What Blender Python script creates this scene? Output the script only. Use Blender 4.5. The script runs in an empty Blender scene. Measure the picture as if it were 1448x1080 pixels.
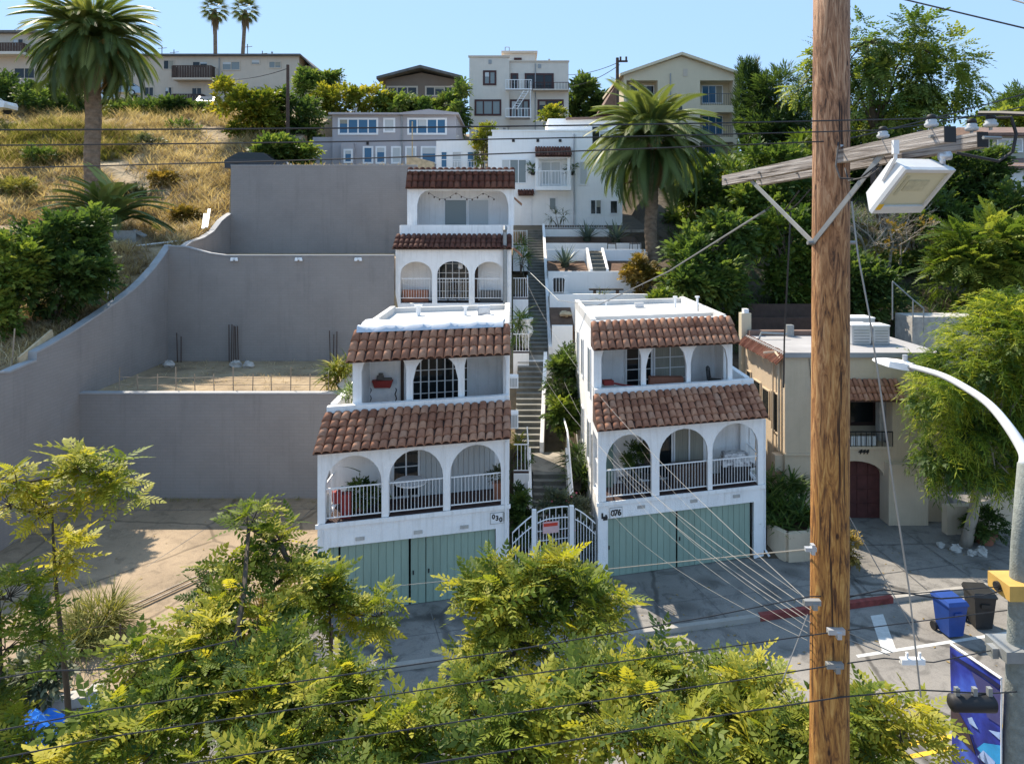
import bpy, math, random
import numpy as np
from mathutils import Vector, Matrix

random.seed(7)
rng = np.random.default_rng(7)
SC = bpy.context.scene
COL = SC.collection
R = math.radians
CAMZ = 11.4

def at(px, py, Y):
    """world point seen at photo pixel (px,py) at depth Y"""
    return Vector(((px - 724) * Y / 1000, Y, CAMZ - (py - 316) * Y / 1000))
def wx(px, Y): return (px - 724) * Y / 1000
def wz(py, Y): return CAMZ - (py - 316) * Y / 1000

# ------------------------------------------------------------ mesh builder
class MB:
    def __init__(s, xf=None):
        s.v = []; s.f = []; s.xf = xf
    def add(s, vs, fs):
        n = len(s.v)
        if s.xf: vs = [s.xf(*p) for p in vs]
        s.v += [tuple(p) for p in vs]
        s.f += [tuple(i + n for i in f) for f in fs]
    def hexa(s, p):
        s.add(p, [(0,3,2,1),(4,5,6,7),(0,1,5,4),(1,2,6,5),(2,3,7,6),(3,0,4,7)])
    def box(s, x0, x1, y0, y1, z0, z1):
        s.hexa([(x0,y0,z0),(x1,y0,z0),(x1,y1,z0),(x0,y1,z0),(x0,y0,z1),(x1,y0,z1),(x1,y1,z1),(x0,y1,z1)])
    def cbox(s, c, sx, sy, sz, rz=0, rx=0, ry=0):
        m = Matrix.Rotation(rz,3,'Z') @ Matrix.Rotation(ry,3,'Y') @ Matrix.Rotation(rx,3,'X')
        c = Vector(c); h = (sx/2, sy/2, sz/2)
        q = [(-1,-1,-1),(1,-1,-1),(1,1,-1),(-1,1,-1),(-1,-1,1),(1,-1,1),(1,1,1),(-1,1,1)]
        s.hexa([c + m @ Vector((a*h[0], b*h[1], d*h[2])) for a,b,d in q])
    def ext(s, poly, vec):
        """extrude a planar polygon of 3d points by vec"""
        n = len(poly); vec = Vector(vec)
        a = [Vector(p) for p in poly]; b = [p + vec for p in a]
        fs = [tuple(range(n))[::-1], tuple(range(n, 2*n))]
        fs += [(i, (i+1) % n, (i+1) % n + n, i+n) for i in range(n)]
        s.add(a + b, fs)
    def tube(s, pts, r, n=8, caps=True):
        pts = [Vector(p) for p in pts]
        if not hasattr(r, '__len__'): r = [r]*len(pts)
        vs = []; prev = None
        for i, p in enumerate(pts):
            t = (pts[min(i+1, len(pts)-1)] - pts[max(i-1, 0)])
            t = t.normalized() if t.length > 1e-9 else Vector((0,0,1))
            if prev is None:
                a = Vector((0,0,1)) if abs(t.z) < .9 else Vector((1,0,0))
                u = t.cross(a).normalized()
            else:
                u = (prev - t * prev.dot(t)).normalized()
            prev = u; w = t.cross(u)
            for k in range(n):
                an = 2*math.pi*k/n
                vs.append(p + (u*math.cos(an) + w*math.sin(an))*r[i])
        fs = []
        for i in range(len(pts)-1):
            for k in range(n):
                a = i*n + k; b = i*n + (k+1) % n
                fs.append((a, b, b+n, a+n))
        if caps:
            fs.append(tuple(range(n))[::-1]); m = (len(pts)-1)*n
            fs.append(tuple(range(m, m+n)))
        s.add(vs, fs)
    def lathe(s, c, prof, n=14):
        """prof: list of (r,z) about vertical axis at c"""
        c = Vector(c); vs = []; fs = []
        for r_, z in prof:
            for k in range(n):
                a = 2*math.pi*k/n
                vs.append(c + Vector((r_*math.cos(a), r_*math.sin(a), z)))
        for i in range(len(prof)-1):
            for k in range(n):
                a = i*n+k; b = i*n+(k+1) % n
                fs.append((a, b, b+n, a+n))
        fs.append(tuple(range(n))[::-1]); m = (len(prof)-1)*n; fs.append(tuple(range(m, m+n)))
        s.add(vs, fs)
    def blob(s, c, r, seed=0, n=10, m=6, j=.25):
        rr = random.Random(seed); vs = []; fs = []
        for i in range(m+1):
            th = math.pi*i/m
            for k in range(n):
                ph = 2*math.pi*k/n; q = 1 + rr.uniform(-j, j)
                vs.append((c[0]+r[0]*q*math.sin(th)*math.cos(ph), c[1]+r[1]*q*math.sin(th)*math.sin(ph), c[2]+r[2]*q*math.cos(th)))
        for i in range(m):
            for k in range(n):
                a = i*n+k; b = i*n+(k+1) % n
                fs.append((a, a+n, b+n, b))
        s.add(vs, fs)

OFF = {}
def obj(name, mb, mat, parent=None, smooth=False, loc=None):
    """link MB as ONE mesh object; verts are world coordinates"""
    me = bpy.data.meshes.new(name)
    off = OFF[parent.name] if parent else Vector(loc if loc is not None else (0,0,0))
    me.from_pydata([(x-off.x, y-off.y, z-off.z) for x,y,z in mb.v], [], mb.f)
    me.materials.append(mat)
    if smooth: me.polygons.foreach_set('use_smooth', [True]*len(me.polygons))
    me.update()
    o = bpy.data.objects.new(name, me); COL.objects.link(o)
    if parent: o.parent = parent
    else: o.location = off
    OFF[o.name] = off
    return o
def thing(name, label, cat, loc=(0,0,0), group=None):
    o = bpy.data.objects.new(name, None); COL.objects.link(o)
    o.empty_display_size = .3
    o.location = loc; OFF[o.name] = Vector(loc)
    o['label'] = label; o['category'] = cat
    if group: o['group'] = group
    return o
def tag(o, label, cat, group=None):
    o['label'] = label; o['category'] = cat
    if group: o['group'] = group
    return o
def struct(name, mb, mat, smooth=False):
    o = obj(name, mb, mat, smooth=smooth); o['kind'] = 'structure'; return o
def dup(root, loc, rotz=0, scale=1, label=None, group=None):
    r = root.copy(); COL.objects.link(r)
    r.location = loc; r.rotation_euler = (0,0,rotz); r.scale = (scale,)*3
    if label: r['label'] = label
    if group: r['group'] = group
    for ch in list(root.children):
        c = ch.copy(); COL.objects.link(c); c.parent = r
        for g in ch.children:
            d = g.copy(); COL.objects.link(d); d.parent = c
    return r

# ------------------------------------------------------------ materials
def nodes(name):
    m = bpy.data.materials.new(name); m.use_nodes = True
    nt = m.node_tree; return m, nt, nt.nodes['Principled BSDF']
def N(nt, t, **k):
    n = nt.nodes.new(t)
    for a, b in k.items():
        if a in n.inputs: n.inputs[a].default_value = b
        else: setattr(n, a, b)
    return n
def ramp(nt, fac, stops):
    r = nt.nodes.new('ShaderNodeValToRGB'); e = r.color_ramp.elements
    while len(e) < len(stops): e.new(.5)
    for i, (p, c) in enumerate(stops):
        e[i].position = p; e[i].color = (*c, 1)
    nt.links.new(fac, r.inputs['Fac']); return r
def coords(nt, scale=(1,1,1)):
    tc = nt.nodes.new('ShaderNodeTexCoord'); mp = nt.nodes.new('ShaderNodeMapping')
    mp.inputs['Scale'].default_value = scale
    nt.links.new(tc.outputs['Object'], mp.inputs['Vector']); return mp.outputs['Vector']
def mul(c, k): return tuple(min(1, x*k) for x in c)
def mat(name, c, rough=.8, var=.18, scale=2.0, stretch=(1,1,1), bump=.0, bscale=30, metal=0, c2=None, spec=.4, streak=0):
    m, nt, b = nodes(name); L = nt.links
    co = coords(nt, stretch)
    n = N(nt, 'ShaderNodeTexNoise', Scale=scale, Detail=8, Roughness=.65)
    L.new(co, n.inputs['Vector'])
    lo = mul(c, 1-var); hi = mul(c2 if c2 else c, 1+var)
    r = ramp(nt, n.outputs['Fac'], [(.3, lo), (.72, hi)])
    out = r.outputs['Color']
    if streak:
        co2 = coords(nt, (3, 3, .25))
        n2 = N(nt, 'ShaderNodeTexNoise', Scale=2.0, Detail=6, Roughness=.7); L.new(co2, n2.inputs['Vector'])
        r2 = ramp(nt, n2.outputs['Fac'], [(.50, (1,1,1)), (.78, (1-streak, 1-streak*1.05, 1-streak*1.15))])
        mx = N(nt, 'ShaderNodeMix', data_type='RGBA', blend_type='MULTIPLY'); mx.inputs[0].default_value = 1
        L.new(out, mx.inputs[6]); L.new(r2.outputs['Color'], mx.inputs[7]); out = mx.outputs[2]
    L.new(out, b.inputs['Base Color'])
    b.inputs['Roughness'].default_value = rough; b.inputs['Metallic'].default_value = metal
    b.inputs['Specular IOR Level'].default_value = spec
    if bump:
        n3 = N(nt, 'ShaderNodeTexNoise', Scale=bscale, Detail=5); L.new(co, n3.inputs['Vector'])
        bp = N(nt, 'ShaderNodeBump', Strength=bump, Distance=.05)
        L.new(n3.outputs['Fac'], bp.inputs['Height']); L.new(bp.outputs['Normal'], b.inputs['Normal'])
    return m
def paving(name, c, rough=.9, crack=.5, cs=.35, stain=.45, oil=0):
    # worn paving: broad tonal patches, stains and hairline cracks
    m, nt, b = nodes(name); L = nt.links; g = nt.nodes.new('ShaderNodeNewGeometry'); P = g.outputs['Position']
    def mulc(a, r):
        x = N(nt, 'ShaderNodeMix', data_type='RGBA', blend_type='MULTIPLY'); x.inputs[0].default_value = 1; L.new(a, x.inputs[6]); L.new(r, x.inputs[7]); return x.outputs[2]
    n = N(nt, 'ShaderNodeTexNoise', Scale=.35, Detail=9, Roughness=.62); L.new(P, n.inputs['Vector'])
    out = ramp(nt, n.outputs['Fac'], [(.3, mul(c, .72)), (.5, c), (.7, mul(c, 1.2))]).outputs[0]
    n2 = N(nt, 'ShaderNodeTexNoise', Scale=1.6, Detail=7, Roughness=.7, Distortion=.8); L.new(P, n2.inputs['Vector'])
    out = mulc(out, ramp(nt, n2.outputs['Fac'], [(.36, (1-stain,)*3), (.50, (1,1,1)), (.8, (1.0,.98,.95))]).outputs[0])
    n3 = N(nt, 'ShaderNodeTexNoise', Scale=28, Detail=3); L.new(P, n3.inputs['Vector'])
    out = mulc(out, ramp(nt, n3.outputs['Fac'], [(.3, (.8,.8,.8)), (.7, (1,1,1))]).outputs[0])
    ds = N(nt, 'ShaderNodeTexNoise', Scale=1.2, Detail=5); L.new(P, ds.inputs['Vector'])
    ad = N(nt, 'ShaderNodeMix', data_type='VECTOR'); ad.inputs[0].default_value = .25; L.new(P, ad.inputs[4]); L.new(ds.outputs['Color'], ad.inputs[5])
    v = N(nt, 'ShaderNodeTexVoronoi', feature='DISTANCE_TO_EDGE', Scale=cs); L.new(ad.outputs[1], v.inputs['Vector'])
    out = mulc(out, ramp(nt, v.outputs['Distance'], [(.006, (1-crack,)*3), (.016, (1,1,1))]).outputs[0])
    if oil:
        v2 = N(nt, 'ShaderNodeTexVoronoi', Scale=.55); L.new(P, v2.inputs['Vector'])
        out = mulc(out, ramp(nt, v2.outputs['Distance'], [(.10, (1-oil,)*3), (.30, (1,1,1))]).outputs[0])
    L.new(out, b.inputs['Base Color']); b.inputs['Roughness'].default_value = rough; b.inputs['Specular IOR Level'].default_value = .3
    bp = N(nt, 'ShaderNodeBump', Strength=.25, Distance=.03); L.new(n3.outputs['Fac'], bp.inputs['Height']); L.new(bp.outputs['Normal'], b.inputs['Normal'])
    return m
def block_mat(name, c, axis, bw=.4, bh=.13):
    """blockwork: courses in the wall plane; axis = horizontal axis of the wall"""
    m, nt, b = nodes(name); L = nt.links
    tc = nt.nodes.new('ShaderNodeTexCoord'); sp = nt.nodes.new('ShaderNodeSeparateXYZ'); cb = nt.nodes.new('ShaderNodeCombineXYZ')
    L.new(tc.outputs['Object'], sp.inputs[0]); L.new(sp.outputs[axis], cb.inputs[0]); L.new(sp.outputs['Z'], cb.inputs[1])
    br = N(nt, 'ShaderNodeTexBrick', Scale=1.0, offset=.5)
    br.inputs['Color1'].default_value = (*mul(c, .985), 1); br.inputs['Color2'].default_value = (*mul(c, 1.03), 1)
    br.inputs['Mortar'].default_value = (*mul(c, .92), 1)
    br.inputs['Brick Width'].default_value = bw; br.inputs['Row Height'].default_value = bh; br.inputs['Mortar Size'].default_value = .012
    br.inputs['Mortar Smooth'].default_value = .3
    L.new(cb.outputs[0], br.inputs['Vector'])
    n = N(nt, 'ShaderNodeTexNoise', Scale=.5, Detail=8, Roughness=.6); L.new(cb.outputs[0], n.inputs['Vector'])
    r0 = ramp(nt, n.outputs['Fac'], [(.3, (.84,.84,.85)), (.5, (.95,.95,.95)), (.7, (1.0,1.0,1.0))])
    st = nt.nodes.new('ShaderNodeMapping'); st.inputs['Scale'].default_value = (1.1, .10, 1); L.new(cb.outputs[0], st.inputs[0])
    ns = N(nt, 'ShaderNodeTexNoise', Scale=1.5, Detail=7, Roughness=.7); L.new(st.outputs[0], ns.inputs['Vector'])
    rs = ramp(nt, ns.outputs['Fac'], [(.34, (.86,.86,.87)), (.48, (1,1,1)), (.66, (1,1,1)), (.78, (1.1,1.09,1.07))])
    r = N(nt, 'ShaderNodeMix', data_type='RGBA', blend_type='MULTIPLY'); r.inputs[0].default_value = 1; L.new(r0.outputs[0], r.inputs[6]); L.new(rs.outputs[0], r.inputs[7])
    r = type('o', (), {'outputs': {'Color': r.outputs[2]}})
    mx = N(nt, 'ShaderNodeMix', data_type='RGBA', blend_type='MULTIPLY'); mx.inputs[0].default_value = 1
    L.new(br.outputs['Color'], mx.inputs[6]); L.new(r.outputs['Color'], mx.inputs[7]); L.new(mx.outputs[2], b.inputs['Base Color'])
    b.inputs['Roughness'].default_value = .9
    bp = N(nt, 'ShaderNodeBump', Strength=.25, Distance=.02); L.new(br.outputs['Fac'], bp.inputs['Height']); bp.invert = True
    L.new(bp.outputs['Normal'], b.inputs['Normal'])
    return m
def tile_mat(name, stops):
    m, nt, b = nodes(name); L = nt.links
    g = nt.nodes.new('ShaderNodeNewGeometry')
    r = ramp(nt, g.outputs['Random Per Island'], stops)
    co = coords(nt); n = N(nt, 'ShaderNodeTexNoise', Scale=5, Detail=7, Roughness=.7); L.new(co, n.inputs['Vector'])
    r2 = ramp(nt, n.outputs['Fac'], [(.3, (.55,.5,.5)), (.65, (1,1,1))])
    mx = N(nt, 'ShaderNodeMix', data_type='RGBA', blend_type='MULTIPLY'); mx.inputs[0].default_value = .8
    L.new(r.outputs['Color'], mx.inputs[6]); L.new(r2.outputs['Color'], mx.inputs[7]); L.new(mx.outputs[2], b.inputs['Base Color'])
    b.inputs['Roughness'].default_value = .8; b.inputs['Specular IOR Level'].default_value = .3
    return m
def leaf_mat(name, dark, mid, light, trans=.4, rough=.55):
    m, nt, b = nodes(name); L = nt.links
    a = nt.nodes.new('ShaderNodeAttribute'); a.attribute_name = 'tint'
    r = ramp(nt, a.outputs['Fac'], [(0, dark), (.55, mid), (1, light)])
    L.new(r.outputs['Color'], b.inputs['Base Color'])
    b.inputs['Roughness'].default_value = rough; b.inputs['Specular IOR Level'].default_value = .3
    t = nt.nodes.new('ShaderNodeBsdfTranslucent')
    h = N(nt, 'ShaderNodeMix', data_type='RGBA', blend_type='MULTIPLY'); h.inputs[0].default_value = 1
    L.new(r.outputs['Color'], h.inputs[6]); h.inputs[7].default_value = (1.25, 1.2, .6, 1)
    h.clamp_result = True
    L.new(h.outputs[2], t.inputs['Color'])
    ms = nt.nodes.new('ShaderNodeMixShader'); ms.inputs[0].default_value = trans
    L.new(b.outputs[0], ms.inputs[1]); L.new(t.outputs[0], ms.inputs[2])
    L.new(ms.outputs[0], nt.nodes['Material Output'].inputs['Surface'])
    return m
def glass(name, c, rough=.06):
    m, nt, b = nodes(name)
    b.inputs['Base Color'].default_value = (*c, 1); b.inputs['Roughness'].default_value = rough
    b.inputs['Specular IOR Level'].default_value = .45
    return m

M = {}
M['stucco'] = mat('white_stucco', (.86,.85,.84), .85, .07, 1.2, bump=.3, bscale=26, streak=.22)
M['stucco_far'] = mat('white_stucco_far', (.85,.85,.84), .85, .04, .8, streak=.08)
M['white'] = mat('white_paint', (.80,.80,.80), .5, .05, 3)
M['roofwhite'] = mat('roof_coating', (.56,.54,.51), .8, .12, 1.0, c2=(.60,.59,.57))
M['roofgrey'] = mat('grey_roof_felt', (.33,.32,.32), .85, .15, 1.0)
M['canvas'] = mat('white_canvas', (.50,.53,.58), .8, .10, 4)
M['block_x'] = block_mat('grey_block_front', (.29,.265,.25), 'X')
M['block_y'] = block_mat('grey_block_side', (.29,.265,.25), 'Y')
M['capstone'] = mat('wall_cap', (.33,.33,.335), .8, .1, 3)
M['tile'] = tile_mat('clay_tile', [(0,(.29,.125,.072)), (.4,(.42,.195,.115)), (.75,(.51,.26,.155)), (1,(.44,.245,.16))])
M['tile_dark'] = tile_mat('dark_clay_tile', [(0,(.085,.033,.022)), (.5,(.135,.05,.032)), (1,(.19,.085,.055))])
M['deck'] = mat('roof_deck', (.09,.05,.04), .9, .3, 3)
M['green'] = mat('sage_green_boards', (.275,.365,.295), .6, .12, 1.5, stretch=(1,1,.2), streak=.12)
M['greendark'] = mat('board_gap', (.10,.16,.14), .8, .1)
M['asphalt'] = paving('asphalt', (.25,.232,.21), .9, .55, .28, .3, .25)
M['concrete'] = paving('concrete', (.38,.345,.295), .9, .4, .22, .3, .2)
M['concrete_dark'] = paving('driveway_concrete', (.25,.235,.215), .9, .5, .25, .4, .4)
M['lot'] = paving('lot_concrete', (.33,.25,.168), .9, .4, .3, .28, .15)
M['kerb'] = mat('kerb_stone', (.33,.31,.28), .9, .15, 2)
M['redkerb'] = mat('red_kerb_paint', (.22,.05,.042), .85, .45, 4)
M['yellowline'] = mat('yellow_paint', (.68,.42,.03), .8, .15, 4)
M['whiteline'] = mat('white_road_paint', (.55,.55,.53), .8, .2, 4)
M['dirt'] = mat('dirt', (.42,.30,.19), .95, .3, .9, c2=(.48,.36,.24), bump=.6, bscale=12)
M['soil'] = mat('bed_soil', (.12,.07,.045), .95, .3, 2, bump=.5, bscale=15)
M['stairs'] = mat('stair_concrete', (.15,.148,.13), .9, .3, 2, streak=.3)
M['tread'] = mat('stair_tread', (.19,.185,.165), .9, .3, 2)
M['wood'] = mat('weathered_wood', (.30,.24,.18), .85, .4, 3, stretch=(1,1,.15))
M['plank'] = mat('pale_plank', (.52,.40,.25), .85, .3, 3)
M['darkwood'] = mat('dark_wood', (.07,.045,.035), .8, .3, 3)
M['black'] = mat('black_rubber', (.018,.018,.02), .6, .2, 5)
M['cable'] = mat('black_cable', (.025,.025,.028), .6, .1, 5)
M['cable_white'] = mat('pale_cable', (.26,.25,.235), .6, .1, 5)
M['steel'] = mat('galvanised_steel', (.30,.31,.31), .5, .15, 5, metal=.4)
M['alu'] = mat('sheet_metal', (.55,.57,.60), .4, .1, 3, metal=.5)
M['lampgrey'] = mat('street_lamp_paint', (.58,.60,.62), .5, .1, 4)
M['lamp_conc'] = mat('street_lamp_concrete', (.21,.23,.215), .85, .25, 14, bump=.3, bscale=60)
M['tan'] = mat('tan_stucco', (.58,.465,.335), .88, .07, 1.2, bump=.3, bscale=26, streak=.12)
M['beige'] = mat('beige_stucco', (.55,.47,.38), .88, .06, .8, streak=.1)
M['cream'] = mat('cream_stucco', (.62,.53,.38), .88, .05, .8, streak=.06)
M['greige'] = mat('greige_stucco', (.62,.57,.50), .88, .05, .8, streak=.08)
M['lav'] = mat('grey_lavender_siding', (.40,.38,.395), .85, .06, .8)
M['brownwall'] = mat('brown_wall', (.20,.15,.115), .88, .1, .8)
M['khaki'] = mat('khaki_siding', (.42,.40,.33), .88, .08, .8)
M['shingle'] = mat('grey_shingle', (.13,.125,.12), .9, .3, 2)
M['shingle_brown'] = mat('brown_shingle', (.19,.125,.10), .9, .3, 2)
M['redframe'] = mat('dark_red_frame', (.06,.022,.02), .6, .2, 3)
M['maroon'] = mat('maroon_garage_door', (.085,.025,.022), .6, .35, 3)
M['glass'] = glass('dark_glass', (.012,.016,.018))
M['glass_sky'] = glass('sky_reflection_glass', (.04,.13,.24), .1)  # sky reflection painted into the panes as a blue base colour
M['glassgrey'] = glass('grey_glass', (.20,.23,.23), .15)
M['blind'] = mat('pale_blind', (.52,.54,.54), .7, .08, 6, stretch=(12,1,.2))
M['curtain'] = mat('curtain', (.30,.29,.24), .8, .25, 5, stretch=(9,1,.2))
M['bluebin'] = mat('blue_plastic', (.02,.06,.25), .5, .12, 4)
M['tarp'] = mat('blue_tarp', (.03,.20,.62), .45, .2, 4)
M['greybin'] = mat('grey_plastic', (.30,.31,.33), .5, .1, 4)
M['blackbin'] = mat('black_plastic', (.022,.022,.022), .5, .2, 4)
M['terracotta'] = mat('terracotta', (.34,.14,.085), .85, .2, 4)
M['red'] = mat('red_cloth', (.26,.03,.026), .7, .2, 4)
M['yellowbox'] = mat('yellow_clamp', (.55,.34,.09), .6, .15, 5)
M['carwhite'] = mat('white_car_paint', (.75,.76,.78), .25, .03, 2)
M['cardark'] = mat('dark_car_paint', (.03,.035,.045), .25, .05, 2)
M['carblue'] = mat('silver_blue_car_paint', (.32,.42,.52), .25, .05, 2)
M['palmtrunk'] = mat('palm_trunk', (.20,.145,.10), .95, .45, 3, stretch=(1,1,1.6), bump=.8, bscale=9)
M['bark'] = mat('bark', (.11,.085,.062), .95, .4, 4, stretch=(1,1,.25), bump=.5, bscale=15)
M['barkpale'] = mat('pale_bark', (.36,.31,.25), .95, .3, 4, stretch=(1,1,.3), bump=.4, bscale=15)
M['twig'] = mat('street_tree_bark', (.075,.06,.045), .95, .3, 6)
M['barkdark'] = mat('dark_bark', (.045,.036,.03), .95, .3, 6)
M['brick'] = mat('red_brick', (.30,.12,.08), .9, .3, 6)
M['floorred'] = mat('balcony_floor', (.055,.03,.026), .8, .2, 3)
M['stone'] = mat('pale_stone', (.42,.40,.37), .9, .3, 3)
M['ink'] = mat('black_lettering', (.015,.015,.015), .6, .05)
M['redink'] = mat('red_lettering', (.55,.05,.03), .6, .05)
M['lens'] = glass('floodlight_lens', (.50,.50,.36), .25)
M['ceramic'] = mat('glazed_insulator', (.46,.48,.50), .25, .05, 6)
# leaves: tint 0..1 = dark .. light leaf colour
M['lf_street'] = leaf_mat('leaf_street_tree', (.034,.075,.016), (.18,.235,.03), (.47,.43,.055), .46)
M['lf_palm'] = leaf_mat('leaf_palm', (.045,.08,.025), (.125,.175,.052), (.32,.34,.11), .32, .5)
M['lf_dead'] = leaf_mat('leaf_palm_dead', (.12,.085,.045), (.24,.16,.08), (.36,.24,.11), .25, .8)
M['lf_dark'] = leaf_mat('leaf_dark', (.03,.06,.02), (.07,.12,.034), (.15,.21,.05), .45)
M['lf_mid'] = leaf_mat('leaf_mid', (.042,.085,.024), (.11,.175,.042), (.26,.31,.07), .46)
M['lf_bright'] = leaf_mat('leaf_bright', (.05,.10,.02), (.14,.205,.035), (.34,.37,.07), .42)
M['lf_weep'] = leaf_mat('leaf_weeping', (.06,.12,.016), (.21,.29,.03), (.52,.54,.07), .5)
M['lf_yellow'] = leaf_mat('leaf_yellow', (.07,.11,.018), (.19,.22,.028), (.46,.40,.05), .42)
M['lf_gold'] = leaf_mat('leaf_gold', (.10,.09,.02), (.22,.16,.035), (.36,.24,.06), .35)
M['lf_agave'] = leaf_mat('leaf_agave', (.05,.085,.075), (.10,.15,.13), (.24,.28,.20), .08, .45)
M['lf_olive'] = leaf_mat('leaf_olive', (.06,.075,.045), (.12,.14,.085), (.22,.23,.14), .3)
M['lf_dry'] = leaf_mat('dry_grass', (.26,.19,.115), (.50,.395,.25), (.70,.58,.40), .3, .9)
M['lf_grass'] = leaf_mat('green_grass', (.10,.11,.03), (.22,.22,.06), (.36,.34,.11), .35, .8)

def pole_mat():
    m, nt, b = nodes('treated_pole_timber'); L = nt.links
    co = coords(nt, (6, 6, .9)); n = N(nt, 'ShaderNodeTexNoise', Scale=2.4, Detail=10, Roughness=.68, Distortion=2.2)
    L.new(co, n.inputs['Vector'])
    low = ramp(nt, n.outputs['Fac'], [(.37,(.075,.028,.009)), (.47,(.28,.115,.026)), (.55,(.42,.195,.045)), (.68,(.58,.32,.095))])
    up = ramp(nt, n.outputs['Fac'], [(.37,(.065,.032,.018)), (.47,(.25,.12,.06)), (.55,(.37,.20,.11)), (.68,(.54,.36,.23))])
    tc = nt.nodes.new('ShaderNodeTexCoord'); sp = nt.nodes.new('ShaderNodeSeparateXYZ'); L.new(tc.outputs['Object'], sp.inputs[0])
    n4 = N(nt, 'ShaderNodeTexNoise', Scale=.9, Detail=4); L.new(co, n4.inputs['Vector'])
    ad = N(nt, 'ShaderNodeMath', operation='MULTIPLY_ADD'); L.new(n4.outputs['Fac'], ad.inputs[0]); ad.inputs[1].default_value = 3.0; L.new(sp.outputs['Z'], ad.inputs[2])
    mr = N(nt, 'ShaderNodeMapRange'); L.new(ad.outputs[0], mr.inputs[0]); mr.inputs[1].default_value = 10.2; mr.inputs[2].default_value = 13.6
    mx = N(nt, 'ShaderNodeMix', data_type='RGBA'); L.new(mr.outputs[0], mx.inputs[0]); L.new(low.outputs[0], mx.inputs[6]); L.new(up.outputs[0], mx.inputs[7])
    # drying cracks and knots
    co2 = coords(nt, (16, 16, .45)); n2 = N(nt, 'ShaderNodeTexNoise', Scale=1.7, Detail=3, Roughness=.5, Distortion=.4); L.new(co2, n2.inputs['Vector'])
    r2 = ramp(nt, n2.outputs['Fac'], [(.335,(.12,.09,.07)), (.375,(1,1,1))])
    vo = N(nt, 'ShaderNodeTexVoronoi', Scale=2.4); co3 = coords(nt, (2.4, 2.4, 1)); L.new(co3, vo.inputs['Vector'])
    r3 = ramp(nt, vo.outputs['Distance'], [(.05,(.15,.10,.07)), (.10,(1,1,1))])
    m1 = N(nt, 'ShaderNodeMix', data_type='RGBA', blend_type='MULTIPLY'); m1.inputs[0].default_value = 1
    L.new(mx.outputs[2], m1.inputs[6]); L.new(r2.outputs[0], m1.inputs[7])
    m2 = N(nt, 'ShaderNodeMix', data_type='RGBA', blend_type='MULTIPLY'); m2.inputs[0].default_value = 1
    L.new(m1.outputs[2], m2.inputs[6]); L.new(r3.outputs[0], m2.inputs[7])
    L.new(m2.outputs[2], b.inputs['Base Color']); b.inputs['Roughness'].default_value = .75
    bp = N(nt, 'ShaderNodeBump', Strength=.6, Distance=.02); L.new(n.outputs['Fac'], bp.inputs['Height']); L.new(bp.outputs['Normal'], b.inputs['Normal'])
    return m
M['pole'] = pole_mat()
def arm_mat():
    m, nt, b = nodes('grey_crossarm_timber'); L = nt.links
    tc = nt.nodes.new('ShaderNodeTexCoord'); mp = nt.nodes.new('ShaderNodeMapping'); L.new(tc.outputs['Object'], mp.inputs[0])
    mp.vector_type = 'TEXTURE'; mp.inputs['Rotation'].default_value = (0,0,R(8.7)); mp.inputs['Scale'].default_value = (1/15, 1/.55, 1/17)
    n = N(nt, 'ShaderNodeTexNoise', Scale=2.5, Detail=6, Roughness=.6, Distortion=.6); L.new(mp.outputs[0], n.inputs['Vector'])
    r = ramp(nt, n.outputs['Fac'], [(.36,(.055,.045,.04)), (.44,(.23,.20,.18)), (.62,(.42,.39,.37))])
    L.new(r.outputs[0], b.inputs['Base Color']); b.inputs['Roughness'].default_value = .9
    bp = N(nt, 'ShaderNodeBump', Strength=.7, Distance=.02); L.new(n.outputs['Fac'], bp.inputs['Height']); L.new(bp.outputs['Normal'], b.inputs['Normal'])
    return m
M['arm'] = arm_mat()
def ground_mat():
    m, nt, b = nodes('hill_ground'); L = nt.links
    g = nt.nodes.new('ShaderNodeNewGeometry')
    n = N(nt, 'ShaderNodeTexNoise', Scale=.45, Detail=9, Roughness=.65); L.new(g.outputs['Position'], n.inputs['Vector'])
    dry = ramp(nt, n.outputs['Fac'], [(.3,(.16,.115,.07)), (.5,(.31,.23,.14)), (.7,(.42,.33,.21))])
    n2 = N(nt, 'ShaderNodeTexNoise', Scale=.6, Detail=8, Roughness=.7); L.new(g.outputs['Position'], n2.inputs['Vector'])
    dark_ground = ramp(nt, n2.outputs['Fac'], [(.3,(.035,.03,.02)), (.55,(.075,.055,.035)), (.75,(.12,.09,.055))])  # darker brown ground tone, blended in towards positive X
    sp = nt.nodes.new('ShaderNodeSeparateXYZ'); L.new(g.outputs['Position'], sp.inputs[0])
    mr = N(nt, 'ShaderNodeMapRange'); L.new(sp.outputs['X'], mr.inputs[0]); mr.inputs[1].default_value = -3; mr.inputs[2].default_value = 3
    mx = N(nt, 'ShaderNodeMix', data_type='RGBA'); L.new(mr.outputs[0], mx.inputs[0]); L.new(dry.outputs[0], mx.inputs[6]); L.new(dark_ground.outputs[0], mx.inputs[7])
    L.new(mx.outputs[2], b.inputs['Base Color']); b.inputs['Roughness'].default_value = .95
    bp = N(nt, 'ShaderNodeBump', Strength=.8, Distance=.15); n3 = N(nt, 'ShaderNodeTexNoise', Scale=3, Detail=6); L.new(g.outputs['Position'], n3.inputs['Vector'])
    L.new(n3.outputs['Fac'], bp.inputs['Height']); L.new(bp.outputs['Normal'], b.inputs['Normal'])
    return m
M['ground'] = ground_mat()

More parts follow.
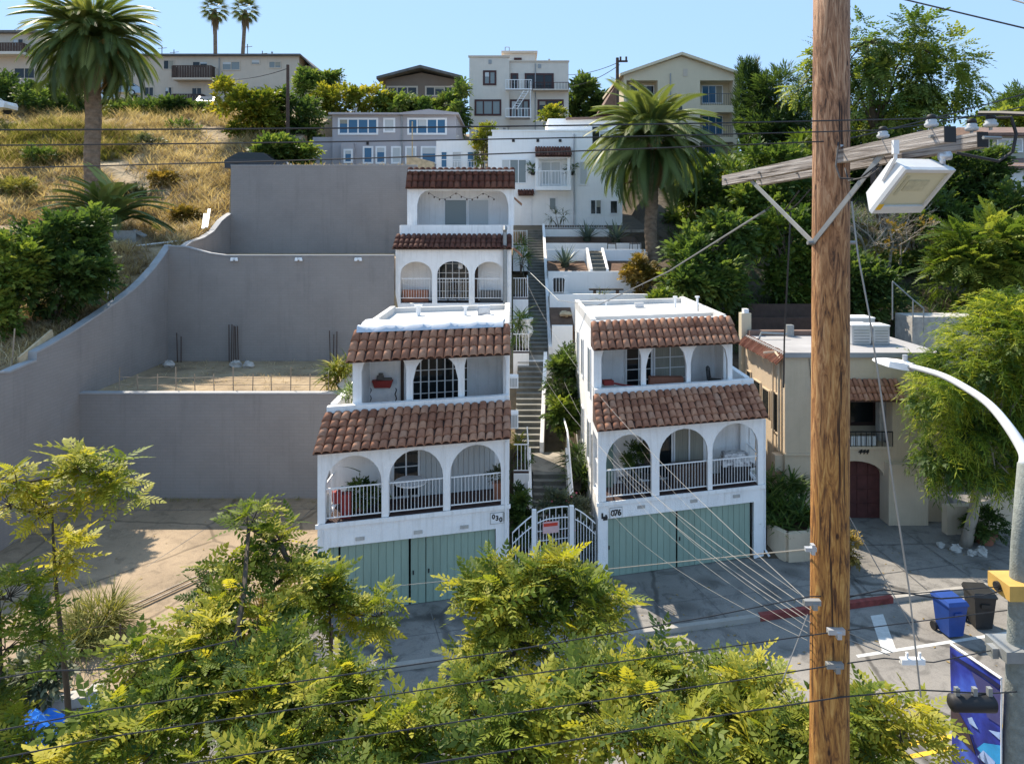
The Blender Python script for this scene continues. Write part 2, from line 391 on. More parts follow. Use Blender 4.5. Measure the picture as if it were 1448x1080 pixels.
# ------------------------------------------------------------ terrain
S0 = -.3
PROF = {
 'L': ([-60,12,17,22,24,26,28,30,32.6,34.7,36.3,44,50,60,70,80,100,130,300,700],
       [S0,S0,0,4,5.8,6.3,6.75,7.2,7.95,8.85,9.75,11.2,14,18.8,22,24,25.5,25,5,-8]),
 'C': ([-60,28.68,28.82,36.08,36.22,44.08,44.22,50,60,70,80,100,130,300,700],
       [S0,S0,4.35,4.4,9.5,9.55,14.6,14.9,15.5,19,21.5,24,24,5,-8]),
 'S': ([-60,22.5,24,26.6,28.8,33.5,35,48,48.3,60,70,80,100,130,300,700],
       [S0,S0,-.05,1.5,1.6,4.2,4.6,10.2,10.9,12.5,18,21,24,24,5,-8]),
 'R': ([-60,22,31.6,32.6,40,50,60,75,100,130,300,700],
       [S0,S0,-.2,4.6,7.4,11,15,18.6,22,22,5,-8]),
}
XN = [-17.72,-17.58,-6.3,-5.5,9.6,10.3]; XP = ['L','C','C','S','S','R']
def hgt(X, Y):
    if X < -25: Yl = Y - .2*(X+25)
    elif X > 22: Yl = Y - .2*(X-22)
    else: Yl = Y
    i = 0
    if X <= XN[0]: z = np.interp(Yl, *PROF['L'])
    elif X >= XN[-1]: z = np.interp(Yl, *PROF['R'])
    else:
        while X > XN[i+1]: i += 1
        t = (X-XN[i])/(XN[i+1]-XN[i])
        z = (1-t)*np.interp(Yl, *PROF[XP[i]]) + t*np.interp(Yl, *PROF[XP[i+1]])
    if (X < -18.2 and Yl > 26) or (X > 10.8 and Yl > 33):
        a = min(1, abs(X+18.2)/2 if X < 0 else (X-10.8)/2)
        z += a*(.16*math.sin(X*.9+Y*.7) + .12*math.sin(X*1.7-Y*1.3+1) + .1*math.sin(Y*2.3+X*.4))
    return float(z)
xs = sorted(set([-600,-400,-250,-160,-110,-80,-60] + list(np.arange(-50,-18,.8)) + [-18,-17.72,-17.58,-17.2] + list(np.arange(-16,-6.3,1.5))
     + [-6.3,-5.5] + list(np.arange(-4.5,9.6,1.2)) + [9.6,10.3] + list(np.arange(11,42,1.0)) + [46,52,60,80,110,160,250,400,600]))
ys = sorted(set([-120,-60,-20,0,8,12,14,16,18,20,22,22.5,23,24,25,26,27,28,28.68,28.82] + list(np.arange(29.5,36,.9)) + [36.08,36.22] + list(np.arange(37,44,.9))
     + [44.08,44.22,45] + list(np.arange(46,84,1.0)) + [31.6,32.6,48,48.3,88,94,100,110,120,130,160,200,300,450,700]))
g = MB(); nx = len(xs)
g.v = [(x, y, hgt(x, y)) for y in ys for x in xs]
g.f = [(j*nx+i, j*nx+i+1, (j+1)*nx+i+1, (j+1)*nx+i) for j in range(len(ys)-1) for i in range(nx-1)]
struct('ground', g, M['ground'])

def kfar(X): return 18.89 + .225*X           # far kerb line
def strip(name, f0, f1, x0, x1, z, m, thick=0, n=2):
    b = MB()
    for i in range(n):
        a = x0+(x1-x0)*i/n; c = x0+(x1-x0)*(i+1)/n
        if thick: b.hexa([(a,f0(a),z-thick),(c,f0(c),z-thick),(c,f1(c),z-thick),(a,f1(a),z-thick),(a,f0(a),z),(c,f0(c),z),(c,f1(c),z),(a,f1(a),z)])
        else: b.add([(a,f0(a),z),(c,f0(c),z),(c,f1(c),z),(a,f1(a),z)], [(0,1,2,3)])
    return struct(name, b, m)
RZ = -.14
strip('road', lambda x: kfar(x)-10.75, kfar, -90, 90, RZ, M['asphalt'])
strip('pavement', lambda x: kfar(x)-16, lambda x: kfar(x)-10.75, -90, 90, 0, M['concrete'], .3)
strip('far_kerb', lambda x: kfar(x)+.004, lambda x: kfar(x)+.17, -90, 7.2, .012, M['kerb'], .3)
strip('red_kerb', lambda x: kfar(x)+.004, lambda x: kfar(x)+.19, 7.2, 11.6, .03, M['redkerb'], .3)
strip('grey_kerb', lambda x: kfar(x)+.004, lambda x: kfar(x)+.17, 11.6, 90, .012, M['kerb'], .3)
strip('driveway', lambda x: kfar(x)+.17, lambda x: 23.2+.268*x if x < 9 else 26.9, -6.2, 9.9, 0, M['concrete_dark'], .2, 1)
b = MB(); b.hexa([(9.9,kfar(9.9)+.19,-.2),(30,kfar(30)+.19,-.2),(30,30,-.2),(9.9,30,-.2),(9.9,kfar(9.9)+.19,0),(30,kfar(30)+.19,0),(30,30,.04),(9.9,30,.04)])
struct('wide_driveway', b, M['concrete_dark'])
b = MB(); b.hexa([(-17.6,kfar(-17.6)+.17,-.3),(-6.2,kfar(-6.2)+.17,-.3),(-6.2,28.7,-.3),(-17.6,28.7,-.3),(-17.6,kfar(-17.6)+.17,0),(-6.2,kfar(-6.2)+.17,0),(-6.2,28.7,.30),(-17.6,28.7,.30)])
struct('lot_floor', b, M['lot'])
b = MB(); b.hexa([(-6.2,20.6,-.2),(-5.62,20.7,-.2),(-5.62,28.7,-.2),(-6.2,28.7,-.2),(-6.2,20.6,.02),(-5.62,20.7,.02),(-5.62,28.7,.30),(-6.2,28.7,.30)])
struct('lot_edge', b, M['concrete'])
# score lines across the concrete
b = MB()
for x0, y0, x1, y1 in [(-17,27.4,-6.4,27.6),(-14,28.6,-17.2,21.5),(-10.5,28.6,-13.2,18.5),(-7.6,28.6,-9.5,18)]:
    d = Vector((x1-x0, y1-y0, 0)).normalized(); p = Vector((-d.y, d.x, 0))*.012
    zz = lambda y: .01 + .30*max(0, (y-16.5)/12.2)
    b.add([(x0-p.x,y0-p.y,zz(y0)+.004),(x1-p.x,y1-p.y,zz(y1)+.004),(x1+p.x,y1+p.y,zz(y1)+.004),(x0+p.x,y0+p.y,zz(y0)+.004)], [(0,1,2,3)])
struct('lot_joint', b, M['shingle'])
b = MB()
def jline(x0, y0, x1, y1, z, w=.014):
    d = Vector((x1-x0, y1-y0, 0)).normalized(); p = Vector((-d.y, d.x, 0))*w
    b.add([(x0-p.x,y0-p.y,z),(x1-p.x,y1-p.y,z),(x1+p.x,y1+p.y,z),(x0+p.x,y0+p.y,z)], [(0,1,2,3)])
for k in range(9): jline(-5+k*1.6, kfar(-5+k*1.6)+.2, -5.6+k*1.6, 21.3+.268*(-5+k*1.6), .004)
jline(-6, kfar(-6)+1.3, 9.6, kfar(9.6)+1.3, .004)
for k in range(6): jline(11+k*1.9, kfar(11+k*1.9)+.2, 11+k*1.7, 26.9, .036)
jline(10, kfar(10)+1.4, 28, kfar(28)+1.4, .020); jline(10.2, 24.9, 20, 25.4, .036)
struct('driveway_joint', b, M['shingle'])
mid = lambda x: kfar(x) - 5.35
strip('yellow_marking', lambda x: mid(x)+.10, lambda x: mid(x)+.22, -90, 90, RZ+.004, M['yellowline'])
strip('yellow_marking', lambda x: mid(x)-.22, lambda x: mid(x)-.10, -90, 90, RZ+.004, M['yellowline'])
strip('white_marking', lambda x: kfar(x)-2.15, lambda x: kfar(x)-2.03, 9.2, 60, RZ+.004, M['whiteline'])
b = MB(); z = RZ+.004; b.add([(10.55,kfar(10.55)-.45,z),(10.0,kfar(10)-2.03,z),(10.42,kfar(10.42)-2.03,z),(10.97,kfar(10.97)-.45,z)], [(0,1,2,3)])
struct('white_marking', b, M['whiteline'])

# ------------------------------------------------------------ foliage tools
def frames(d, roll=None, up=(0,0,1)):
    d = d/np.linalg.norm(d, axis=1, keepdims=True)
    u = np.tile(np.array(up, float), (len(d), 1))
    bad = np.abs((d*u).sum(1)) > .97; u[bad] = (1,0,0)
    z = u - (u*d).sum(1, keepdims=True)*d; z /= np.linalg.norm(z, axis=1, keepdims=True)
    y = np.cross(z, d)
    if roll is not None:
        c = np.cos(roll)[:,None]; s = np.sin(roll)[:,None]
        y, z = c*y + s*z, c*z - s*y
    return d, y, z
def inst(tv, tf, P, d, sc, tint, roll=None):
    """copies of a leaf template (verts tv, quads tf) -> arrays"""
    x, y, z = frames(d, roll)
    sc = np.broadcast_to(np.asarray(sc, float), (len(P),))[:,None,None]
    V = P[:,None,:] + sc*(x[:,None,:]*tv[None,:,0:1] + y[:,None,:]*tv[None,:,1:2] + z[:,None,:]*tv[None,:,2:3])
    K, n = len(P), len(tv)
    Fq = (tf[None,:,:] + (np.arange(K)*n)[:,None,None]).reshape(-1, 4)
    T = np.repeat(tint, n)
    return V.reshape(-1,3), Fq, T
def leafmesh(name, parts, m, parent=None, loc=None):
    vs, fs, ts, o0 = [], [], [], 0
    for v, f, t in parts:
        vs.append(v); fs.append(f+o0); ts.append(t); o0 += len(v)
    v = np.concatenate(vs); f = np.concatenate(fs).astype(np.int32); t = np.clip(np.concatenate(ts), 0, 1).astype(np.float32)
    off = OFF[parent.name] if parent else Vector(loc if loc is not None else (0,0,0))
    v = (v - np.array(off)).astype(np.float32)
    me = bpy.data.meshes.new(name)
    me.vertices.add(len(v)); me.vertices.foreach_set('co', v.ravel())
    me.loops.add(f.size); me.loops.foreach_set('vertex_index', f.ravel())
    me.polygons.add(len(f)); me.polygons.foreach_set('loop_start', np.arange(0, f.size, 4, dtype=np.int32))
    me.update(calc_edges=True)
    a = me.attributes.new('tint', 'FLOAT', 'POINT'); a.data.foreach_set('value', t)
    me.materials.append(m)
    o = bpy.data.objects.new(name, me); COL.objects.link(o)
    if parent: o.parent = parent
    else: o.location = off
    OFF[o.name] = off
    return o
def t_pinnate(n=10, lw=.10, ll=.30, droop=.35, taper=True, ang=62, stem=.012):
    """feather leaf along +X, length 1"""
    v, f = [], []
    def q(a, b_, c, d_):
        k = len(v); v.extend([a, b_, c, d_]); f.append((k, k+1, k+2, k+3))
    curve = lambda t: np.array((t*(1-.12*droop*t), 0, -droop*t*t))
    for i in range(3):
        a, c = curve(i/3), curve((i+1)/3); w = np.array((0, stem*(1-i/4), 0))
        q(a-w, c-w, c+w, a+w)
    for i in range(n):
        t = .14 + .84*i/(n-1); p = curve(t)
        L = ll*(math.sin(math.pi*(.18+.74*t))**.7 if taper else 1)
        for s in (-1, 1):
            an = R(ang - 22*t); dx, dy = math.cos(an), math.sin(an)*s
            dn = np.array((dx, dy, -.25)); dn /= np.linalg.norm(dn); sd = np.array((-dy, dx, 0))*lw*.5
            q(p, p+dn*L*.45-sd, p+dn*L, p+dn*L*.45+sd)
    dn = np.array((1, 0, -.4))*ll*.7; p = curve(1); q(p, p+dn*.5-np.array((0,lw*.5,0)), p+dn, p+dn*.5+np.array((0,lw*.5,0)))
    return np.array(v, float), np.array(f)
def t_spray(n=7, L=.45, w=.2, seed=1):
    """a sprig of n simple leaves along +X, length about 1"""
    rr = random.Random(seed); v, f = [], []
    for i in range(n):
        t = i/(n-1); p = np.array((t*.75, 0, -.1*t*t))
        an = (1 if i % 2 else -1)*R(rr.uniform(25, 75))*(1-.7*t); el = rr.uniform(-.5, .5)
        d = np.array((math.cos(an), math.sin(an), el)); d /= np.linalg.norm(d); s = np.array((-math.sin(an), math.cos(an), rr.uniform(-.4,.4)))*w*.5
        k = len(v); v += [p, p+d*L*.5-s, p+d*L, p+d*L*.5+s+np.array((0,0,.04))]; f.append((k,k+1,k+2,k+3))
    return np.array(v, float), np.array(f)
def t_frond(n=40, ll=.20, lw=.021, droop=.55, fold=.5):
    """palm frond along +X, length 1, arching over"""
    v, f = [], []
    def q(*p):
        k = len(v); v.extend(p); f.append((k, k+1, k+2, k+3))
    cur = lambda t: np.array((t*(1-.25*droop*t*t), 0, .12*math.sin(t*2.4)-droop*t**2.3))
    for i in range(6):
        a, c = cur(i/6), cur((i+1)/6); w = np.array((0, .014*(1-i/7), 0)); q(a-w, c-w, c+w, a+w)
    for i in range(n):
        t = .12+.87*i/(n-1); p = cur(t); L = ll*(math.sin(math.pi*(.12+.8*t))**.6)
        tg = cur(min(1, t+.02))-cur(t-.02); tg /= np.linalg.norm(tg)
        for s in (-1, 1):
            dn = tg*.75 + np.array((0, s*.75, fold*.35 - .35*t)); dn /= np.linalg.norm(dn)
            sd = tg*lw
            q(p-sd, p+dn*L*.5-sd*.9+np.array((0,0,-.005)), p+dn*L+np.array((0,0,-.25*L)), p+dn*L*.5+sd*.9)
    return np.array(v, float), np.array(f)
def t_blade(w=.06, bend=.25, n=3):
    v, f = [], []
    for i in range(n):
        a, c = i/n, (i+1)/n
        wa = w*(1-a**1.6)+.002; wc = w*(1-c**1.6)+.002
        za, zc = -bend*a*a, -bend*c*c
        k = len(v); v += [(a,-wa,za),(c,-wc,zc),(c,wc,zc),(a,wa,za)]; f.append((k,k+1,k+2,k+3))
    return np.array(v, float), np.array(f)
def t_strand(n=16, seed=3):
    """hanging strand of long thin leaves, along +X then down"""
    rr = random.Random(seed); v, f = [], []
    def q(*p):
        k = len(v); v.extend(p); f.append((k, k+1, k+2, k+3))
    cur = lambda t: np.array((.55*math.sin(t*1.5), 0, .10*t-.75*t*t))
    for i in range(4):
        a, c = cur(i/4), cur((i+1)/4); w = np.array((0,.008,0)); q(a-w, c-w, c+w, a+w)
    for i in range(n):
        t = .12+.88*i/(n-1); p = cur(t); s = 1 if i % 2 else -1
        d = np.array((rr.uniform(.1,.6), s*rr.uniform(.2,.8), rr.uniform(-.9,.1))); d /= np.linalg.norm(d)
        sd = np.cross(d, (rr.uniform(-1,1),.3,1)); sd = sd/np.linalg.norm(sd)*.016; L = rr.uniform(.16,.27)
        q(p, p+d*L*.45-sd, p+d*L+np.array((0,0,-.04)), p+d*L*.45+sd)
    return np.array(v, float), np.array(f)
T_STREET = t_pinnate(6, .125, .34, .25, True)
T_STREET2 = t_pinnate(5, .14, .33, .5, True, 52)
T_PIN = t_pinnate(5, .16, .34, .4, True)
T_BIGPIN = t_pinnate(7, .13, .34, .5, True)
T_SPRAY = t_spray(); T_SPRAY2 = t_spray(6, .5, .28, 5)
T_NEEDLE = t_spray(9, .5, .06, 9)
T_FROND = t_frond(); T_FROND_S = t_frond(16, .26, .03, .5)
T_BLADE = t_blade(); T_AGAVE = t_blade(.075, .12, 3); T_GRASS = t_blade(.02, .35, 2); T_STRAP = t_blade(.05, .55, 3)
T_STRAND = t_strand()

def rdirs(n, up=.0):
    d = rng.normal(size=(n,3)); d /= np.linalg.norm(d, axis=1, keepdims=True); d[:,2] += up
    return d/np.linalg.norm(d, axis=1, keepdims=True)
def clumps(ells, ncl, nleaf, tmpl, size, crad, up=.25, tint=(.15,.85), hang=0, gap=.55):
    """leaf sprays gathered in clumps over ellipsoids [(c, r)]; returns parts, clump centres"""
    wts = np.array([e[1][0]*e[1][1] + e[1][0]*e[1][2] for e in ells]); wts /= wts.sum()
    parts, cs = [], []
    for (c, r), w in zip(ells, wts):
        k = max(3, int(ncl*w)); u = rdirs(k, .15)
        rad = rng.uniform(gap, 1.0, k)**.6
        cc = np.array(c) + u*np.array(r)*rad[:,None]
        ct = rng.uniform(tint[0], tint[1], k); m = max(3, int(nleaf*w/k))
        P = np.repeat(cc, m, 0); out = np.repeat(u, m, 0)
        j = rdirs(len(P)); crr = np.repeat(crad*rng.uniform(.6,1.4,k), m)
        P = P + j*(crr*rng.uniform(.1,1,len(P))**.6)[:,None]*np.array((1,1,.7))
        d = j*.8 + out*.6 + rdirs(len(P))*.5; d[:,2] += up - hang
        t = np.repeat(ct, m) + rng.normal(0, .16, len(P))
        parts.append(inst(*tmpl, P, d, size*rng.uniform(.6, 1.35, len(P)), t, rng.uniform(-.7,.7,len(P))))
        cs += list(cc)
    return parts, cs
def limbs(base, top, r0, cs, n=14, nside=7, lean=(0,0), rtip=.25):
    mb = MB(); base = Vector(base); top = Vector(top)
    pts = [base.lerp(top, t) + Vector((lean[0]*math.sin(t*3.1), lean[1]*math.sin(t*2.3), 0)) for t in (0,.25,.5,.75,1)]
    mb.tube(pts, [r0*1.25, r0, r0*.85, r0*.7, r0*.5], nside)
    for c in random.sample(cs, min(n, len(cs))):
        c = Vector(c); s = pts[random.choice((2,3,3,4))]
        q = s.lerp(c, .5) + Vector((random.uniform(-.2,.2), random.uniform(-.2,.2), .12*(c-s).length))
        mb.tube([s, q, c], [r0*.42, r0*.25, r0*.08+.004], 5)
    return mb
def tree(name, label, cat, base, ells, m, tmpl, ncl, nleaf, size, crad, r0=.15, bark='bark', group=None, tint=(.15,.85), up=.25, hang=0, nl=14, top=None, gap=.55):
    t = thing(name, label, cat, base, group)
    parts, cs = clumps(ells, ncl, nleaf, tmpl, size, crad, up, tint, hang, gap)
    leafmesh('crown', parts, m, t)
    obj('trunk', limbs(base, top if top else ells[0][0], r0, cs, nl), M[bark], t, True)
    return t
def shrub(name, label, cat, base, ells, m, tmpl, ncl, nleaf, size, crad, group=None, tint=(.15,.85), up=.3, hang=0, gap=.3, stems=7):
    t = thing(name, label, cat, base, group)
    parts, cs = clumps(ells, ncl, nleaf, tmpl, size, crad, up, tint, hang, gap)
    leafmesh('foliage', parts, m, t)
    mb = MB(); B = Vector(base)
    for c in random.sample(cs, min(stems, len(cs))):
        c = Vector(c); mb.tube([B, B.lerp(c,.5)+Vector((0,0,.1)), c], [.035,.02,.008], 5)
    obj('stem', mb, M['bark'], t)
    return t
# ============================================================ white arched houses
def text(s, size, m, parent, loc, rotz=0, shear=0, ext=.006):
    cu = bpy.data.curves.new('lettering', 'FONT'); cu.body = s; cu.size = size; cu.extrude = ext; cu.shear = shear
    cu.align_x = 'CENTER'; cu.align_y = 'CENTER'; cu.resolution_u = 3; cu.offset = size*.035
    to = bpy.data.objects.new('tmp_text', cu); COL.objects.link(to)
    dg = bpy.context.evaluated_depsgraph_get()
    me = bpy.data.meshes.new_from_object(to.evaluated_get(dg)); bpy.data.objects.remove(to)
    me.materials.clear(); me.materials.append(m)
    mt = Matrix.Translation(Vector(loc) - OFF[parent.name]) @ Matrix.Rotation(rotz, 4, 'Z') @ Matrix.Rotation(R(90), 4, 'X')
    me.transform(mt)
    o = bpy.data.objects.new('lettering', me); COL.objects.link(o); o.parent = parent; OFF[o.name] = OFF[parent.name]
    return o
def arch_wall(mb, u0, u1, z0, z1, ops, v0, v1, nseg=12):
    """wall between u0,u1 with arched openings ops = (a,b,zbot,zspring,rise)"""
    cur = u0
    for a, b_, zb, zs, rise in ops:
        if a > cur + 1e-4: mb.box(cur, a, v0, v1, z0, z1)
        if zb > z0 + 1e-4: mb.box(a, b_, v0, v1, z0, zb)
        c = (a+b_)/2; h = (b_-a)/2
        pts = [(c - h*math.cos(math.pi*i/nseg), zs + rise*math.sin(math.pi*i/nseg)) for i in range(nseg+1)]
        for i in range(nseg):
            (ua, za), (ub, zb2) = pts[i], pts[i+1]
            mb.hexa([(ua,v0,za),(ub,v0,zb2),(ub,v1,zb2),(ua,v1,za),(ua,v0,z1),(ub,v0,z1),(ub,v1,z1),(ua,v1,z1)])
        cur = b_
    if cur < u1 - 1e-4: mb.box(cur, u1, v0, v1, z0, z1)
def round_wall(mb, u0, u1, z0, z1, ops, v0, v1, n=6):
    """openings with rounded upper corners: (a,b,ztop,rad)"""
    cur = u0
    for a, b_, zt, r in ops:
        mb.box(cur, a, v0, v1, z0, z1)
        if zt < z1 - 1e-4: mb.box(a, b_, v0, v1, zt, z1)
        for s, x0 in ((1, a), (-1, b_)):
            for i in range(n):
                f0 = i/n; f1 = (i+1)/n
                ua, ub = x0+s*r*f0, x0+s*r*f1
                za = zt - r*1.25*(1-math.sqrt(max(0, 1-(1-f0)**2))); zb = zt - r*1.25*(1-math.sqrt(max(0, 1-(1-f1)**2)))
                if s < 0: ua, ub, za, zb = ub, ua, zb, za
                mb.hexa([(ua,v0,za),(ub,v0,zb),(ub,v1,zb),(ua,v1,za),(ua,v0,zt),(ub,v0,zt),(ub,v1,zt),(ua,v1,zt)])
        cur = b_
    mb.box(cur, u1, v0, v1, z0, z1)
def tiles(mb, u0, u1, v0, z0, v1, z1, ncol, nrow, seed=0, n=6):
    rr = random.Random(seed); w = (u1-u0)/ncol; L = math.hypot(v1-v0, z1-z0)
    sv = Vector((0, (v1-v0)/L, (z1-z0)/L)); nv = Vector((0, -sv.z, sv.y)); rl = L/nrow
    for r in range(nrow):
        for c in range(ncol):
            uc = u0 + (c+.5)*w + rr.uniform(-.014,.014)
            a0 = r*rl - .05 + rr.uniform(-.02,.02); a1 = a0 + rl*1.16
            lift = .012; r0, r1 = w*.50, w*.40; sk = rr.uniform(-.012,.012)
            vs = []
            for (a, rad, lf, dx) in ((a0, r0, lift+.028, 0), (a1, r1, lift, sk)):
                for k in range(n+1):
                    th = math.pi*k/n
                    p = Vector((uc+dx, v0, z0)) + sv*a + Vector((math.cos(th)*rad, 0, 0)) + nv*(math.sin(th)*rad*.78 + lf)
                    vs.append(p)
            # thickness lip at the lower end
            for k in range(n+1):
                th = math.pi*k/n
                vs.append(Vector((uc, v0, z0)) + sv*a0 + Vector((math.cos(th)*(r0-.022), 0, 0)) + nv*(math.sin(th)*(r0*.78-.022) + lift+.028))
            m_ = n+1
            fs = [(k, k+m_, k+1+m_, k+1) for k in range(n)] + [(k, k+1, k+1+2*m_, k+2*m_) for k in range(n)]
            mb.add(vs, fs)
def railing(par, name, xf, u0, u1, v, z0, z1, step=.105, m='white', t=.014):
    mb = MB(xf); mb.box(u0, u1, v-.02, v+.02, z1-.035, z1); mb.box(u0, u1, v-.016, v+.016, z0, z0+.03)
    n = max(1, int((u1-u0)/step))
    for i in range(1, n): u = u0+(u1-u0)*i/n; mb.box(u-t/2, u+t/2, v-t/2, v+t/2, z0+.03, z1-.035)
    return obj(name, mb, M[m], par)
def glazed(par, xf, u0, u1, v, z0, z1, nv=2, nh=0, fm='white', pm='glass', fw=.06, name='sliding_door', d=.07):
    """framed glazing standing proud of a wall face at v"""
    mb = MB(xf)
    mb.box(u0, u0+fw, v-d, v-.003, z0, z1); mb.box(u1-fw, u1, v-d, v-.003, z0, z1)
    mb.box(u0+fw, u1-fw, v-d, v-.003, z1-fw, z1); mb.box(u0+fw, u1-fw, v-d, v-.003, z0, z0+fw)
    for i in range(1, nv):
        u = u0+(u1-u0)*i/nv; w_ = fw*.35 if nh else fw*.5
        mb.box(u-w_, u+w_, v-d+.004, v-.003, z0+fw, z1-fw)
    for i in range(1, nh+1):
        z = z0+(z1-z0)*i/(nh+1); mb.box(u0+fw, u1-fw, v-d+.012, v-.003, z-.012, z+.012)
    f = obj(name, mb, M[fm], par)
    p = MB(xf); p.box(u0+fw*.6, u1-fw*.6, v-.03, v-.001, z0+fw*.6, z1-fw*.6); obj('pane', p, M[pm], f)
    return f

def mk_xf(FL, th): c, s = math.cos(th), math.sin(th); return lambda u, v, z: (FL[0]+u*c, FL[1]+u*s+v, z)
def u_at(px, FL, th, v=0):
    k = (px-724)/1000; c, s = math.cos(th), math.sin(th); return (k*(FL[1]+v) - FL[0])/(c - k*s)

def front_house(key, FL, th, W, D, side, label, jl, jr, arches, upper, ncol1, ncol2, sign, doorl):
    """two storeys of arcades over a garage; side=-1: upper floor set in at low u, +1: at high u"""
    xf = mk_xf(FL, th); t = thing('arched_house', label, 'house', (FL[0], FL[1], 0))
    U = lambda px, v=0: u_at(px, FL, th, v)
    ua, ub = (.72, W) if side < 0 else (0, W-.78)
    w = MB(xf); F1 = 2.72 if key == 'A' else 2.47; DT = 2.03 if key == 'A' else 1.93; E1 = 4.80; SL = 5.25
    # garage front, jambs and balcony band
    w.box(0, W, 0, .22, DT, F1); w.box(0, jl, 0, .22, 0, DT); w.box(W-jr, W, 0, .22, 0, DT)
    w.box(-.05, W+.05, -.05, -.002, F1-.10, F1+.02)
    for (a, b_, sd) in ((0, .2, 0), (W-.2, W, 1)):   # side walls: open balcony bay, then full height
        w.box(a, b_, .22, 1.45, 0, F1); w.box(a, b_, .22, 1.45, 4.42, 5.0)
        inset = (sd == 0 and side < 0) or (sd == 1 and side > 0)
        w.box(a, b_, 1.45, D, 0, 5.85 if inset else 7.72)
    if side < 0: w.box(ua, ua+.18, 1.75, D-.2, SL, 7.72)
    else: w.box(ub-.18, ub, 1.75, D-.2, SL, 7.72)
    w.box(.2, W-.2, D-.2, D, 0, 5.85); w.box(ua, ub, D-.2, D-.003, 5.85, 7.72)
    w.box(.2, W-.2, 1.45, 1.6, F1, SL)                         # wall behind lower balcony
    lo_i, hi_i = (ua+.18, ub-.2) if side < 0 else (ua+.2, ub-.18)
    w.box(lo_i, hi_i, 2.9, 3.05, SL, 7.6)                      # wall behind upper balcony
    w.box(.2, W-.2, .22, 1.45, 4.86, 5.0)                      # lower balcony soffit
    w.box(.0, W, 1.0, 1.2, 5.0, 5.86)                          # upper balcony parapet
    w.box(lo_i, hi_i, 1.55, 2.9, 7.28, 7.4)
    arch_wall(w, 0, W, F1+.03, E1, [(U(a), U(b_), F1+.03, s, rr_) for a, b_, s, rr_ in arches], .0, .2)
    # upper arcade
    round_wall(w, ua, ub, 5.86, 7.2, [(U(a,1.3), U(b_,1.3), 7.2, r) for a, b_, r in upper], 1.22, 1.40)
    w.box(ua-.02, ub+.02, 1.0, 1.44, 7.2, 7.33)
    w.box(-.03, W+.03, -.10, .24, E1, E1+.10)
    wall = obj('wall', w, M['stucco'], t)
    fl = MB(xf); fl.box(.2, W-.2, .02, 1.45, F1-.06, F1+.012); obj('balcony_floor', fl, M['floorred'], t); fl = MB(xf); fl.box(.2, W-.2, 1.2, 2.9, SL-.1, SL); obj('balcony_floor', fl, M['floorred'], t)
    fb = MB(xf); fb.box(.2, W-.2, 2.9, D-.2, SL-.1, SL-.01); fb.box(ua, ub, 2.0, D, 7.72, 7.80); rf = obj('flat_roof', fb, M['roofwhite'], t)
    pr = MB(xf)
    pr.box(ua, ub, 1.78, 1.98, 7.72, 8.02); pr.box(ua, ua+.2, 1.98, D, 7.80, 8.06); pr.box(ub-.2, ub, 1.98, D, 7.80, 8.06)
    pr.box(ua+.2, ub-.2, D-.2, D, 7.80, 8.0); pr.box(ua+.2, ub-.2, 3.1, 3.3, 7.80, 8.0)
    obj('parapet', pr, M['roofwhite'], t)
    for lo, hi, nc, nr, (v0, z0, v1, z1), sd in ((-.06, W+.06, ncol1, 5, (-.30, E1+.06, 1.0, 5.66), 3), (ua-.1 if side < 0 else ua-.04, ub+.04 if side < 0 else ub+.14, ncol2, 3, (.78, 7.22, 1.78, 7.98), 5)):
        dk = MB(xf); dk.hexa([(lo,v0+.04,z0-.04),(hi,v0+.04,z0-.04),(hi,v1,z0-.04),(lo,v1,z0-.04),(lo,v0,z0),(hi,v0,z0),(hi,v1,z1),(lo,v1,z1)])
        tl = MB(xf); tiles(tl, lo, hi, v0, z0, v1, z1, nc, nr, sd+side)
        o = obj('tiled_roof', tl, M['tile'], t, True); obj('roof_deck', dk, M['deck'], o)
    for a, b_, s, rr_ in arches: railing(t, 'railing', xf, U(a)+.01, U(b_)-.01, .1, F1+.12, F1+1.0)
    for sd in (0, 1):
        u = .1 if sd == 0 else W-.1
        mb = MB(xf); mb.box(u-.02, u+.02, .25, 1.42, F1+.96, F1+1.0); mb.box(u-.02, u+.02, .25, 1.42, F1+.12, F1+.15)
        for i in range(1, 10): mb.box(u-.008, u+.008, .25+.117*i-.008, .25+.117*i+.008, F1+.15, F1+.96)
        obj('railing', mb, M['white'], t)
    # garage doors
    for u0, u1 in doorl(U, W):
        g_ = MB(xf); g_.box(u0, u1, .13, .16, .02, DT-.01); n = max(2, int((u1-u0)/.21)); wd = (u1-u0)/n
        for i in range(n): g_.box(u0+i*wd+.007, u0+(i+1)*wd-.007, .105, .128, .02, DT-.015)
        d_ = obj('garage_door', g_, M['green'], t)
        k = MB(xf); k.box(u0+.06, u0+.1, .08, .104, .9, 1.02); obj('handle', k, M['black'], d_)
    # house number plate
    s, px, py = sign; u = U(px); z = CAMZ-(py-316)*xf(u,0,0)[1]/1000
    sp = MB(xf); sp.box(u-.20, u+.20, -.03, -.001, z-.155, z+.155); sg = obj('number_plate', sp, M['white'], t); fr = MB(xf); fr.box(u-.22, u+.22, -.022, -.0015, z+.156, z+.175); fr.box(u-.22, u-.201, -.022, -.0015, z-.17, z+.156); fr.box(u+.201, u+.22, -.022, -.0015, z-.17, z+.156); fr.box(u-.201, u+.201, -.022, -.0015, z-.17, z-.156); obj('plate_frame', fr, M['stone'], sg)
    for i, ch in enumerate(s):
        p = xf(u-.115+.115*i, -.034, z+(.055-.055*i if key == 'A' else 0)); text(ch, .27 if key == 'B' else .20, M['ink'], sg, p, th)
    return t, xf, U

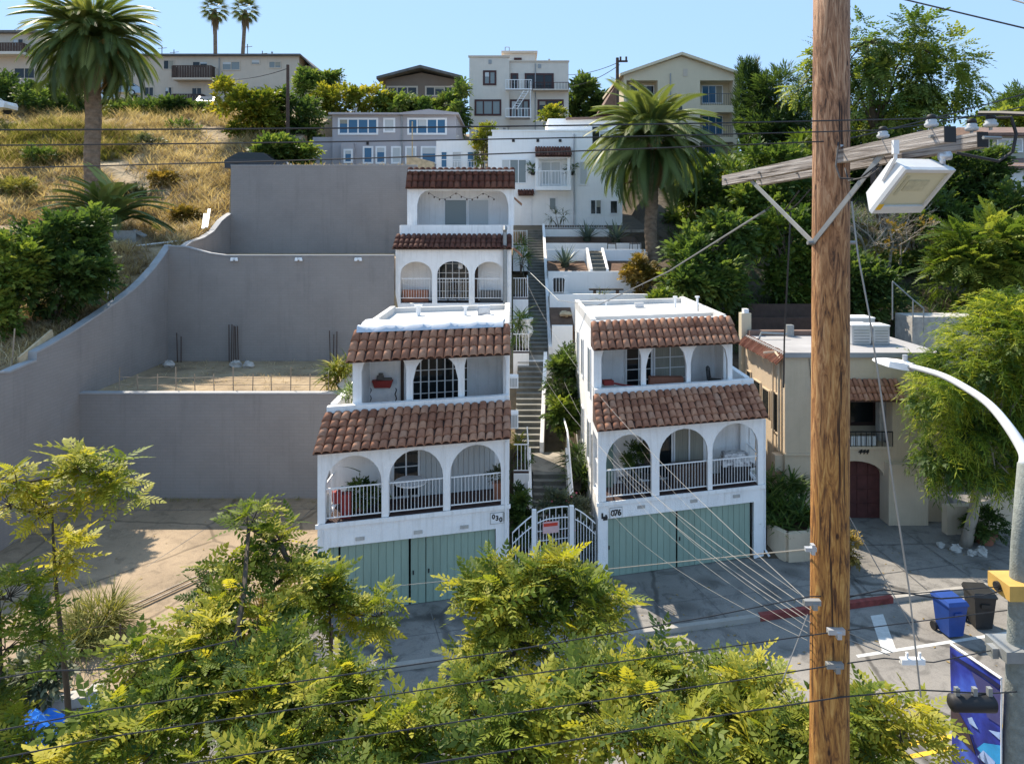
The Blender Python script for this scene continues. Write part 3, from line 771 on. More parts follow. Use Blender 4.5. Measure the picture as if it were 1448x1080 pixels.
thA = R(15.0)
A_FL = (-5.6, 20.36); A_W = 5.70
houseA, xA, UA = front_house('A', A_FL, thA, A_W, 8.0, -1, 'white arched house numbered 030, closest to the empty concrete lot', .30, .42,
    [(459.5,539.5,3.80,.84), (549.5,626.5,3.80,.86), (636.5,708.5,3.82,.84)],
    [(512,575,.30), (584,648,.62), (657,716,.30)], 22, 19, ('030', 703, 732),
    lambda U, W: ((U(463), U(477)), (U(480), U(577)), (U(580), U(601)), (U(602), U(700))))
B_FL = (2.75, 22.6); B_W = 6.06
houseB, xB, UB = front_house('B', B_FL, thA, B_W, 8.4, 1, 'white arched house numbered 076, beside the tan building', .34, .38,
    [(857,921.5,3.72,.86), (932.5,1001,3.76,.86), (1007.5,1072,3.82,.84)],
    [(850,906,.30), (913,970,.58), (976,1028,.52)], 24, 21, ('076', 871, 724.5),
    lambda U, W: ((U(858.5), U(957)), (U(959), U(1062))))
# emblem beside the number
e = MB(xB); u = UB(855); e.box(u-.11, u-.05, -.02, -.002, 1.96, 2.14); e.box(u-.05, u+.10, -.02, -.002, 1.90, 2.02); e.box(u+.02, u+.08, -.02, -.002, 2.02, 2.07)
obj('house_emblem', e, M['black'], houseB)
e = MB(xA); u = UA(714); e.box(u-.07, u+.07, -.03, -.002, 2.25, 2.5); obj('mail_slot', e, M['stone'], houseA)
# glazing on A
glazed(houseA, xA, UA(555,1.45), UA(594,1.45), 1.45, 2.74, 4.7, 2, 3, 'white', 'glass')
pb = MB(xA); n = 14
for i in range(n):
    a = UA(595,1.4)+(UA(700,1.4)-UA(595,1.4))*i/n; c = UA(595,1.4)+(UA(700,1.4)-UA(595,1.4))*(i+.92)/n; pb.box(a, c, 1.40, 1.448, 2.75, 4.75)
obj('vertical_blind', pb, M['blind'], houseA)
glazed(houseA, xA, UA(572,2.9), UA(663,2.9), 2.9, 5.27, 7.22, 8, 4, 'white', 'glass')
q = MB(xA); q.box(UA(567,2.9), UA(571,2.9), 2.84, 2.897, 5.3, 7.2); obj('door_post', q, M['darkwood'], houseA)
# glazing on B
glazed(houseB, xB, UB(884,2.9), UB(922,2.9), 2.9, 5.27, 7.22, 2, 4, 'white', 'glass')
glazed(houseB, xB, UB(924,2.9), UB(970,2.9), 2.9, 5.27, 7.22, 2, 4, 'white', 'curtain')
glazed(houseB, xB, UB(930,1.45), UB(951,1.45), 1.45, 2.48, 4.6, 1, 0, 'white', 'glass')
glazed(houseB, xB, UB(952,1.45), UB(996,1.45), 1.45, 2.48, 4.6, 2, 0, 'white', 'curtain')
glazed(houseB, xB, UB(906,1.45), UB(922,1.45), 1.45, 2.48, 4.6, 1, 0, 'white', 'glass', name='side_window')
q = MB(xB); q.box(UB(1046,1.4), UB(1052,1.4), 1.3, 1.448, 2.48, 4.8); q.box(UB(1060,1.4), UB(1068,1.4), 1.40, 1.447, 2.48, 4.5); obj('door_jamb', q, M['white'], houseB)
# windows in the sunlit flank of B (facing the stairs)
for v0, v1, z0, z1 in ((4.6,5.1,5.5,6.9), (6.4,6.9,5.3,6.9), (2.0,2.7,5.4,7.0), (2.2,2.9,3.0,4.4), (4.4,4.9,3.1,4.3)):
    q = MB(xB); q.box(-.05, -.002, v0-.06, v1+.06, z0-.06, z0); q.box(-.05, -.002, v0-.06, v1+.06, z1, z1+.06); q.box(-.05,-.002,v0-.06,v0,z0,z1); q.box(-.05,-.002,v1,v1+.06,z0,z1)
    f = obj('side_window', q, M['white'], houseB); q = MB(xB); q.box(-.02, -.001, v0, v1, z0, z1); obj('pane', q, M['glassgrey'], f)
# roof furniture of A and B
def vent_pipe(house, xf, u, v, h, r=.05, cap=True):
    b = MB(); x, y, z = xf(u, v, 7.8); b.tube([(x,y,z),(x,y,z+h)], r, 8)
    if cap: b.tube([(x,y,z+h),(x,y,z+h+.06)], [r*1.9, r*1.9], 10)
    obj('vent_pipe', b, M['white'], house)
vent_pipe(houseB, xB, 4.4, 6.6, .42); vent_pipe(houseB, xB, 5.05, 5.2, .55); vent_pipe(houseB, xB, 1.2, 6.5, .3, .03)
vent_pipe(houseA, xA, 2.0, 6.8, .35, .09); vent_pipe(houseA, xA, 3.9, 6.4, .3, .06)
b = MB(xA); b.box(4.4, 4.9, 6.2, 6.6, 7.81, 8.16); b.box(4.45, 4.85, 6.1, 6.199, 7.9, 8.1); obj('roof_vent_box', b, M['alu'], houseA)
b = MB(xB); b.box(2.6, 3.0, 6.9, 7.2, 7.81, 8.0); obj('roof_vent_box', b, M['alu'], houseB)
# slack canvas over A's front parapet
b = MB(xA); n = 16; prof = [(1.60,7.98),(1.70,8.13),(1.86,8.17),(2.02,8.10),(2.5,8.22),(3.05,8.19)]
vs = []
for i in range(n+1):
    for j, (v, z) in enumerate(prof): vs.append((.75+(A_W-.95)*i/n, v, z + .045*math.sin(i*1.9+j*1.3)*(j not in (0,))))
b.add(vs, [(i*6+j, i*6+j+1, (i+1)*6+j+1, (i+1)*6+j) for i in range(n) for j in range(5)])
obj('parapet_canvas', b, M['canvas'], houseA, True)

# ------------------------------------------------------------ house C (behind A)
C_FL = (-5.98, 36.3); C_W = 5.95
xC = mk_xf(C_FL, 0); UC = lambda px, v=0: u_at(px, C_FL, 0, v)
houseC = thing('arched_house', 'white arched house with dark brown roof tiles, uphill behind house 030', 'house', (C_FL[0], C_FL[1], 4.4))
w = MB(xC); F1 = 7.3
w.box(0, C_W, 0, .22, 4.3, F1)
arch_wall(w, 0, C_W, F1, 10.05, [(UC(566),UC(611),F1,8.78,.66), (UC(618),UC(663),F1,8.78,.68), (UC(671),UC(713),F1,8.78,.66)], 0, .2)
for a, b_ in ((0,.2), (C_W-.2, C_W)):
    w.box(a, b_, .22, 1.3, 4.3, F1); w.box(a, b_, .22, 1.3, 9.4, 10.05); w.box(a, b_, 1.3, 9.8, 4.3, 11.3)
w.box(.2, C_W-.2, 1.3, 1.45, F1, 10.6); w.box(.2, C_W-.2, .22, 1.3, 10.0, 10.1); w.box(.2, C_W-.2, 9.6, 9.8, 4.3, 11.3)
w.box(.1, C_W+.1, 1.0, 1.2, 10.1, 11.32)
a0 = UC(576,1.6); a1 = UC(727,1.6)
round_wall(w, a0, a1, 11.32, 13.25, [(UC(590,1.6), UC(719,1.6), 13.15, .62)], 1.55, 1.75)
w.box(a0, a0+.2, 1.75, 9.8, 11.3, 14.2); w.box(a1-.2, a1, 1.75, 9.8, 11.3, 14.2); w.box(a0+.2, a1-.2, 3.0, 3.15, 10.6, 14.0); w.box(a0+.2, a1-.2, 9.6, 9.8, 11.3, 14.2)
w.box(a0+.2, a1-.2, 1.75, 3.0, 13.3, 13.4)
obj('wall', w, M['stucco'], houseC)
b = MB(xC); b.box(.2, C_W-.2, .22, 1.3, F1-.08, F1); obj('balcony_floor', b, M['floorred'], houseC); b = MB(xC); b.box(.2, C_W-.2, 1.2, 3.0, 10.62, 10.72); obj('balcony_floor', b, M['floorred'], houseC)
b = MB(xC); b.box(a0, a1, 1.75, 9.8, 14.2, 14.28); obj('flat_roof', b, M['roofwhite'], houseC)
for lo, hi, nc, nr, (v0,z0,v1,z1), mm in ((-.12, C_W+.02, 23, 3, (-.3,10.12,1.0,10.78), 'tile_dark'), (a0-.06, a1+.05, 18, 3, (1.3,13.28,2.0,14.36), 'tile_dark')):
    dk = MB(xC); dk.hexa([(lo,v0+.04,z0-.04),(hi,v0+.04,z0-.04),(hi,v1,z0-.04),(lo,v1,z0-.04),(lo,v0,z0),(hi,v0,z0),(hi,v1,z1),(lo,v1,z1)])
    tl = MB(xC); tiles(tl, lo, hi, v0, z0, v1, z1, nc, nr, 11); o = obj('tiled_roof', tl, M[mm], houseC, True); obj('roof_deck', dk, M['deck'], o)
for a, b_ in ((566,611),(618,663),(671,713)): railing(houseC, 'railing', xC, UC(a)+.01, UC(b_)-.01, .1, 7.55, 8.58, .13)
glazed(houseC, xC, UC(612,1.3), UC(668,1.3), 1.3, 7.32, 9.75, 6, 4, 'white', 'glass', .05)
q = MB(xC); q.box(UC(668,1.3), UC(676,1.3), 1.2, 1.297, 7.32, 9.6); obj('door_post', q, M['darkwood'], houseC)
glazed(houseC, xC, UC(628,3), UC(661,3), 3.0, 10.75, 12.75, 1, 0, 'white', 'glassgrey')
glazed(houseC, xC, UC(661.5,3), UC(692,3), 3.0, 10.75, 12.75, 1, 0, 'white', 'blind')
b = MB(); p = at(714, 325, 36.2); b.tube([(p.x,36.15,4.6),(p.x,36.15,p.z)], .10, 8); b.tube([(p.x,36.15,p.z),(p.x,36.0,p.z+.12),(p.x,35.85,p.z-.05)], [.12,.12,.1], 8)
obj('service_conduit', b, M['steel'], houseC)
q = thing('string_lights', 'short string of dark bulbs hung under the uppermost brown tile eave', 'string lights', (UC(606,1.4)-5.98,37.8,13)); SP = []
for k in range(13):
    uu = UC(606+k*7.7,1.4); zz = 13.0 - .35*abs(math.sin(k*.62)); b = MB(); b.blob(xC(uu, 1.5, zz), (.045,.045,.05), k, 6, 4, 0); obj('bulb', b, M['darkwood'], q); SP.append(xC(uu, 1.5, zz+.05))
b = MB(); b.tube(SP, .008, 4); obj('string', b, M['darkwood'], q)
l = MB(); p = Vector(xC(UC(651,.6), .7, 9.15)); l.lathe(p, [(.03,.2),(.12,.1),(.14,-.1),(.05,-.14)], 8)
l.tube([p+Vector((0,0,.2)), p+Vector((0,0,.9))], .012, 5)
tag(obj('porch_lamp', l, M['white'], loc=tuple(p)), 'white lantern hanging in the dark middle arch of the uphill arched house', 'lamp')

# window air conditioners and entry landings on the stair side
for i, (px0, px1, py0, py1, Y, lab) in enumerate(((722,733,533,549,25.5,'white louvred window unit on the wall above the middle stair flight, upper of two'), (721,733,585,606,24.6,'white louvred window unit on the wall, lower of two'))):
    x0 = -.085; x1 = wx(px1, Y); z0, z1 = wz(py1, Y), wz(py0, Y)
    t = thing('window_air_conditioner', lab, 'air conditioner', (x0, Y, z0), 'window units on the stair wall')
    b = MB(); b.box(x0, x1, Y, Y+.5, z0, z1); obj('casing', b, M['white'], t)
    b = MB()
    for k in range(5): xx = x0+.03+(x1-x0-.06)*k/5; b.box(xx, xx+.022, Y-.012, Y-.001, z0+.05, z1-.05)
    obj('grille', b, M['steel'], t)
for px0, px1, pyt, pyb, pyf, Y, D_, lab in ((722,748,628,666,700,25.2,2.2,'white railed entry landing with red pots, lowest on the staircase'), (726,747,393,421,470,37.5,2.0,'white railed entry landing beside the uppermost stair flight'),
        (728,746,326,345,372,43.0,2.0,'small white railed landing near the top of the stairs'), (726,748,472,497,540,33.2,1.8,'white railed landing with hanging plants at the middle of the stairs')):
    x0, x1 = .06, wx(px1, Y); zt, zb, zf = wz(pyt, Y), wz(pyb, Y), wz(pyf, Y)
    t = thing('entry_landing', lab, 'landing', ((x0+x1)/2, Y, zf), 'entry landings beside the stairs')
    b = MB(); b.box(x0, x1, Y, Y+D_, zf-.5, zb-.08); obj('base', b, M['stucco'], t)
    b = MB(); b.box(x0, x1-.002, Y+.01, Y+D_, zb-.078, zb-.03); obj('floor', b, M['floorred'], t)
    idx = lambda u, v, z: (u, v, z)
    railing(t, 'railing', idx, x0, x1, Y+.04, zb, zt, .13, t=.022)
    b = MB(); b.box(x1-.04, x1, Y, Y+D_, zt-.04, zt); n = int(D_/.15)
    for k in range(n): b.box(x1-.03, x1-.008, Y+k*.15+.06, Y+k*.15+.08, zb, zt-.04)
    obj('railing', b, M['white'], t)

# ------------------------------------------------------------ staircase
def flight(label, x0a, x1a, x0b, x1b, Ya, Yb, za, zb, n, walls=True):
    t = thing('stair_flight', label, 'stairs', ((x0a+x1a)/2, Ya, za))
    b = MB(); s = MB()
    for i in range(n):
        f0, f1 = i/n, (i+1)/n; y0, y1 = Ya+(Yb-Ya)*f0, Ya+(Yb-Ya)*f1; z1 = za+(zb-za)*f1; z0 = za+(zb-za)*f0
        l, r = x0a+(x0b-x0a)*f0, x1a+(x1b-x1a)*f0
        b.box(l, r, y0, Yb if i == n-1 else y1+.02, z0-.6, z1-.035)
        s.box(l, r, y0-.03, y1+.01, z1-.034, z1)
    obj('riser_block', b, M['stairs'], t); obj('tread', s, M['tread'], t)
    if walls:
        w = MB()
        for xa, xb in ((x1a+.004, x1b+.004),):
            w.hexa([(xa,Ya-.1,za-.6),(xa+.16,Ya-.1,za-.6),(xb+.16,Yb,zb-.6),(xb,Yb,zb-.6),(xa,Ya-.1,za+.42),(xa+.16,Ya-.1,za+.42),(xb+.16,Yb,zb+.42),(xb,Yb,zb+.42)])
        obj('side_wall', w, M['stucco'], t)
    return t
flight('pale stair flight just behind the white gate', .72, 1.92, .80, 2.0, 23.9, 26.5, 0.02, 2.1, 12, False)
b = MB(); b.box(.06, 2.6, 26.52, 28.78, 1.4, 2.1); struct('stair_landing', b, M['concrete'])
flight('dark weathered stair flight between the two numbered white houses', .10, 1.12, .28, 1.50, 28.8, 33.5, 2.1, 4.9, 16)
b = MB(); b.box(.2, 1.95, 33.52, 34.98, 4.0, 4.9); struct('stair_landing', b, M['concrete'])
b = MB(); b.box(.2, 1.9, 33.35, 33.515, 4.1, 4.93); tag(obj('landing_curb', b, M['stucco'], loc=(1,33.4,4.1)), 'low white curb across the stair landing at mid climb', 'curb')
flight('long dark stair flight climbing beside the terraced garden', .84, 1.80, 1.05, 2.05, 35.0, 48.0, 4.9, 10.95, 38)
t = thing('stair_balustrade', 'white stepped side posts and rail lining the lowest stair flight', 'balustrade', (.65, 23.9, 0))
b = MB()
for xx, zz in ((.56, 0), (2.0, .3)):
    b.hexa([(xx,23.5,-.1),(xx+.14,23.5,-.1),(xx+.14,26.5,1.9),(xx,26.5,1.9),(xx,23.5,1.2),(xx+.14,23.5,1.2),(xx+.14,26.5,3.0),(xx,26.5,3.0)])
obj('side_wall', b, M['stucco'], t)
b = MB(); b.tube([(2.08,24,2.0),(2.08,26.5,3.6),(2.08,28.6,3.6)], .035, 6); b.tube([(2.08,26.5,2.9),(2.08,26.5,3.6)], .03, 6); obj('handrail', b, M['white'], t)

# ------------------------------------------------------------ entrance gate
gt = thing('entrance_gate', 'white metal gate with arched top rails between the white houses', 'gate', (1.3, 22.2, 0))
GA = Vector((-.04, 21.95, 0)); GB = Vector((2.72, 22.66, 0))
def gp(f, z): p = GA.lerp(GB, f); return Vector((p.x, p.y, z))
def gtop(f):
    k = min(f/.46, 1) if f < .5 else min((1-f)/.40, 1); return 1.75 + .70*math.sin(k*math.pi/2)
def gate_part(name, f0, f1, n, thick=.012):
    b = MB()
    fs = [f0+(f1-f0)*i/12 for i in range(13)]
    b.tube([gp(f, gtop(f)) for f in fs], .022, 6); b.tube([gp(f, gtop(f)-.34) for f in fs], .018, 6); b.tube([gp(f, .15) for f in fs], .018, 6)
    for i in range(n+1):
        f = f0+(f1-f0)*i/n; b.tube([gp(f, .05), gp(f, gtop(f) - (0 if i % 2 == 0 else .24))], thick, 5)
    return obj(name, b, M['white'], gt)
gate_part('side_panel', .02, .24, 6); gate_part('side_panel', .74, .98, 7); leaf = gate_part('gate_leaf', .30, .66, 10)
b = MB()
for z in (.55,.85,1.15,1.45,1.75): b.tube([gp(.30, z), gp(.66, z)], .012, 5)
obj('cross_bars', b, M['white'], leaf)
b = MB()
for f in (.265, .70): p = gp(f, 0); b.box(p.x-.07, p.x+.07, p.y-.07, p.y+.07, 0, 2.45)
obj('gate_post', b, M['white'], gt)
b = MB(); p = gp(.455, 1.86); q = (GB-GA).normalized(); rz = math.atan2(q.y, q.x); b.cbox(p+Vector((0,-.05,0)), .52, .015, .36, rz)
sg = obj('notice', b, mat('pale_red_notice', (.62,.42,.42), .7, .1, 4), leaf)
b = MB(); b.cbox(p+Vector((0,-.062,.09)), .46, .006, .10, rz); b.cbox(p+Vector((-.1,-.062,.17)), .2, .006, .05, rz); obj('notice_band', b, M['redink'], sg)

# ------------------------------------------------------------ terraced garden beside the stairs
def gwall(label, x0, x1, Y, z0, z1, th=.2, extra=None):
    b = MB(); b.box(x0, x1, Y, Y+th, z0, z1)
    if extra: extra(b)
    o = obj('garden_wall', b, M['stucco_far'], loc=((x0+x1)/2, Y, z0)); return tag(o, label, 'garden wall', 'white garden walls of the terraces')
def bed(x0, x1, Y0, Y1, z0, z1, m='soil', d=.8):
    b = MB(); b.hexa([(x0,Y0,z0-d),(x1,Y0,z0-d),(x1,Y1,z1-d),(x0,Y1,z1-d),(x0,Y0,z0),(x1,Y0,z0),(x1,Y1,z1),(x0,Y1,z1)]); struct('soil' if m == 'soil' else 'patio', b, M[m])
gwall('tall white garden wall block just above the dark shrub, lowest terrace', 1.98, 3.0, 35.0, 3.2, 6.35, .2)
bed(1.98, 3.1, 35.2, 37.5, 6.3, 6.95)
gwall('long white garden wall right under the bench terrace', 2.0, 7.2, 37.5, 5.6, 7.65)
bed(2.0, 7.4, 37.7, 41.0, 7.35, 7.35, 'concrete', .7)
gwall('white garden wall behind the dark bench', 2.1, 7.6, 41.0, 6.6, 8.62)
bed(2.1, 4.45, 41.2, 43.5, 8.58, 9.1); bed(5.6, 7.7, 41.2, 43.5, 8.58, 9.1)
gwall('white garden wall behind the single large agave', 2.15, 4.55, 43.5, 8.2, 9.8)
gwall('short white garden wall in front of the two patio chairs', 5.6, 8.2, 43.5, 8.2, 9.8)
b = MB()
for i in range(5): b.box(4.705, 5.485, 41.21+i*.5, 41.72+i*.5+(1.6 if i == 4 else 0), 8.0, 8.62+(i+1)*.2)
tag(obj('garden_steps', b, M['stairs'], loc=(5.1,41.2,8.0)), 'short grey garden steps between sloping white cheeks', 'steps')
b = MB()
for xa in (4.55, 5.49): b.hexa([(xa,41.22,8),(xa+.15,41.22,8),(xa+.15,43.6,8),(xa,43.6,8),(xa,41.22,8.75),(xa+.15,41.22,8.75),(xa+.15,43.6,9.9),(xa,43.6,9.9)])
tag(obj('stair_cheek', b, M['stucco'], loc=(5.1,41.2,8.0)), 'pair of sloping white cheek walls flanking the garden steps', 'cheek wall')
bed(2.2, 8.4, 43.7, 46.0, 9.62, 9.62, 'concrete', .8)
gwall('white garden wall behind the patio chairs, under the twin agaves', 2.2, 8.4, 46.0, 9.3, 10.12)
bed(2.2, 8.3, 46.2, 48.0, 10.06, 10.5)
gwall('topmost white garden wall at the foot of the stepped white house', 2.2, 6.6, 48.0, 9.9, 11.02)
bed(-.5, 9.5, 48.25, 51.6, 10.96, 10.96, 'concrete', .6)
# curtain side wall along the garden at the stair
t = thing('garden_railing', 'white metal railing on the terrace before the stepped white house', 'railing', (4.2, 48.1, 11.02))
railing(t, 'rail_panel', lambda u,v,z:(u,v,z), 2.25, 6.4, 48.1, 11.1, 11.95, .16, t=.02)
t = thing('garden_railing', 'white metal railing with a dark bin at the bench terrace edge', 'railing', (2.8, 37.6, 7.65))
railing(t, 'rail_panel', lambda u,v,z:(u,v,z), 2.02, 3.0, 37.6, 7.72, 8.62, .14, t=.022)
def bench(p, label):
    t = thing('garden_bench', label, 'bench', p); x, y, z = p
    b = MB(); b.box(x-.92, x+.92, y-.2, y+.2, z+.42, z+.50); obj('seat', b, M['black'], t)
    for s in (-.62, .62): b = MB(); b.box(x+s-.07, x+s+.07, y-.16, y+.16, z, z+.419); obj('leg', b, M['darkwood'], t)
bench((wx(857,38.4), 38.4, 7.36), 'dark wooden bench on the white terrace')
def patio_chair(p, rz, label, m='black', group=None, s=1.0):
    t = thing('patio_chair', label, 'chair', p, group); c = Vector(p); rm = Matrix.Rotation(rz,3,'Z')
    T = lambda x,y,z: c + rm @ (Vector((x,y,z))*s)
    b = MB(); b.xf = T; b.box(-.24,.24,-.24,.24,.42,.46); obj('seat', b, M[m], t)
    b = MB(); b.xf = T
    b.tube([(-.24,.26,.46),(-.23,.30,.85),(-.1,.33,.93),(.1,.33,.93),(.23,.30,.85),(.24,.26,.46)], .018, 5)
    for k in range(-2,3): b.tube([(k*.08,.25,.46),(k*.08,.33,.92)], .01, 4)
    obj('backrest', b, M[m], t)
    for sx in (-.22,.22):
        for sy in (-.22,.22): b = MB(); b.xf = T; b.tube([(sx,sy,.42),(sx*1.1,sy*1.1,0)], .015, 5); obj('leg', b, M[m], t)
    return t
patio_chair((wx(865,44.6),44.6,9.62), R(170), 'dark patio chair behind the white wall, nearer the garden steps', group='patio chairs on the terrace', s=1.15)
patio_chair((wx(898,44.6),44.6,9.62), R(190), 'dark patio chair behind the white wall, nearer the palm trunk', group='patio chairs on the terrace', s=1.15)
b = MB(); p = at(790,415,38.6); b.lathe((p.x,38.6,7.36), [(.26,0),(.32,.9),(.34,.95),(.28,1.05)], 10); tag(obj('garden_bin', b, M['blackbin'], loc=(p.x,38.6,7.36)), 'black round bin behind the terrace railing', 'bin')
# ============================================================ grey block retaining walls
GW = 'grey blockwork retaining walls of the empty lot'
def rwall(label, x0, x1, Y, z0, topf, xs_=(), m='block_x', cap=True):
    """frontal wall with a top line topf(x)"""
    t = thing('retaining_wall', label, 'retaining wall', ((x0+x1)/2, Y, z0), GW)
    X = sorted([x0, x1] + [x for x in xs_ if x0 < x < x1]); b = MB(); c = MB()
    for a, d in zip(X, X[1:]):
        b.hexa([(a,Y,z0),(d,Y,z0),(d,Y+.28,z0),(a,Y+.28,z0),(a,Y,topf(a)),(d,Y,topf(d)),(d,Y+.28,topf(d)),(a,Y+.28,topf(a))])
        c.hexa([(a,Y-.03,topf(a)),(d,Y-.03,topf(d)),(d,Y+.31,topf(d)),(a,Y+.31,topf(a)),(a,Y-.03,topf(a)+.06),(d,Y-.03,topf(d)+.06),(d,Y+.31,topf(d)+.06),(a,Y+.31,topf(a)+.06)])
    obj('blockwork', b, M[m], t); obj('coping', c, M['capstone'], t)
    return t
rwall('lowest grey block wall facing the concrete lot, left of house 030', -17.5, -5.75, 28.6, -.2, lambda x: 4.50)
rwall('middle grey block wall above the dirt terrace, with small lamps', -17.5, -6.02, 36.0, 3.9, lambda x: float(np.interp(x, [-17.5,-16.6,-15.4,-14.6], [10.22,10.18,9.85,9.74])), [-17,-16.6,-16,-15.4,-15,-14.6])
rwall('uppermost grey block wall behind the brown-tiled house', -17.5, -5.9, 44.0, 9.0, lambda x: 14.98)
# side wall with sweeping top
t = thing('retaining_wall', 'long grey block wall with curved sweeping top along the dry slope', 'retaining wall', (-17.64, 24, 0), GW)
ty = [20,21.5,22.5,23.4,24,24.6,25.6,26.0,26.01,27,28.1,29.9,31.2,32.6,33.7,34.66,35.5,36.28]; tz = [5.4,5.6,5.9,6.15,6.3,6.2,6.3,6.32,6.62,6.80,7.04,7.5,7.85,8.27,8.72,9.2,9.72,10.25]
b = MB(); c = MB(); x0, x1 = -17.78, -17.5
for i in range(len(ty)-1):
    a, d = ty[i], ty[i+1]; za, zd = tz[i], tz[i+1]
    b.hexa([(x0,a,-.3),(x1,a,-.3),(x1,d,-.3),(x0,d,-.3),(x0,a,za),(x1,a,za),(x1,d,zd),(x0,d,zd)])
    c.hexa([(x0-.05,a,za),(x1+.03,a,za),(x1+.03,d,zd),(x0-.05,d,zd),(x0-.05,a,za+.07),(x1+.03,a,za+.07),(x1+.03,d,zd+.07),(x0-.05,d,zd+.07)])
obj('blockwork', b, M['block_y'], t); obj('coping', c, M['capstone'], t)
t = thing('retaining_wall', 'short grey wing wall stub with stepped top beside the uppermost block wall', 'retaining wall', (-17.64, 40, 9), GW)
b = MB(); c = MB()
P = [(37.2,9.9),(38.6,10.35),(40.2,10.55),(41.5,10.9),(42.6,11.5),(43.3,11.75),(44.2,12.0)]
for (a,za),(d,zd) in zip(P, P[1:]):
    b.hexa([(x0,a,8.8),(x1,a,8.8),(x1,d,8.8),(x0,d,8.8),(x0,a,za),(x1,a,za),(x1,d,zd),(x0,d,zd)])
    c.hexa([(x0-.03,a,za),(x1+.03,a,za),(x1+.03,d,zd),(x0-.03,d,zd),(x0-.03,a,za+.06),(x1+.03,a,za+.06),(x1+.03,d,zd+.06),(x0-.03,d,zd+.06)])
obj('blockwork', b, M['block_y'], t); obj('coping', c, M['capstone'], t)
for px, ds in ((332,'closest to the curved wall'), (423,'in the middle of the row'), (507,'closest to the brown-tiled house')):
    p = at(px, 366, 35.98); t = thing('wall_lamp', 'small white lamp on the middle grey wall, '+ds, 'lamp', p, 'lamps along the middle grey wall')
    b = MB(); b.cbox((p.x,35.96,p.z), .26, .07, .12); obj('bracket', b, M['white'], t)
    for s in (-.12,.12): b = MB(); b.lathe((p.x+s,35.88,p.z-.06), [(.05,.12),(.075,.05),(.085,-.04)], 8); obj('lamp_head', b, M['white'], t)
# rebar bundles standing on the dirt terrace
for px0, px1, py0, n, lab in ((324,337,458,5,'cluster of five rusty rebar rods against the middle wall'), (251,256,470,2,'pair of dark rebar rods in the corner of the walls'), (467,476,466,3,'three dark rebar rods close to the white house')):
    t = thing('rebar_bundle', lab, 'rebar', (wx((px0+px1)/2,35.7),35.7,4.4)); b = MB()
    for i in range(n):
        x = wx(px0+(px1-px0)*i/max(1,n-1), 35.7); b.tube([(x,35.7,4.3),(x+random.uniform(-.06,.06),35.72,wz(py0,35.7)-random.uniform(0,.25))], .026, 5)
    obj('rods', b, M['darkwood'], t)
t = thing('string_fence', 'low stake and string fence along the edge of the dirt terrace', 'fence', (-11.5,29.3,4.4))
for i, px in enumerate(range(168, 470, 27)):
    x = wx(px, 29.3); b = MB(); h = .75 if i % 3 else 1.05; b.tube([(x,29.3,4.2),(x+random.uniform(-.04,.04),29.3,4.4+h)], .022, 5); obj('stake', b, M['wood'], t)
b = MB()
for z in (4.72, 5.02): b.tube([(wx(168,29.3)+(wx(465,29.3)-wx(168,29.3))*k/14, 29.3, z+random.uniform(-.03,.03)) for k in range(15)], .012, 4)
obj('string', b, M['wood'], t)
for i, (px, Y, lab) in enumerate(((333,34.6,'pale concrete lump on the dirt near the rebar cluster'), (352,34.4,'broken concrete lump with dark base on the dirt terrace'), (238,34.6,'pale concrete lump in the corner of the dirt terrace'))):
    x = wx(px, Y); b = MB(); b.blob((x,Y,4.5), (.28,.2,.2), i+3); tag(obj('concrete_lump', b, M['stone'], loc=(x,Y,4.4)), lab, 'rubble')
b = MB(); p = at(497,541,29.2); b.blob((p.x,29.2,4.75), (.5,.3,.42), 9); tag(obj('boulder', b, M['stone'], loc=(p.x,29.2,4.4)), 'rounded grey boulder at the terrace edge beside house 030', 'boulder')

# ============================================================ far buildings
def window(par, r, Y, fm='white', gm='glass_sky', fw=.12, mull=1, hm=0, side=None):
    x0, x1, z1, z0 = wx(r[0],Y), wx(r[2],Y), wz(r[1],Y), wz(r[3],Y)
    b = MB(); d = .07
    b.box(x0,x0+fw,Y-d,Y-.002,z0,z1); b.box(x1-fw,x1,Y-d,Y-.002,z0,z1); b.box(x0+fw,x1-fw,Y-d,Y-.002,z1-fw,z1); b.box(x0+fw,x1-fw,Y-d,Y-.002,z0,z0+fw)
    for i in range(1, mull): x = x0+(x1-x0)*i/mull; b.box(x-fw*.35,x+fw*.35,Y-d+.005,Y-.002,z0+fw,z1-fw)
    for i in range(1, hm+1): z = z0+(z1-z0)*i/(hm+1); b.box(x0+fw,x1-fw,Y-d+.01,Y-.002,z-fw*.3,z+fw*.3)
    f = obj('window', b, M[fm], par)
    p = MB(); p.box(x0+fw*.5,x1-fw*.5,Y-.03,Y-.001,z0+fw*.5,z1-fw*.5); obj('pane', p, M[gm], f)
    wr = random.Random(int(r[0]*7+r[1]))
    if gm not in ('blind','curtain') and wr.random() < .65 and (x1-x0) > .6:
        k = wr.randrange(mull); xa_, xb2 = x0+fw+(x1-x0-2*fw)*k/mull, x0+fw+(x1-x0-2*fw)*(k+1)/mull; zb_ = z0+fw if wr.random() < .5 else z0+(z1-z0)*wr.uniform(.35,.7)
        q = MB(); q.box(xa_+.01,xb2-.01,Y-.04,Y-.031,zb_,z1-fw); obj('drawn_blind', q, M['curtain' if wr.random() < .4 else 'blind'], f)
    return f
def wbox(b, r, Y, D):
    b.box(wx(r[0],Y), wx(r[2],Y), Y, Y+D, wz(r[3],Y), wz(r[1],Y))
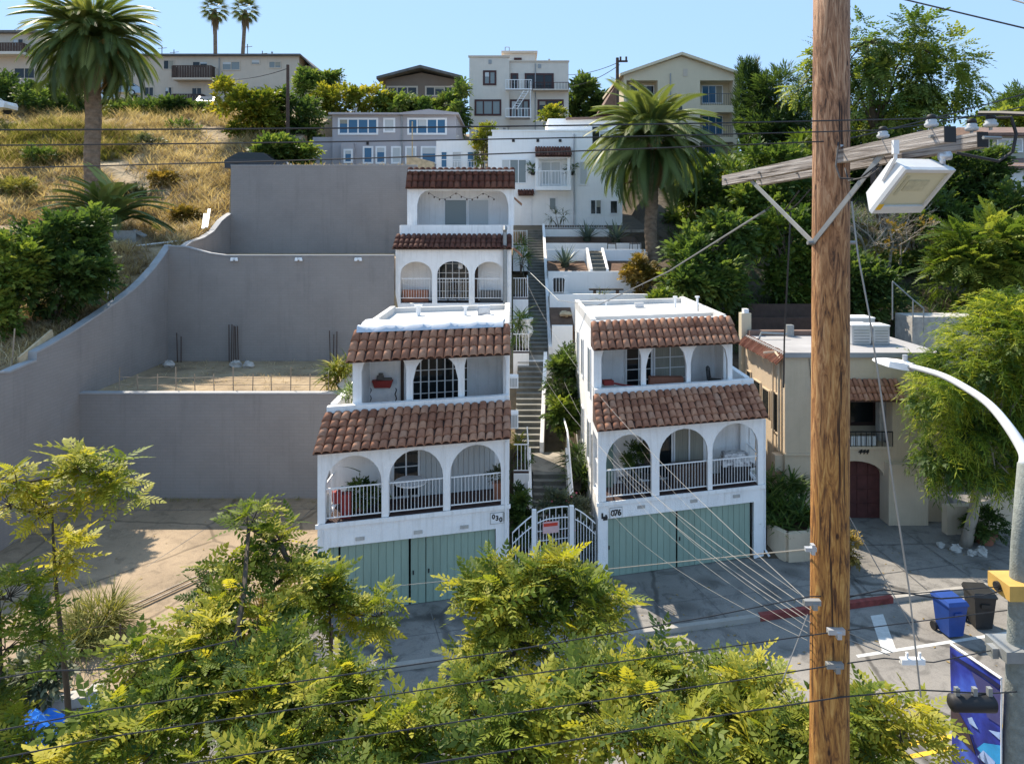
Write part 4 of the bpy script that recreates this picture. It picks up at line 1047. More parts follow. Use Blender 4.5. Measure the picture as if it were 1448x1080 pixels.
def bal(par, r, Y, d=1.0, slab='white', rail='white', step=.25, fl=.15, solid=False):
    """balcony: slab, railing panel round three sides"""
    x0, x1, z1, z0 = wx(r[0],Y), wx(r[2],Y), wz(r[1],Y), wz(r[3],Y)
    s = MB(); s.box(x0,x1,Y-d,Y-.002,z0,z0+fl); k = obj('balcony', s, M[slab], par)
    b = MB()
    b.box(x0,x1,Y-d,Y-d+.05,z1-.06,z1); b.box(x0,x0+.05,Y-d+.05,Y-.01,z1-.06,z1); b.box(x1-.05,x1,Y-d+.05,Y-.01,z1-.06,z1)
    n = int((x1-x0)/step); t = step*.42 if solid else .02
    for i in range(n+1): x = x0+.03+(x1-x0-.06)*i/n; b.box(x-t,x+t,Y-d+.01,Y-d+.04,z0+fl,z1-.06)
    for xx in (x0+.025, x1-.025):
        for i in range(1,4): y = Y-d+d*i/4; b.box(xx-.02,xx+.02,y-t,y+t,z0+fl,z1-.06)
    obj('railing', b, M[rail], k)
    return k
# E: lavender-grey two storey house
Y = 60; t = thing('house', 'lavender-grey two-storey house with blue-reflecting windows above the block wall', 'house', (wx(557,Y),Y,15))
b = MB(); b.box(wx(470,Y),wx(645,Y),Y,Y+9,14.5,wz(163,Y)); wbox(b,(482,202,500,235),Y-.6,.6); obj('wall', b, M['lav'], t)
b = MB(); b.hexa([(wx(466,Y),Y-.4,wz(163,Y)),(wx(566,Y),Y-.4,wz(163,Y)),(wx(566,Y),Y+9.4,wz(163,Y)),(wx(466,Y),Y+9.4,wz(163,Y)),(wx(466,Y),Y-.4,wz(160,Y)),(wx(566,Y),Y-.4,wz(160.5,Y)),(wx(566,Y),Y+9.4,wz(156,Y)),(wx(466,Y),Y+9.4,wz(156,Y))])
xa, xb_, xc = wx(566.2,Y), wx(607,Y), wx(649,Y); zz = wz(163,Y)
b.ext([(xa,Y-.4,zz),(xc,Y-.4,zz),(xc,Y-.4,wz(160.5,Y)),(xb_,Y-.4,wz(155.5,Y)),(xa,Y-.4,wz(160.5,Y))], (0,9.8,0)); obj('roof', b, M['lav'], t)
for r, n in (((478,167,535,191),4), ((542,167,559,188),1), ((576,167,632,191),4)): window(t, r, Y, mull=n, fw=.16)
for r, g_ in (((513,207,528,232),'glass_sky'), ((531,207,546,232),'glass_sky'), ((553,207,568,232),'blind'), ((573,207,589,232),'glass_sky'), ((595,207,618,232),'glass_sky')): window(t, r, Y, gm=g_, fw=.15)
window(t, (486,211,499,231), Y-.6, fw=.15)
b = MB(); b.box(wx(520,Y)-.09,wx(520,Y)+.09,Y-.15,Y-.002,wz(205,Y),wz(200,Y)); obj('porch_light', b, M['black'], t)
b = MB(); b.box(wx(440,Y),wx(470,Y)-.01,Y+.5,Y+.7,15,wz(193,Y)); tag(obj('garden_screen', b, M['lav'], loc=(wx(455,Y),Y,15)), 'low grey screen wall running off the lavender-grey house', 'wall')
# white block beside D with railing
Y = 53; t = thing('house', 'small white flat-roofed annex with three blue windows behind the top tile roof', 'house', (wx(648,Y),Y,14.6))
b = MB(); b.box(wx(617,Y),wx(676,Y),Y,Y+5,14.4,wz(198,Y)); obj('wall', b, M['stucco_far'], t); b = MB(); b.box(wx(617,Y)+.1,wx(676,Y)-.1,Y+.1,Y+4.9,wz(198,Y),wz(198,Y)+.06); obj('flat_roof', b, M['roofwhite'], t)
for r in ((623,214,633,238),(639,214,653,238),(660,214,671,238)): window(t, r, Y, hm=1, fw=.08)
railing(t, 'railing', lambda u,v,z:(u,v,z), wx(636,Y), wx(690,Y), Y-.6, wz(243,Y), wz(229,Y), .2, t=.03)
b = MB(); p = at(588,230,50); b.hexa([(p.x-.6,49.6,14.9),(p.x+1.3,49.6,14.9),(p.x+1.3,50.4,14.9),(p.x-.6,50.4,14.9),(p.x-.6,49.6,16.2),(p.x+1.3,49.6,15.7),(p.x+1.3,50.4,15.7),(p.x-.6,50.4,16.2)])
tag(obj('lean_to', b, M['plank'], loc=(p.x,50,14.9)), 'small brown wooden lean-to behind the uppermost tile roof', 'shed')
b = MB(); p = at(583,175,51); b.tube([(p.x,51,14.8),(p.x,51,wz(172,51))], .05, 6); tag(obj('timber_post', b, M['plank'], loc=(p.x,51,14.8)), 'thin pale timber post rising beside the brown lean-to', 'post')
# D: stepped white house
Y = 51; t = thing('house', 'white stepped flat-roofed house at the head of the staircase', 'house', (wx(780,Y),Y,11))
b = MB(); b.box(wx(696,Y),wx(880,Y),Y,Y+8,10.6,wz(186,Y)); b.box(wx(727,Y),wx(733,Y),Y-.004,Y+.1,10.7,wz(240,Y)); b.box(wx(775,Y+3),wx(878,Y+3),Y+3,Y+7.8,wz(186,Y),wz(168,Y+3)); obj('wall', b, M['stucco_far'], t)
b = MB(); b.box(wx(694.5,Y),wx(881,Y),Y-.05,Y+.25,wz(186,Y),wz(184,Y)); b.box(wx(690,Y),wx(696,Y)-.003,Y+.3,Y+7,10.6,wz(192,Y)); obj('parapet', b, M['stucco_far'], t)
b = MB(); b.hexa([(wx(800,Y+3),Y+2.6,wz(170,Y+3)),(wx(878,Y+3),Y+2.6,wz(168,Y+3)),(wx(878,Y+3),Y+8,wz(168,Y+3)),(wx(800,Y+3),Y+8,wz(170,Y+3)),(wx(800,Y+3),Y+2.6,wz(167.5,Y+3)),(wx(878,Y+3),Y+2.6,wz(165.5,Y+3)),(wx(878,Y+3),Y+8,wz(165.5,Y+3)),(wx(800,Y+3),Y+8,wz(167.5,Y+3))]); obj('roof', b, M['shingle_brown'], t)
for r, n, g_ in (((709,225,745,260),3,'glassgrey'), ((819,228,831,262),1,'glassgrey'), ((776,279,787,298),1,'glassgrey'), ((834,282,851,304),2,'glass'), ((862,283,874,303),1,'glass')): window(t, r, Y, mull=n, gm=g_, fw=.08)
window(t, (836,178,860,206), Y, mull=2, gm='glass', fw=.08)
b = MB()
for px in (726,760.5,792): p = at(px,199,Y-.02); b.cbox(p, .2, .06, .2)
obj('roof_drain', b, M['black'], t)
window(t, (764,228,794,262), Y, mull=2, gm='blind', fw=.1)
k = bal(t, (757,243,806,270), Y, 1.1, 'stucco_far', 'white', .22, .28)
b = MB(); 
for px in (759,804): x = wx(px,Y-.9); b.box(x-.1,x+.1,Y-1.0,Y-.85,wz(268,Y),wz(224,Y))
b.box(wx(757,Y),wx(806,Y),Y-1.05,Y-.002,wz(226,Y),wz(222,Y)); obj('porch_frame', b, M['stucco_far'], k)
for (pa, pb_, pt, pb2, dd, nc) in ((757,806,209,223,1.25,13), (733,754,269,276,.6,6)):
    tl = MB(); tiles(tl, wx(pa,Y)-.05, wx(pb_,Y)+.05, Y-dd, wz(pb2,Y), Y-.05, wz(pt,Y), nc, 2, 2); o = obj('tiled_awning', tl, M['tile_dark'], t, True)
    dk = MB(); dk.hexa([(wx(pa,Y),Y-dd+.05,wz(pb2,Y)-.06),(wx(pb_,Y),Y-dd+.05,wz(pb2,Y)-.06),(wx(pb_,Y),Y-.01,wz(pb2,Y)-.06),(wx(pa,Y),Y-.01,wz(pb2,Y)-.06),(wx(pa,Y),Y-dd+.05,wz(pb2,Y)),(wx(pb_,Y),Y-dd+.05,wz(pb2,Y)),(wx(pb_,Y),Y-.01,wz(pt,Y)),(wx(pa,Y),Y-.01,wz(pt,Y))]); obj('awning_deck', dk, M['deck'], o)
d_ = MB(); d_.box(wx(736,Y),wx(752,Y),Y-.05,Y-.002,11.0,wz(279,Y)); obj('door', d_, M['white'], t)
for i, px in enumerate((753.5,808.5)):
    p = at(px,243,Y-.3); q = thing('hanging_planter', ('dark leafy planter hung beside the porch of the stepped white house, nearer the door','dark planter hung beside the porch of the stepped white house, nearer the palm')[i], 'planter', p, 'planters by the porch')
    b = MB(); b.lathe(p, [(.12,-.25),(.2,0)], 8); obj('pot', b, M['black'], q); pa_, cs = clumps([(tuple(p+Vector((0,0,.3))),(.28,.25,.35))],6,50,T_SPRAY,.3,.15); leafmesh('foliage', pa_, M['lf_dark'], q)
# F: beige three storey apartment block
Y = 75; t = thing('apartment_building', 'tall beige three-storey block with dark red window frames and metal balconies', 'apartment building', (wx(734,Y),Y,18))
b = MB(); b.box(wx(664,Y),wx(720,Y),Y-.5,Y+10,16,wz(82,Y)); b.box(wx(720,Y)+.002,wx(804,Y),Y,Y+10,16,wz(87,Y)); b.box(wx(712,Y+2),wx(757,Y+2),Y+2,Y+6,wz(88,Y),wz(76,Y+2)); obj('wall', b, M['greige'], t)
b = MB(); b.box(wx(662.5,Y),wx(721,Y),Y-.6,Y-.3,wz(83,Y),wz(80.5,Y)); b.box(wx(721,Y)+.01,wx(805,Y),Y-.1,Y+.2,wz(88,Y),wz(86,Y)); b.box(wx(709,Y+2),wx(760,Y+2),Y+1.7,Y+6.2,wz(76,Y+2),wz(73,Y+2)); obj('roof_edge', b, M['beige'], t)
b = MB(); b.box(wx(727,Y),wx(738,Y),Y+1.9,Y+1.998,wz(79,Y),wz(76,Y)); b.box(wx(723,Y),wx(754,Y),Y+1.9,Y+1.997,wz(86,Y),wz(83,Y)); obj('louvre', b, M['redframe'], t)
b = MB()
for px in (714,720): b.tube([(wx(px,Y),Y+3,wz(76,Y)),(wx(px,Y),Y+3,wz(57,Y))], .04, 4)
b.tube([(wx(714,Y),Y+3,wz(57,Y)),(wx(720,Y),Y+3,wz(57,Y))], .04, 4); obj('roof_antenna', b, M['steel'], t)
for r, n, yy in (((683,100,702,121),2,Y-.5),((671,141,709,164),3,Y-.5),((722,104,733,128),1,Y),((742,104,783,128),3,Y),((721,141,749,169),3,Y),((760,141,797,164),3,Y)): window(t, r, yy, 'redframe', 'glass' if r[0] in (722,760,742) else 'glassgrey', .2, n)
window(t, (672,183,686,196), Y-.5, 'white', 'glass_sky', .12)
for px,py,yy in ((693,88,Y-.5),(763,94,Y)): b = MB(); p = at(px,py,yy); b.cbox((p.x,yy-.03,p.z), .34,.05,.45); obj('vent_grille', b, M['steel'], t)
bal(t, (715,115,752,129), Y-.6, .9, 'white','white',.3,.1); bal(t, (715,155,751,168), Y-.6, .9, 'white','white',.3,.1); bal(t, (753,119,804,130), Y, 1.0, 'greige','redframe',.3,.12)
b = MB(); p0 = at(724,155,Y-1.6); p1 = at(741,128,Y-1.6)
for s in (0,.5): b.tube([p0+Vector((s,0,0)), p1+Vector((s,0,0))], .04, 4)
for k in range(8): q = p0.lerp(p1,(k+.5)/8); b.tube([q, q+Vector((.5,0,0))], .03, 4)
b.tube([at(750,115,Y-1.6), at(750,168,Y-1.6)], .04, 4); obj('fire_ladder', b, M['white'], t)
# G: low brown gabled house
Y = 80; t = thing('house', 'low brown gabled house with wide dark windows among hedges', 'house', (wx(594,Y),Y,23))
b = MB(); X0,X1,ze = wx(545,Y),wx(645,Y),wz(113,Y); b.ext([(X0,Y,22),(X1,Y,22),(X1,Y,ze),(wx(596,Y),Y,wz(103,Y)),(X0,Y,ze)], (0,9,0)); obj('wall', b, M['brownwall'], t)
b = MB(); A_ = (wx(535,Y),wz(115,Y)); P_ = (wx(596,Y),wz(99,Y)); B_ = (wx(655,Y),wz(114,Y))
for (q0,q1) in ((A_,P_),(P_,B_)): b.ext([(q0[0],Y-1.2,q0[1]),(q1[0],Y-1.2,q1[1]),(q1[0],Y-1.2,q1[1]+.3),(q0[0],Y-1.2,q0[1]+.3)], (0,11,0))
obj('roof', b, M['shingle'], t)
for r in ((547,122,591,137),(601,122,642,137)): window(t, r, Y, 'beige', 'glass', .18, 3)
b = MB(); b.box(wx(588,Y),wx(600,Y),Y+2,Y+2.6,wz(100,Y),wz(95.5,Y)); obj('chimney', b, M['shingle'], t)
# H: cream gabled apartment building
Y = 72; t = thing('apartment_building', 'cream gabled apartment block with recessed balconies behind the palm', 'apartment building', (wx(963,Y),Y,18.4))
ze = wz(106,Y); xa, xb_, xm = wx(882,Y), wx(1044,Y), wx(963,Y)
b = MB(); rec = [(990,114,1037,149),(990,159,1037,194),(990,201,1037,219),(886,114,930,149),(886,159,930,194)]
b.box(xa,wx(886,Y),Y,Y+1.6,17,ze); b.box(wx(930,Y),wx(990,Y),Y,Y+1.6,17,ze); b.box(wx(1037,Y),xb_,Y,Y+1.6,17,ze)
for a, c in ((886,930),(990,1037)):
    for p0, p1 in ((106,114),(149,159),(194,201),(219,236)): b.box(wx(a,Y),wx(c,Y),Y,Y+1.6,wz(p1,Y) if p1<236 else 17,wz(p0,Y))
b.box(xa,xb_,Y+1.6,Y+13,17,ze); b.ext([(xa,Y,ze),(xb_,Y,ze),(xm,Y,wz(80,Y))], (0,13,0)); obj('wall', b, M['cream'], t)
b = MB()
for q0, q1 in (((wx(876,Y),wz(109,Y)),(xm,wz(79,Y))), ((xm,wz(79,Y)),(wx(1048,Y),wz(108,Y)))): b.ext([(q0[0],Y-.5,q0[1]),(q1[0],Y-.5,q1[1]),(q1[0],Y-.5,q1[1]+.28),(q0[0],Y-.5,q0[1]+.28)], (0,14,0))
obj('roof', b, M['cream'], t)
for r in ((992,121,1022,147),(992,164,1022,192),(992,204,1022,218),(890,121,925,147),(890,164,925,192)): window(t, r, Y+1.6, 'white', 'glass' if r[0]==890 else 'glass_sky', .09, 3)
for r in rec: 
    x0,x1,z1,z0 = wx(r[0],Y),wx(r[2],Y),wz(r[3]-17,Y),wz(r[3],Y); b = MB(); b.box(x0,x1,Y+.1,Y+.15,z1-.06,z1)
    n = int((x1-x0)/.22)
    for i in range(n+1): x = x0+(x1-x0)*i/n; b.box(x-.015,x+.015,Y+.11,Y+.14,z0,z1-.06)
    obj('railing', b, M['shingle'], t)
b = MB(); p = at(969,103,Y); b.cbox((p.x,Y-.03,p.z), .45,.05,.75); obj('vent_grille', b, M['beige'], t)
b = MB(); p = at(962,157,Y); b.cbox((p.x,Y-.03,p.z), .35,.05,1.0); obj('stair_window', b, M['glass'], t)
b = MB(); b.ext([(wx(850,Y+6),Y+4,wz(150,Y+4)),(wx(879,Y+4),Y+4,wz(106,Y+4)),(wx(879,Y+4),Y+4,wz(158,Y+4))], (0,8,0)); tag(obj('roof_slope', b, M['shingle_brown'], loc=(wx(865,Y),Y+4,19)), 'brown sloping roof end beside the cream gabled block', 'roof')
# I: long two storey apartment block
Y = 85; t = thing('apartment_building', 'long low tan apartment block with wooden balcony under the twin fan palms', 'apartment building', (wx(300,Y),Y,24.3))
b = MB(); b.box(wx(163,Y),wx(423,Y),Y,Y+10,22,wz(80,Y)); b.box(wx(423,Y)+.002,wx(438,Y),Y+2,Y+10,22,wz(88,Y)); obj('wall', b, M['beige'], t)
b = MB(); b.box(wx(160,Y),wx(426,Y),Y-.5,Y+10.5,wz(80,Y)+.003,wz(77.5,Y)); b.hexa([(wx(426,Y)+.01,Y-.3,wz(80,Y)),(wx(442,Y),Y-.3,wz(96,Y)),(wx(442,Y),Y+10,wz(96,Y)),(wx(426,Y)+.01,Y+10,wz(80,Y)),(wx(426,Y)+.01,Y-.3,wz(77.5,Y)),(wx(442,Y),Y-.3,wz(93,Y)),(wx(442,Y),Y+10,wz(93,Y)),(wx(426,Y)+.01,Y+10,wz(77.5,Y))]); obj('roof', b, M['shingle'], t)
for r, n in (((231,85,247,99),2),((314,87,340,100),2),((355,84,368,92),1),((380,87,398,97),2),((204,123,218,137),2),((233,123,244,136),2),((271,124,286,137),2),((326,123,346,138),1),((357,122,370,131),2),((272,87,294,97),2)): window(t, r, Y, 'beige', 'glass' if r[0] in (204,233,271,231,272) else 'glassgrey', .1, n)
bal(t, (251,96,305,116), Y, 1.3, 'beige', 'darkwood', .3, .25, True); bal(t, (249,135,291,153), Y, 1.0, 'beige', 'darkwood', .3, .25, True)
for px, h in ((229,20),(246,14),(350,22),(371,12),(318,8),(322,8)): 
    b = MB(); x = wx(px,Y+3); z = wz(78,Y)-.2; b.tube([(x,Y+3,z),(x,Y+3,z+h*.085+.4)], .05, 4); 
    if h > 10: b.tube([(x-.5,Y+3,z+h*.085),(x+.6,Y+3,z+h*.085+.1)], .035, 4)
    obj('roof_aerial', b, M['darkwood'], t)
# I2: building at the far edge
Y = 78; t = thing('apartment_building', 'tan flat-roofed block with dark balcony, partly hidden by the big date palm', 'apartment building', (wx(20,Y),Y,22))
b = MB(); b.box(wx(-90,Y),wx(66,Y),Y,Y+10,21,wz(48,Y)); obj('wall', b, M['beige'], t); b = MB(); b.box(wx(-92,Y),wx(68,Y),Y-.5,Y+10.5,wz(48,Y)+.002,wz(44.5,Y)); obj('roof', b, M['shingle'], t)
window(t, (18,55,34,66), Y, 'beige','glass',.1,2); bal(t, (-30,65,44,81), Y, 1.4, 'greige','darkwood',.3,.3,True); window(t, (20,96,50,112), Y, 'beige','glass',.1,2)
# K: pale green house at right
Y = 58; t = thing('house', 'pale khaki house with brown shingle roofs at the hilltop edge beyond the crossarm', 'house', (wx(1450,Y),Y,14))
b = MB(); b.box(wx(1392,Y),wx(1600,Y),Y,Y+7,13,wz(192,Y)); obj('wall', b, M['khaki'], t)
b = MB(); b.box(wx(1403,Y-3),wx(1600,Y-3),Y-3,Y-.01,12.5,wz(237,Y)); obj('porch_wall', b, M['stucco_far'], t)
b = MB(); b.hexa([(wx(1382,Y),Y-.6,wz(193,Y)),(wx(1610,Y),Y-.6,wz(193,Y)),(wx(1610,Y),Y+7.6,wz(193,Y)),(wx(1382,Y),Y+7.6,wz(193,Y)),(wx(1392,Y),Y-.6,wz(189,Y)),(wx(1610,Y),Y-.6,wz(189,Y)),(wx(1610,Y),Y+3.5,wz(172,Y)),(wx(1392,Y),Y+3.5,wz(172,Y))])
b.hexa([(wx(1392,Y-3),Y-3.6,wz(240,Y-3)),(wx(1610,Y-3),Y-3.6,wz(240,Y-3)),(wx(1610,Y),Y-.1,wz(230,Y)),(wx(1396,Y),Y-.1,wz(230,Y)),(wx(1392,Y-3),Y-3.6,wz(236,Y-3)),(wx(1610,Y-3),Y-3.6,wz(236,Y-3)),(wx(1610,Y),Y-.1,wz(224,Y)),(wx(1396,Y),Y-.1,wz(224,Y))]); obj('roof', b, M['shingle_brown'], t)
window(t, (1409,196,1446,216), Y, 'white', 'blind', .12, 2); window(t, (1424,262,1434,284), Y-3, 'white','glassgrey',.1)
Y = 95; t = thing('house', 'small pale house glimpsed between trees on the far hilltop', 'house', (wx(1140,Y),Y,22)); b = MB(); b.box(wx(1118,Y),wx(1148,Y),Y,Y+6,20,wz(150,Y)); obj('wall', b, M['khaki'], t); b = MB(); b.box(wx(1114,Y),wx(1150,Y),Y-.5,Y+6.5,wz(150,Y)+.002,wz(147,Y)); obj('roof', b, M['shingle'], t); window(t,(1124,155,1142,166),Y,'white','glass_sky',.12,2)

# ============================================================ J: tan house on the street
JX0, JX1, JY = 10.42, 16.6, 27.0
t = thing('tan_house', 'two-storey tan stucco house with maroon arched garage door numbered 444', 'house', (JX0, JY, 0)); houseJ = t
ga, gb = wx(1166,JY), wx(1250,JY); ba, bb = wx(1158,JY), wx(1262,JY)
zb0, zb1 = wz(634,JY), wz(562,JY); zt = wz(503,JY)
b = MB()
arch_wall(b, JX0, JX1, 0, zb0-.3, [(ga, gb, 0, 1.72, .62)], JY, JY+.45)
b.box(JX0, ba, JY, JY+.45, zb0-.3, zt); b.box(bb, JX1, JY, JY+.45, zb0-.3, zt); b.box(ba, bb, JY, JY+.45, zb1+.25, zt); b.box(ba, bb, JY, JY+.45, zb0-.3, zb0-.02)
b.box(JX0, JX0+.25, JY+.45, JY+4.6, 0, zt); b.box(JX1-.25, JX1, JY+.45, JY+4.6, 0, zt); b.box(JX0+.25, JX1-.25, JY+4.35, JY+4.6, 0, zt)
b.box(ba-.3, bb+.3, JY+1.6, JY+1.75, zb0-.4, zt-.5)
b.box(wx(1250,JY)+.0, wx(1305,JY), JY-.35, JY-.002, 0, zb0-.5)
b.box(JX0-.05, ba, JY-.06, JY-.003, zb0-.26, zb0-.18)
obj('wall', b, M['tan'], t)
b = MB(); b.box(ga-.02, gb+.02, JY+.38, JY+.44, .04, 2.4); n = 8
gd = MB(); gd.box(ga+.01, gb-.01, JY+.30, JY+.36, .05, 2.34)
for i in range(5):
    for k in range(4):
        xa_ = ga+.08+(gb-ga-.16)*i/5; za_ = .12+.54*k; gd.box(xa_+.03, xa_+(gb-ga-.16)/5-.03, JY+.275, JY+.299, za_+.04, za_+.50)
obj('garage_door', gd, M['maroon'], t)
b = MB(); b.box(ba, bb, JY-.05, JY+1.6, zb0-.02+.001, zb0+.08); obj('balcony', b, M['tan'], t)
b = MB(); b.box(ba, bb, JY-.03, JY+.01, zb0+.62, zb0+.66)
for i in range(15): x = ba+(bb-ba)*i/14; b.box(x-.01,x+.01,JY-.025,JY+.005,zb0+.08,zb0+.62)
obj('railing', b, M['black'], t)
b = MB()
for i in range(9): x = wx(1192,JY)+(1.3)*i/9; b.box(x,x+.12,JY+.03,JY+.07,zb0+.10,zb0+.46)
obj('slatted_panel', b, M['blind'], t)
f = MB(); f.box(wx(1196,JY+1.6), wx(1236,JY+1.6), JY+1.5, JY+1.598, zb0+.45, zb1-.05); wnd = obj('window_frame', f, M['floorred'], t); f = MB(); f.box(wx(1199,JY+1.6), wx(1232,JY+1.6), JY+1.47, JY+1.499, zb0+.6, zb1-.2); obj('pane', f, M['glass'], wnd)
f = MB(); f.box(wx(1240,JY+.8), wx(1250,JY+.8), JY+.6, JY+.9, zb0+.1, zb1+.2); obj('porch_column', f, M['stone'], t)
xj = lambda u,v,z:(u,v,z)
tl = MB(); tiles(tl, ba-.1, bb+.15, JY-.6, wz(560,JY), JY-.02, wz(536,JY), 16, 3, 4); o = obj('tiled_awning', tl, M['tile'], t, True)
dk = MB(); dk.hexa([(ba-.1,JY-.58,wz(560,JY)-.08),(bb+.15,JY-.58,wz(560,JY)-.08),(bb+.15,JY-.01,wz(560,JY)-.08),(ba-.1,JY-.01,wz(560,JY)-.08),(ba-.1,JY-.58,wz(560,JY)),(bb+.15,JY-.58,wz(560,JY)),(bb+.15,JY-.01,wz(536,JY)),(ba-.1,JY-.01,wz(536,JY))]); obj('awning_deck', dk, M['deck'], o)
b = MB(); b.box(JX0, JX1, JY, JY+4.6, zt, zt+.08); b.box(JX0-.06, JX1+.06, JY-.12, JY-.002, zt-.05, zt+.14); obj('flat_roof', b, M['roofgrey'], t)
tl = MB(MB().xf); tl.xf = lambda u,v,z: (JX0-v, JY+4.6-u+0, z)
tiles(tl, 0, 4.7, .35, zt-.22, -.05, zt+.12, 22, 1, 8); obj('tiled_verge', tl, M['tile'], t, True)
b = MB(); b.box(JX0+.1, JX1-.1, JY+4.3, JY+4.62, zt+.081, zt+.30); obj('parapet', b, M['shingle_brown'], t)
z0, z1 = wz(640,JY-.02), wz(625,JY)
text('444', .26, M['ink'], t, (wx(1220,JY), JY-.04, wz(638,JY)), 0, .35)
# sunlit flank windows (facing house 076) and pipes
for y0, y1, z0, z1 in ((29.6,30.4,4.0,4.7),(28.6,29.3,3.6,4.6),(27.6,28.3,3.2,4.7),(30.8,31.3,4.3,4.9)):
    q = MB(); q.box(JX0-.05,JX0-.002,y0-.05,y1+.05,z0-.05,z0); q.box(JX0-.05,JX0-.002,y0-.05,y1+.05,z1,z1+.05); q.box(JX0-.05,JX0-.002,y0-.05,y0,z0,z1); q.box(JX0-.05,JX0-.002,y1,y1+.05,z0,z1)
    f = obj('side_window', q, M['tan'], t); q = MB(); q.box(JX0-.02,JX0-.001,y0,y1,z0,z1); obj('pane', q, M['glass'], f)
b = MB(); b.tube([(JX0-.08,27.4,6.3),(JX0-.08,27.4,2.6)], .05, 6); b.tube([(JX0-.08,27.25,6.2),(JX0-.08,27.8,6.35),(JX0-.5,27.9,6.3)], .05, 6); b.tube([(JX0-.09,28.0,5.9),(JX0-.09,28.0,2.4)], .035, 6); b.box(JX0-.32,JX0-.003,27.15,27.55,1.9,2.5)
obj('service_pipe', b, M['tan'], t)
b = MB(); b.tube([(wx(1110,JY)+.9,JY-.05,zt-.1),(wx(1122,JY)+1.0,JY-.05,2.0)], .012, 4); b.box(JX0+.55,JX0+.75,JY-.06,JY-.003,1.55,1.7); obj('utility_cable', b, M['black'], t)
for r, Yy, d_, lab in (((1199,449,1237,470),30.5,.9,'largest silver rooftop unit, boxy, at the rear'), ((1205,459,1232,487),28.9,.8,'silver rooftop unit closest to the utility pole, front row'), ((1235,460,1258,487),28.9,.8,'silver rooftop unit in the front row, closest to the weeping tree')):
    x0,x1,z1,z0 = wx(r[0],Yy),wx(r[2],Yy),wz(r[1],Yy),zt+.08; q = thing('rooftop_unit', lab, 'air conditioner', ((x0+x1)/2,Yy,z0), 'silver units on the tan roof')
    b = MB(); b.box(x0,x1,Yy,Yy+d_,z0+.05,z1-.05); b.box(x0+.03,x1-.03,Yy+.03,Yy+d_-.03,z0,z0+.05); obj('casing', b, M['alu'], q)
    b = MB(); b.box(x0-.02,x1+.02,Yy-.02,Yy+d_+.02,z1-.049,z1); obj('lid', b, M['white'], q)
    b = MB()
    for k in range(5): zz = z0+.12+(z1-z0-.25)*k/5; b.box(x0+.08,x1-.08,Yy-.012,Yy-.001,zz,zz+.03)
    obj('grille', b, M['steel'], q)
q = thing('vent_cabinet', 'tall pale cabinet with small cap at the rear of the tan roof', 'cabinet', (wx(1063,31),31,5)); b = MB(); b.box(wx(1056,31),wx(1070,31),31.7,32.1,4.2,wz(446,31)); obj('casing', b, M['cream'], q); b = MB(); b.box(wx(1060,31),wx(1067,31),31.75,32.05,wz(446,31)+.001,wz(440,31)); obj('cap', b, M['white'], q)
b = MB(); p = at(1118,470,31); b.box(p.x-.15,p.x+.15,31,31.3,zt+.08,wz(460,31)); b.tube([(p.x-1.6,30.4,zt+.08),(p.x-1.5,30.4,zt+.35),(p.x-.4,30.4,zt+.3)], .05, 6); obj('roof_pipe', b, M['steel'], houseJ)
# slope behind the tan house: concrete ledge, handrail, timber boards
b = MB(); b.box(wx(1290,33.5),wx(1475,33.5),33.5,35,4.2,wz(448,33.5)); tag(obj('concrete_ledge', b, M['stone'], loc=(19,33.5,4.2)), 'grey concrete ledge on the slope above the weeping tree', 'ledge')
t = thing('handrail', 'thin white handrail stepping down the dark slope beside the rooftop units', 'handrail', at(1262,440,33.2))
b = MB(); P = [at(1262,398,33.2), at(1291,424,33.2), at(1306,436,33.2)]; b.tube(P, .035, 6); obj('rail', b, M['steel'], t)
for p_, y_ in zip(P, (452,462,470)): b = MB(); q_ = Vector((p_.x, p_.y, wz(y_,33.2))); b.tube([p_, q_], .03, 6); obj('post', b, M['steel'], t)
for k, (x0_, x1_, y_, z_, lab) in enumerate(((1046,1150,33.2,466,'dark timber board holding the bare slope, lowest of three'),(1050,1160,34.6,449,'dark timber board holding the bare slope, middle of three'),(1058,1150,36.0,430,'dark timber board holding the bare slope, topmost of three'))):
    b = MB(); z_ = wz(z_,y_); b.box(wx(x0_,y_),wx(x1_,y_),y_,y_+.12,z_-1.4,z_); tag(obj('timber_board', b, M['darkwood'], loc=(wx(x0_,y_),y_,z_-1.4)), lab, 'board', 'timber boards on the slope')
# planter, low walls, pots
def planter_wall(label, pts, z0, z1, th=.25, m='tan'):
    b = MB()
    for (x0_,y0_),(x1_,y1_) in zip(pts, pts[1:]):
        d = Vector((x1_-x0_, y1_-y0_, 0)); L = d.length; c = Vector(((x0_+x1_)/2,(y0_+y1_)/2,(z0+z1)/2)); b.cbox(c, L, th, z1-z0, math.atan2(d.y,d.x))
    return tag(obj('planter_wall', b, M[m], loc=(*pts[0],z0)), label, 'planter wall')
planter_wall('beige curved planter wall beside house 076, below dark strap leaves', [(8.95,24.6),(9.3,23.9),(10.1,24.0),(10.9,25.2),(10.95,26.7)], 0, .95, .22, 'tan')
b = MB(); b.add([(8.8,24.8,.8),(9.3,24.0,.8),(10.1,24.1,.8),(10.8,25.2,.8),(10.8,26.95,.8),(8.8,26.95,.8)], [(0,1,2,3,4,5)]); struct('soil', b, M['soil'])
planter_wall('low cream wall beyond the weeping tree trunk', [(15.9,26.0),(17.2,26.1),(22.5,27.6)], 0, 1.05, .3, 'tan')
b = MB(); b.ext([(17.4,26.0,.9),(23,27.6,.9),(23,27.6,2.6),(17.4,26.0,1.0)], (0.1,.3,0)); tag(obj('sloping_wall', b, M['tan'], loc=(20,26.5,1)), 'cream wall rising at a slope behind the weeping tree', 'wall')
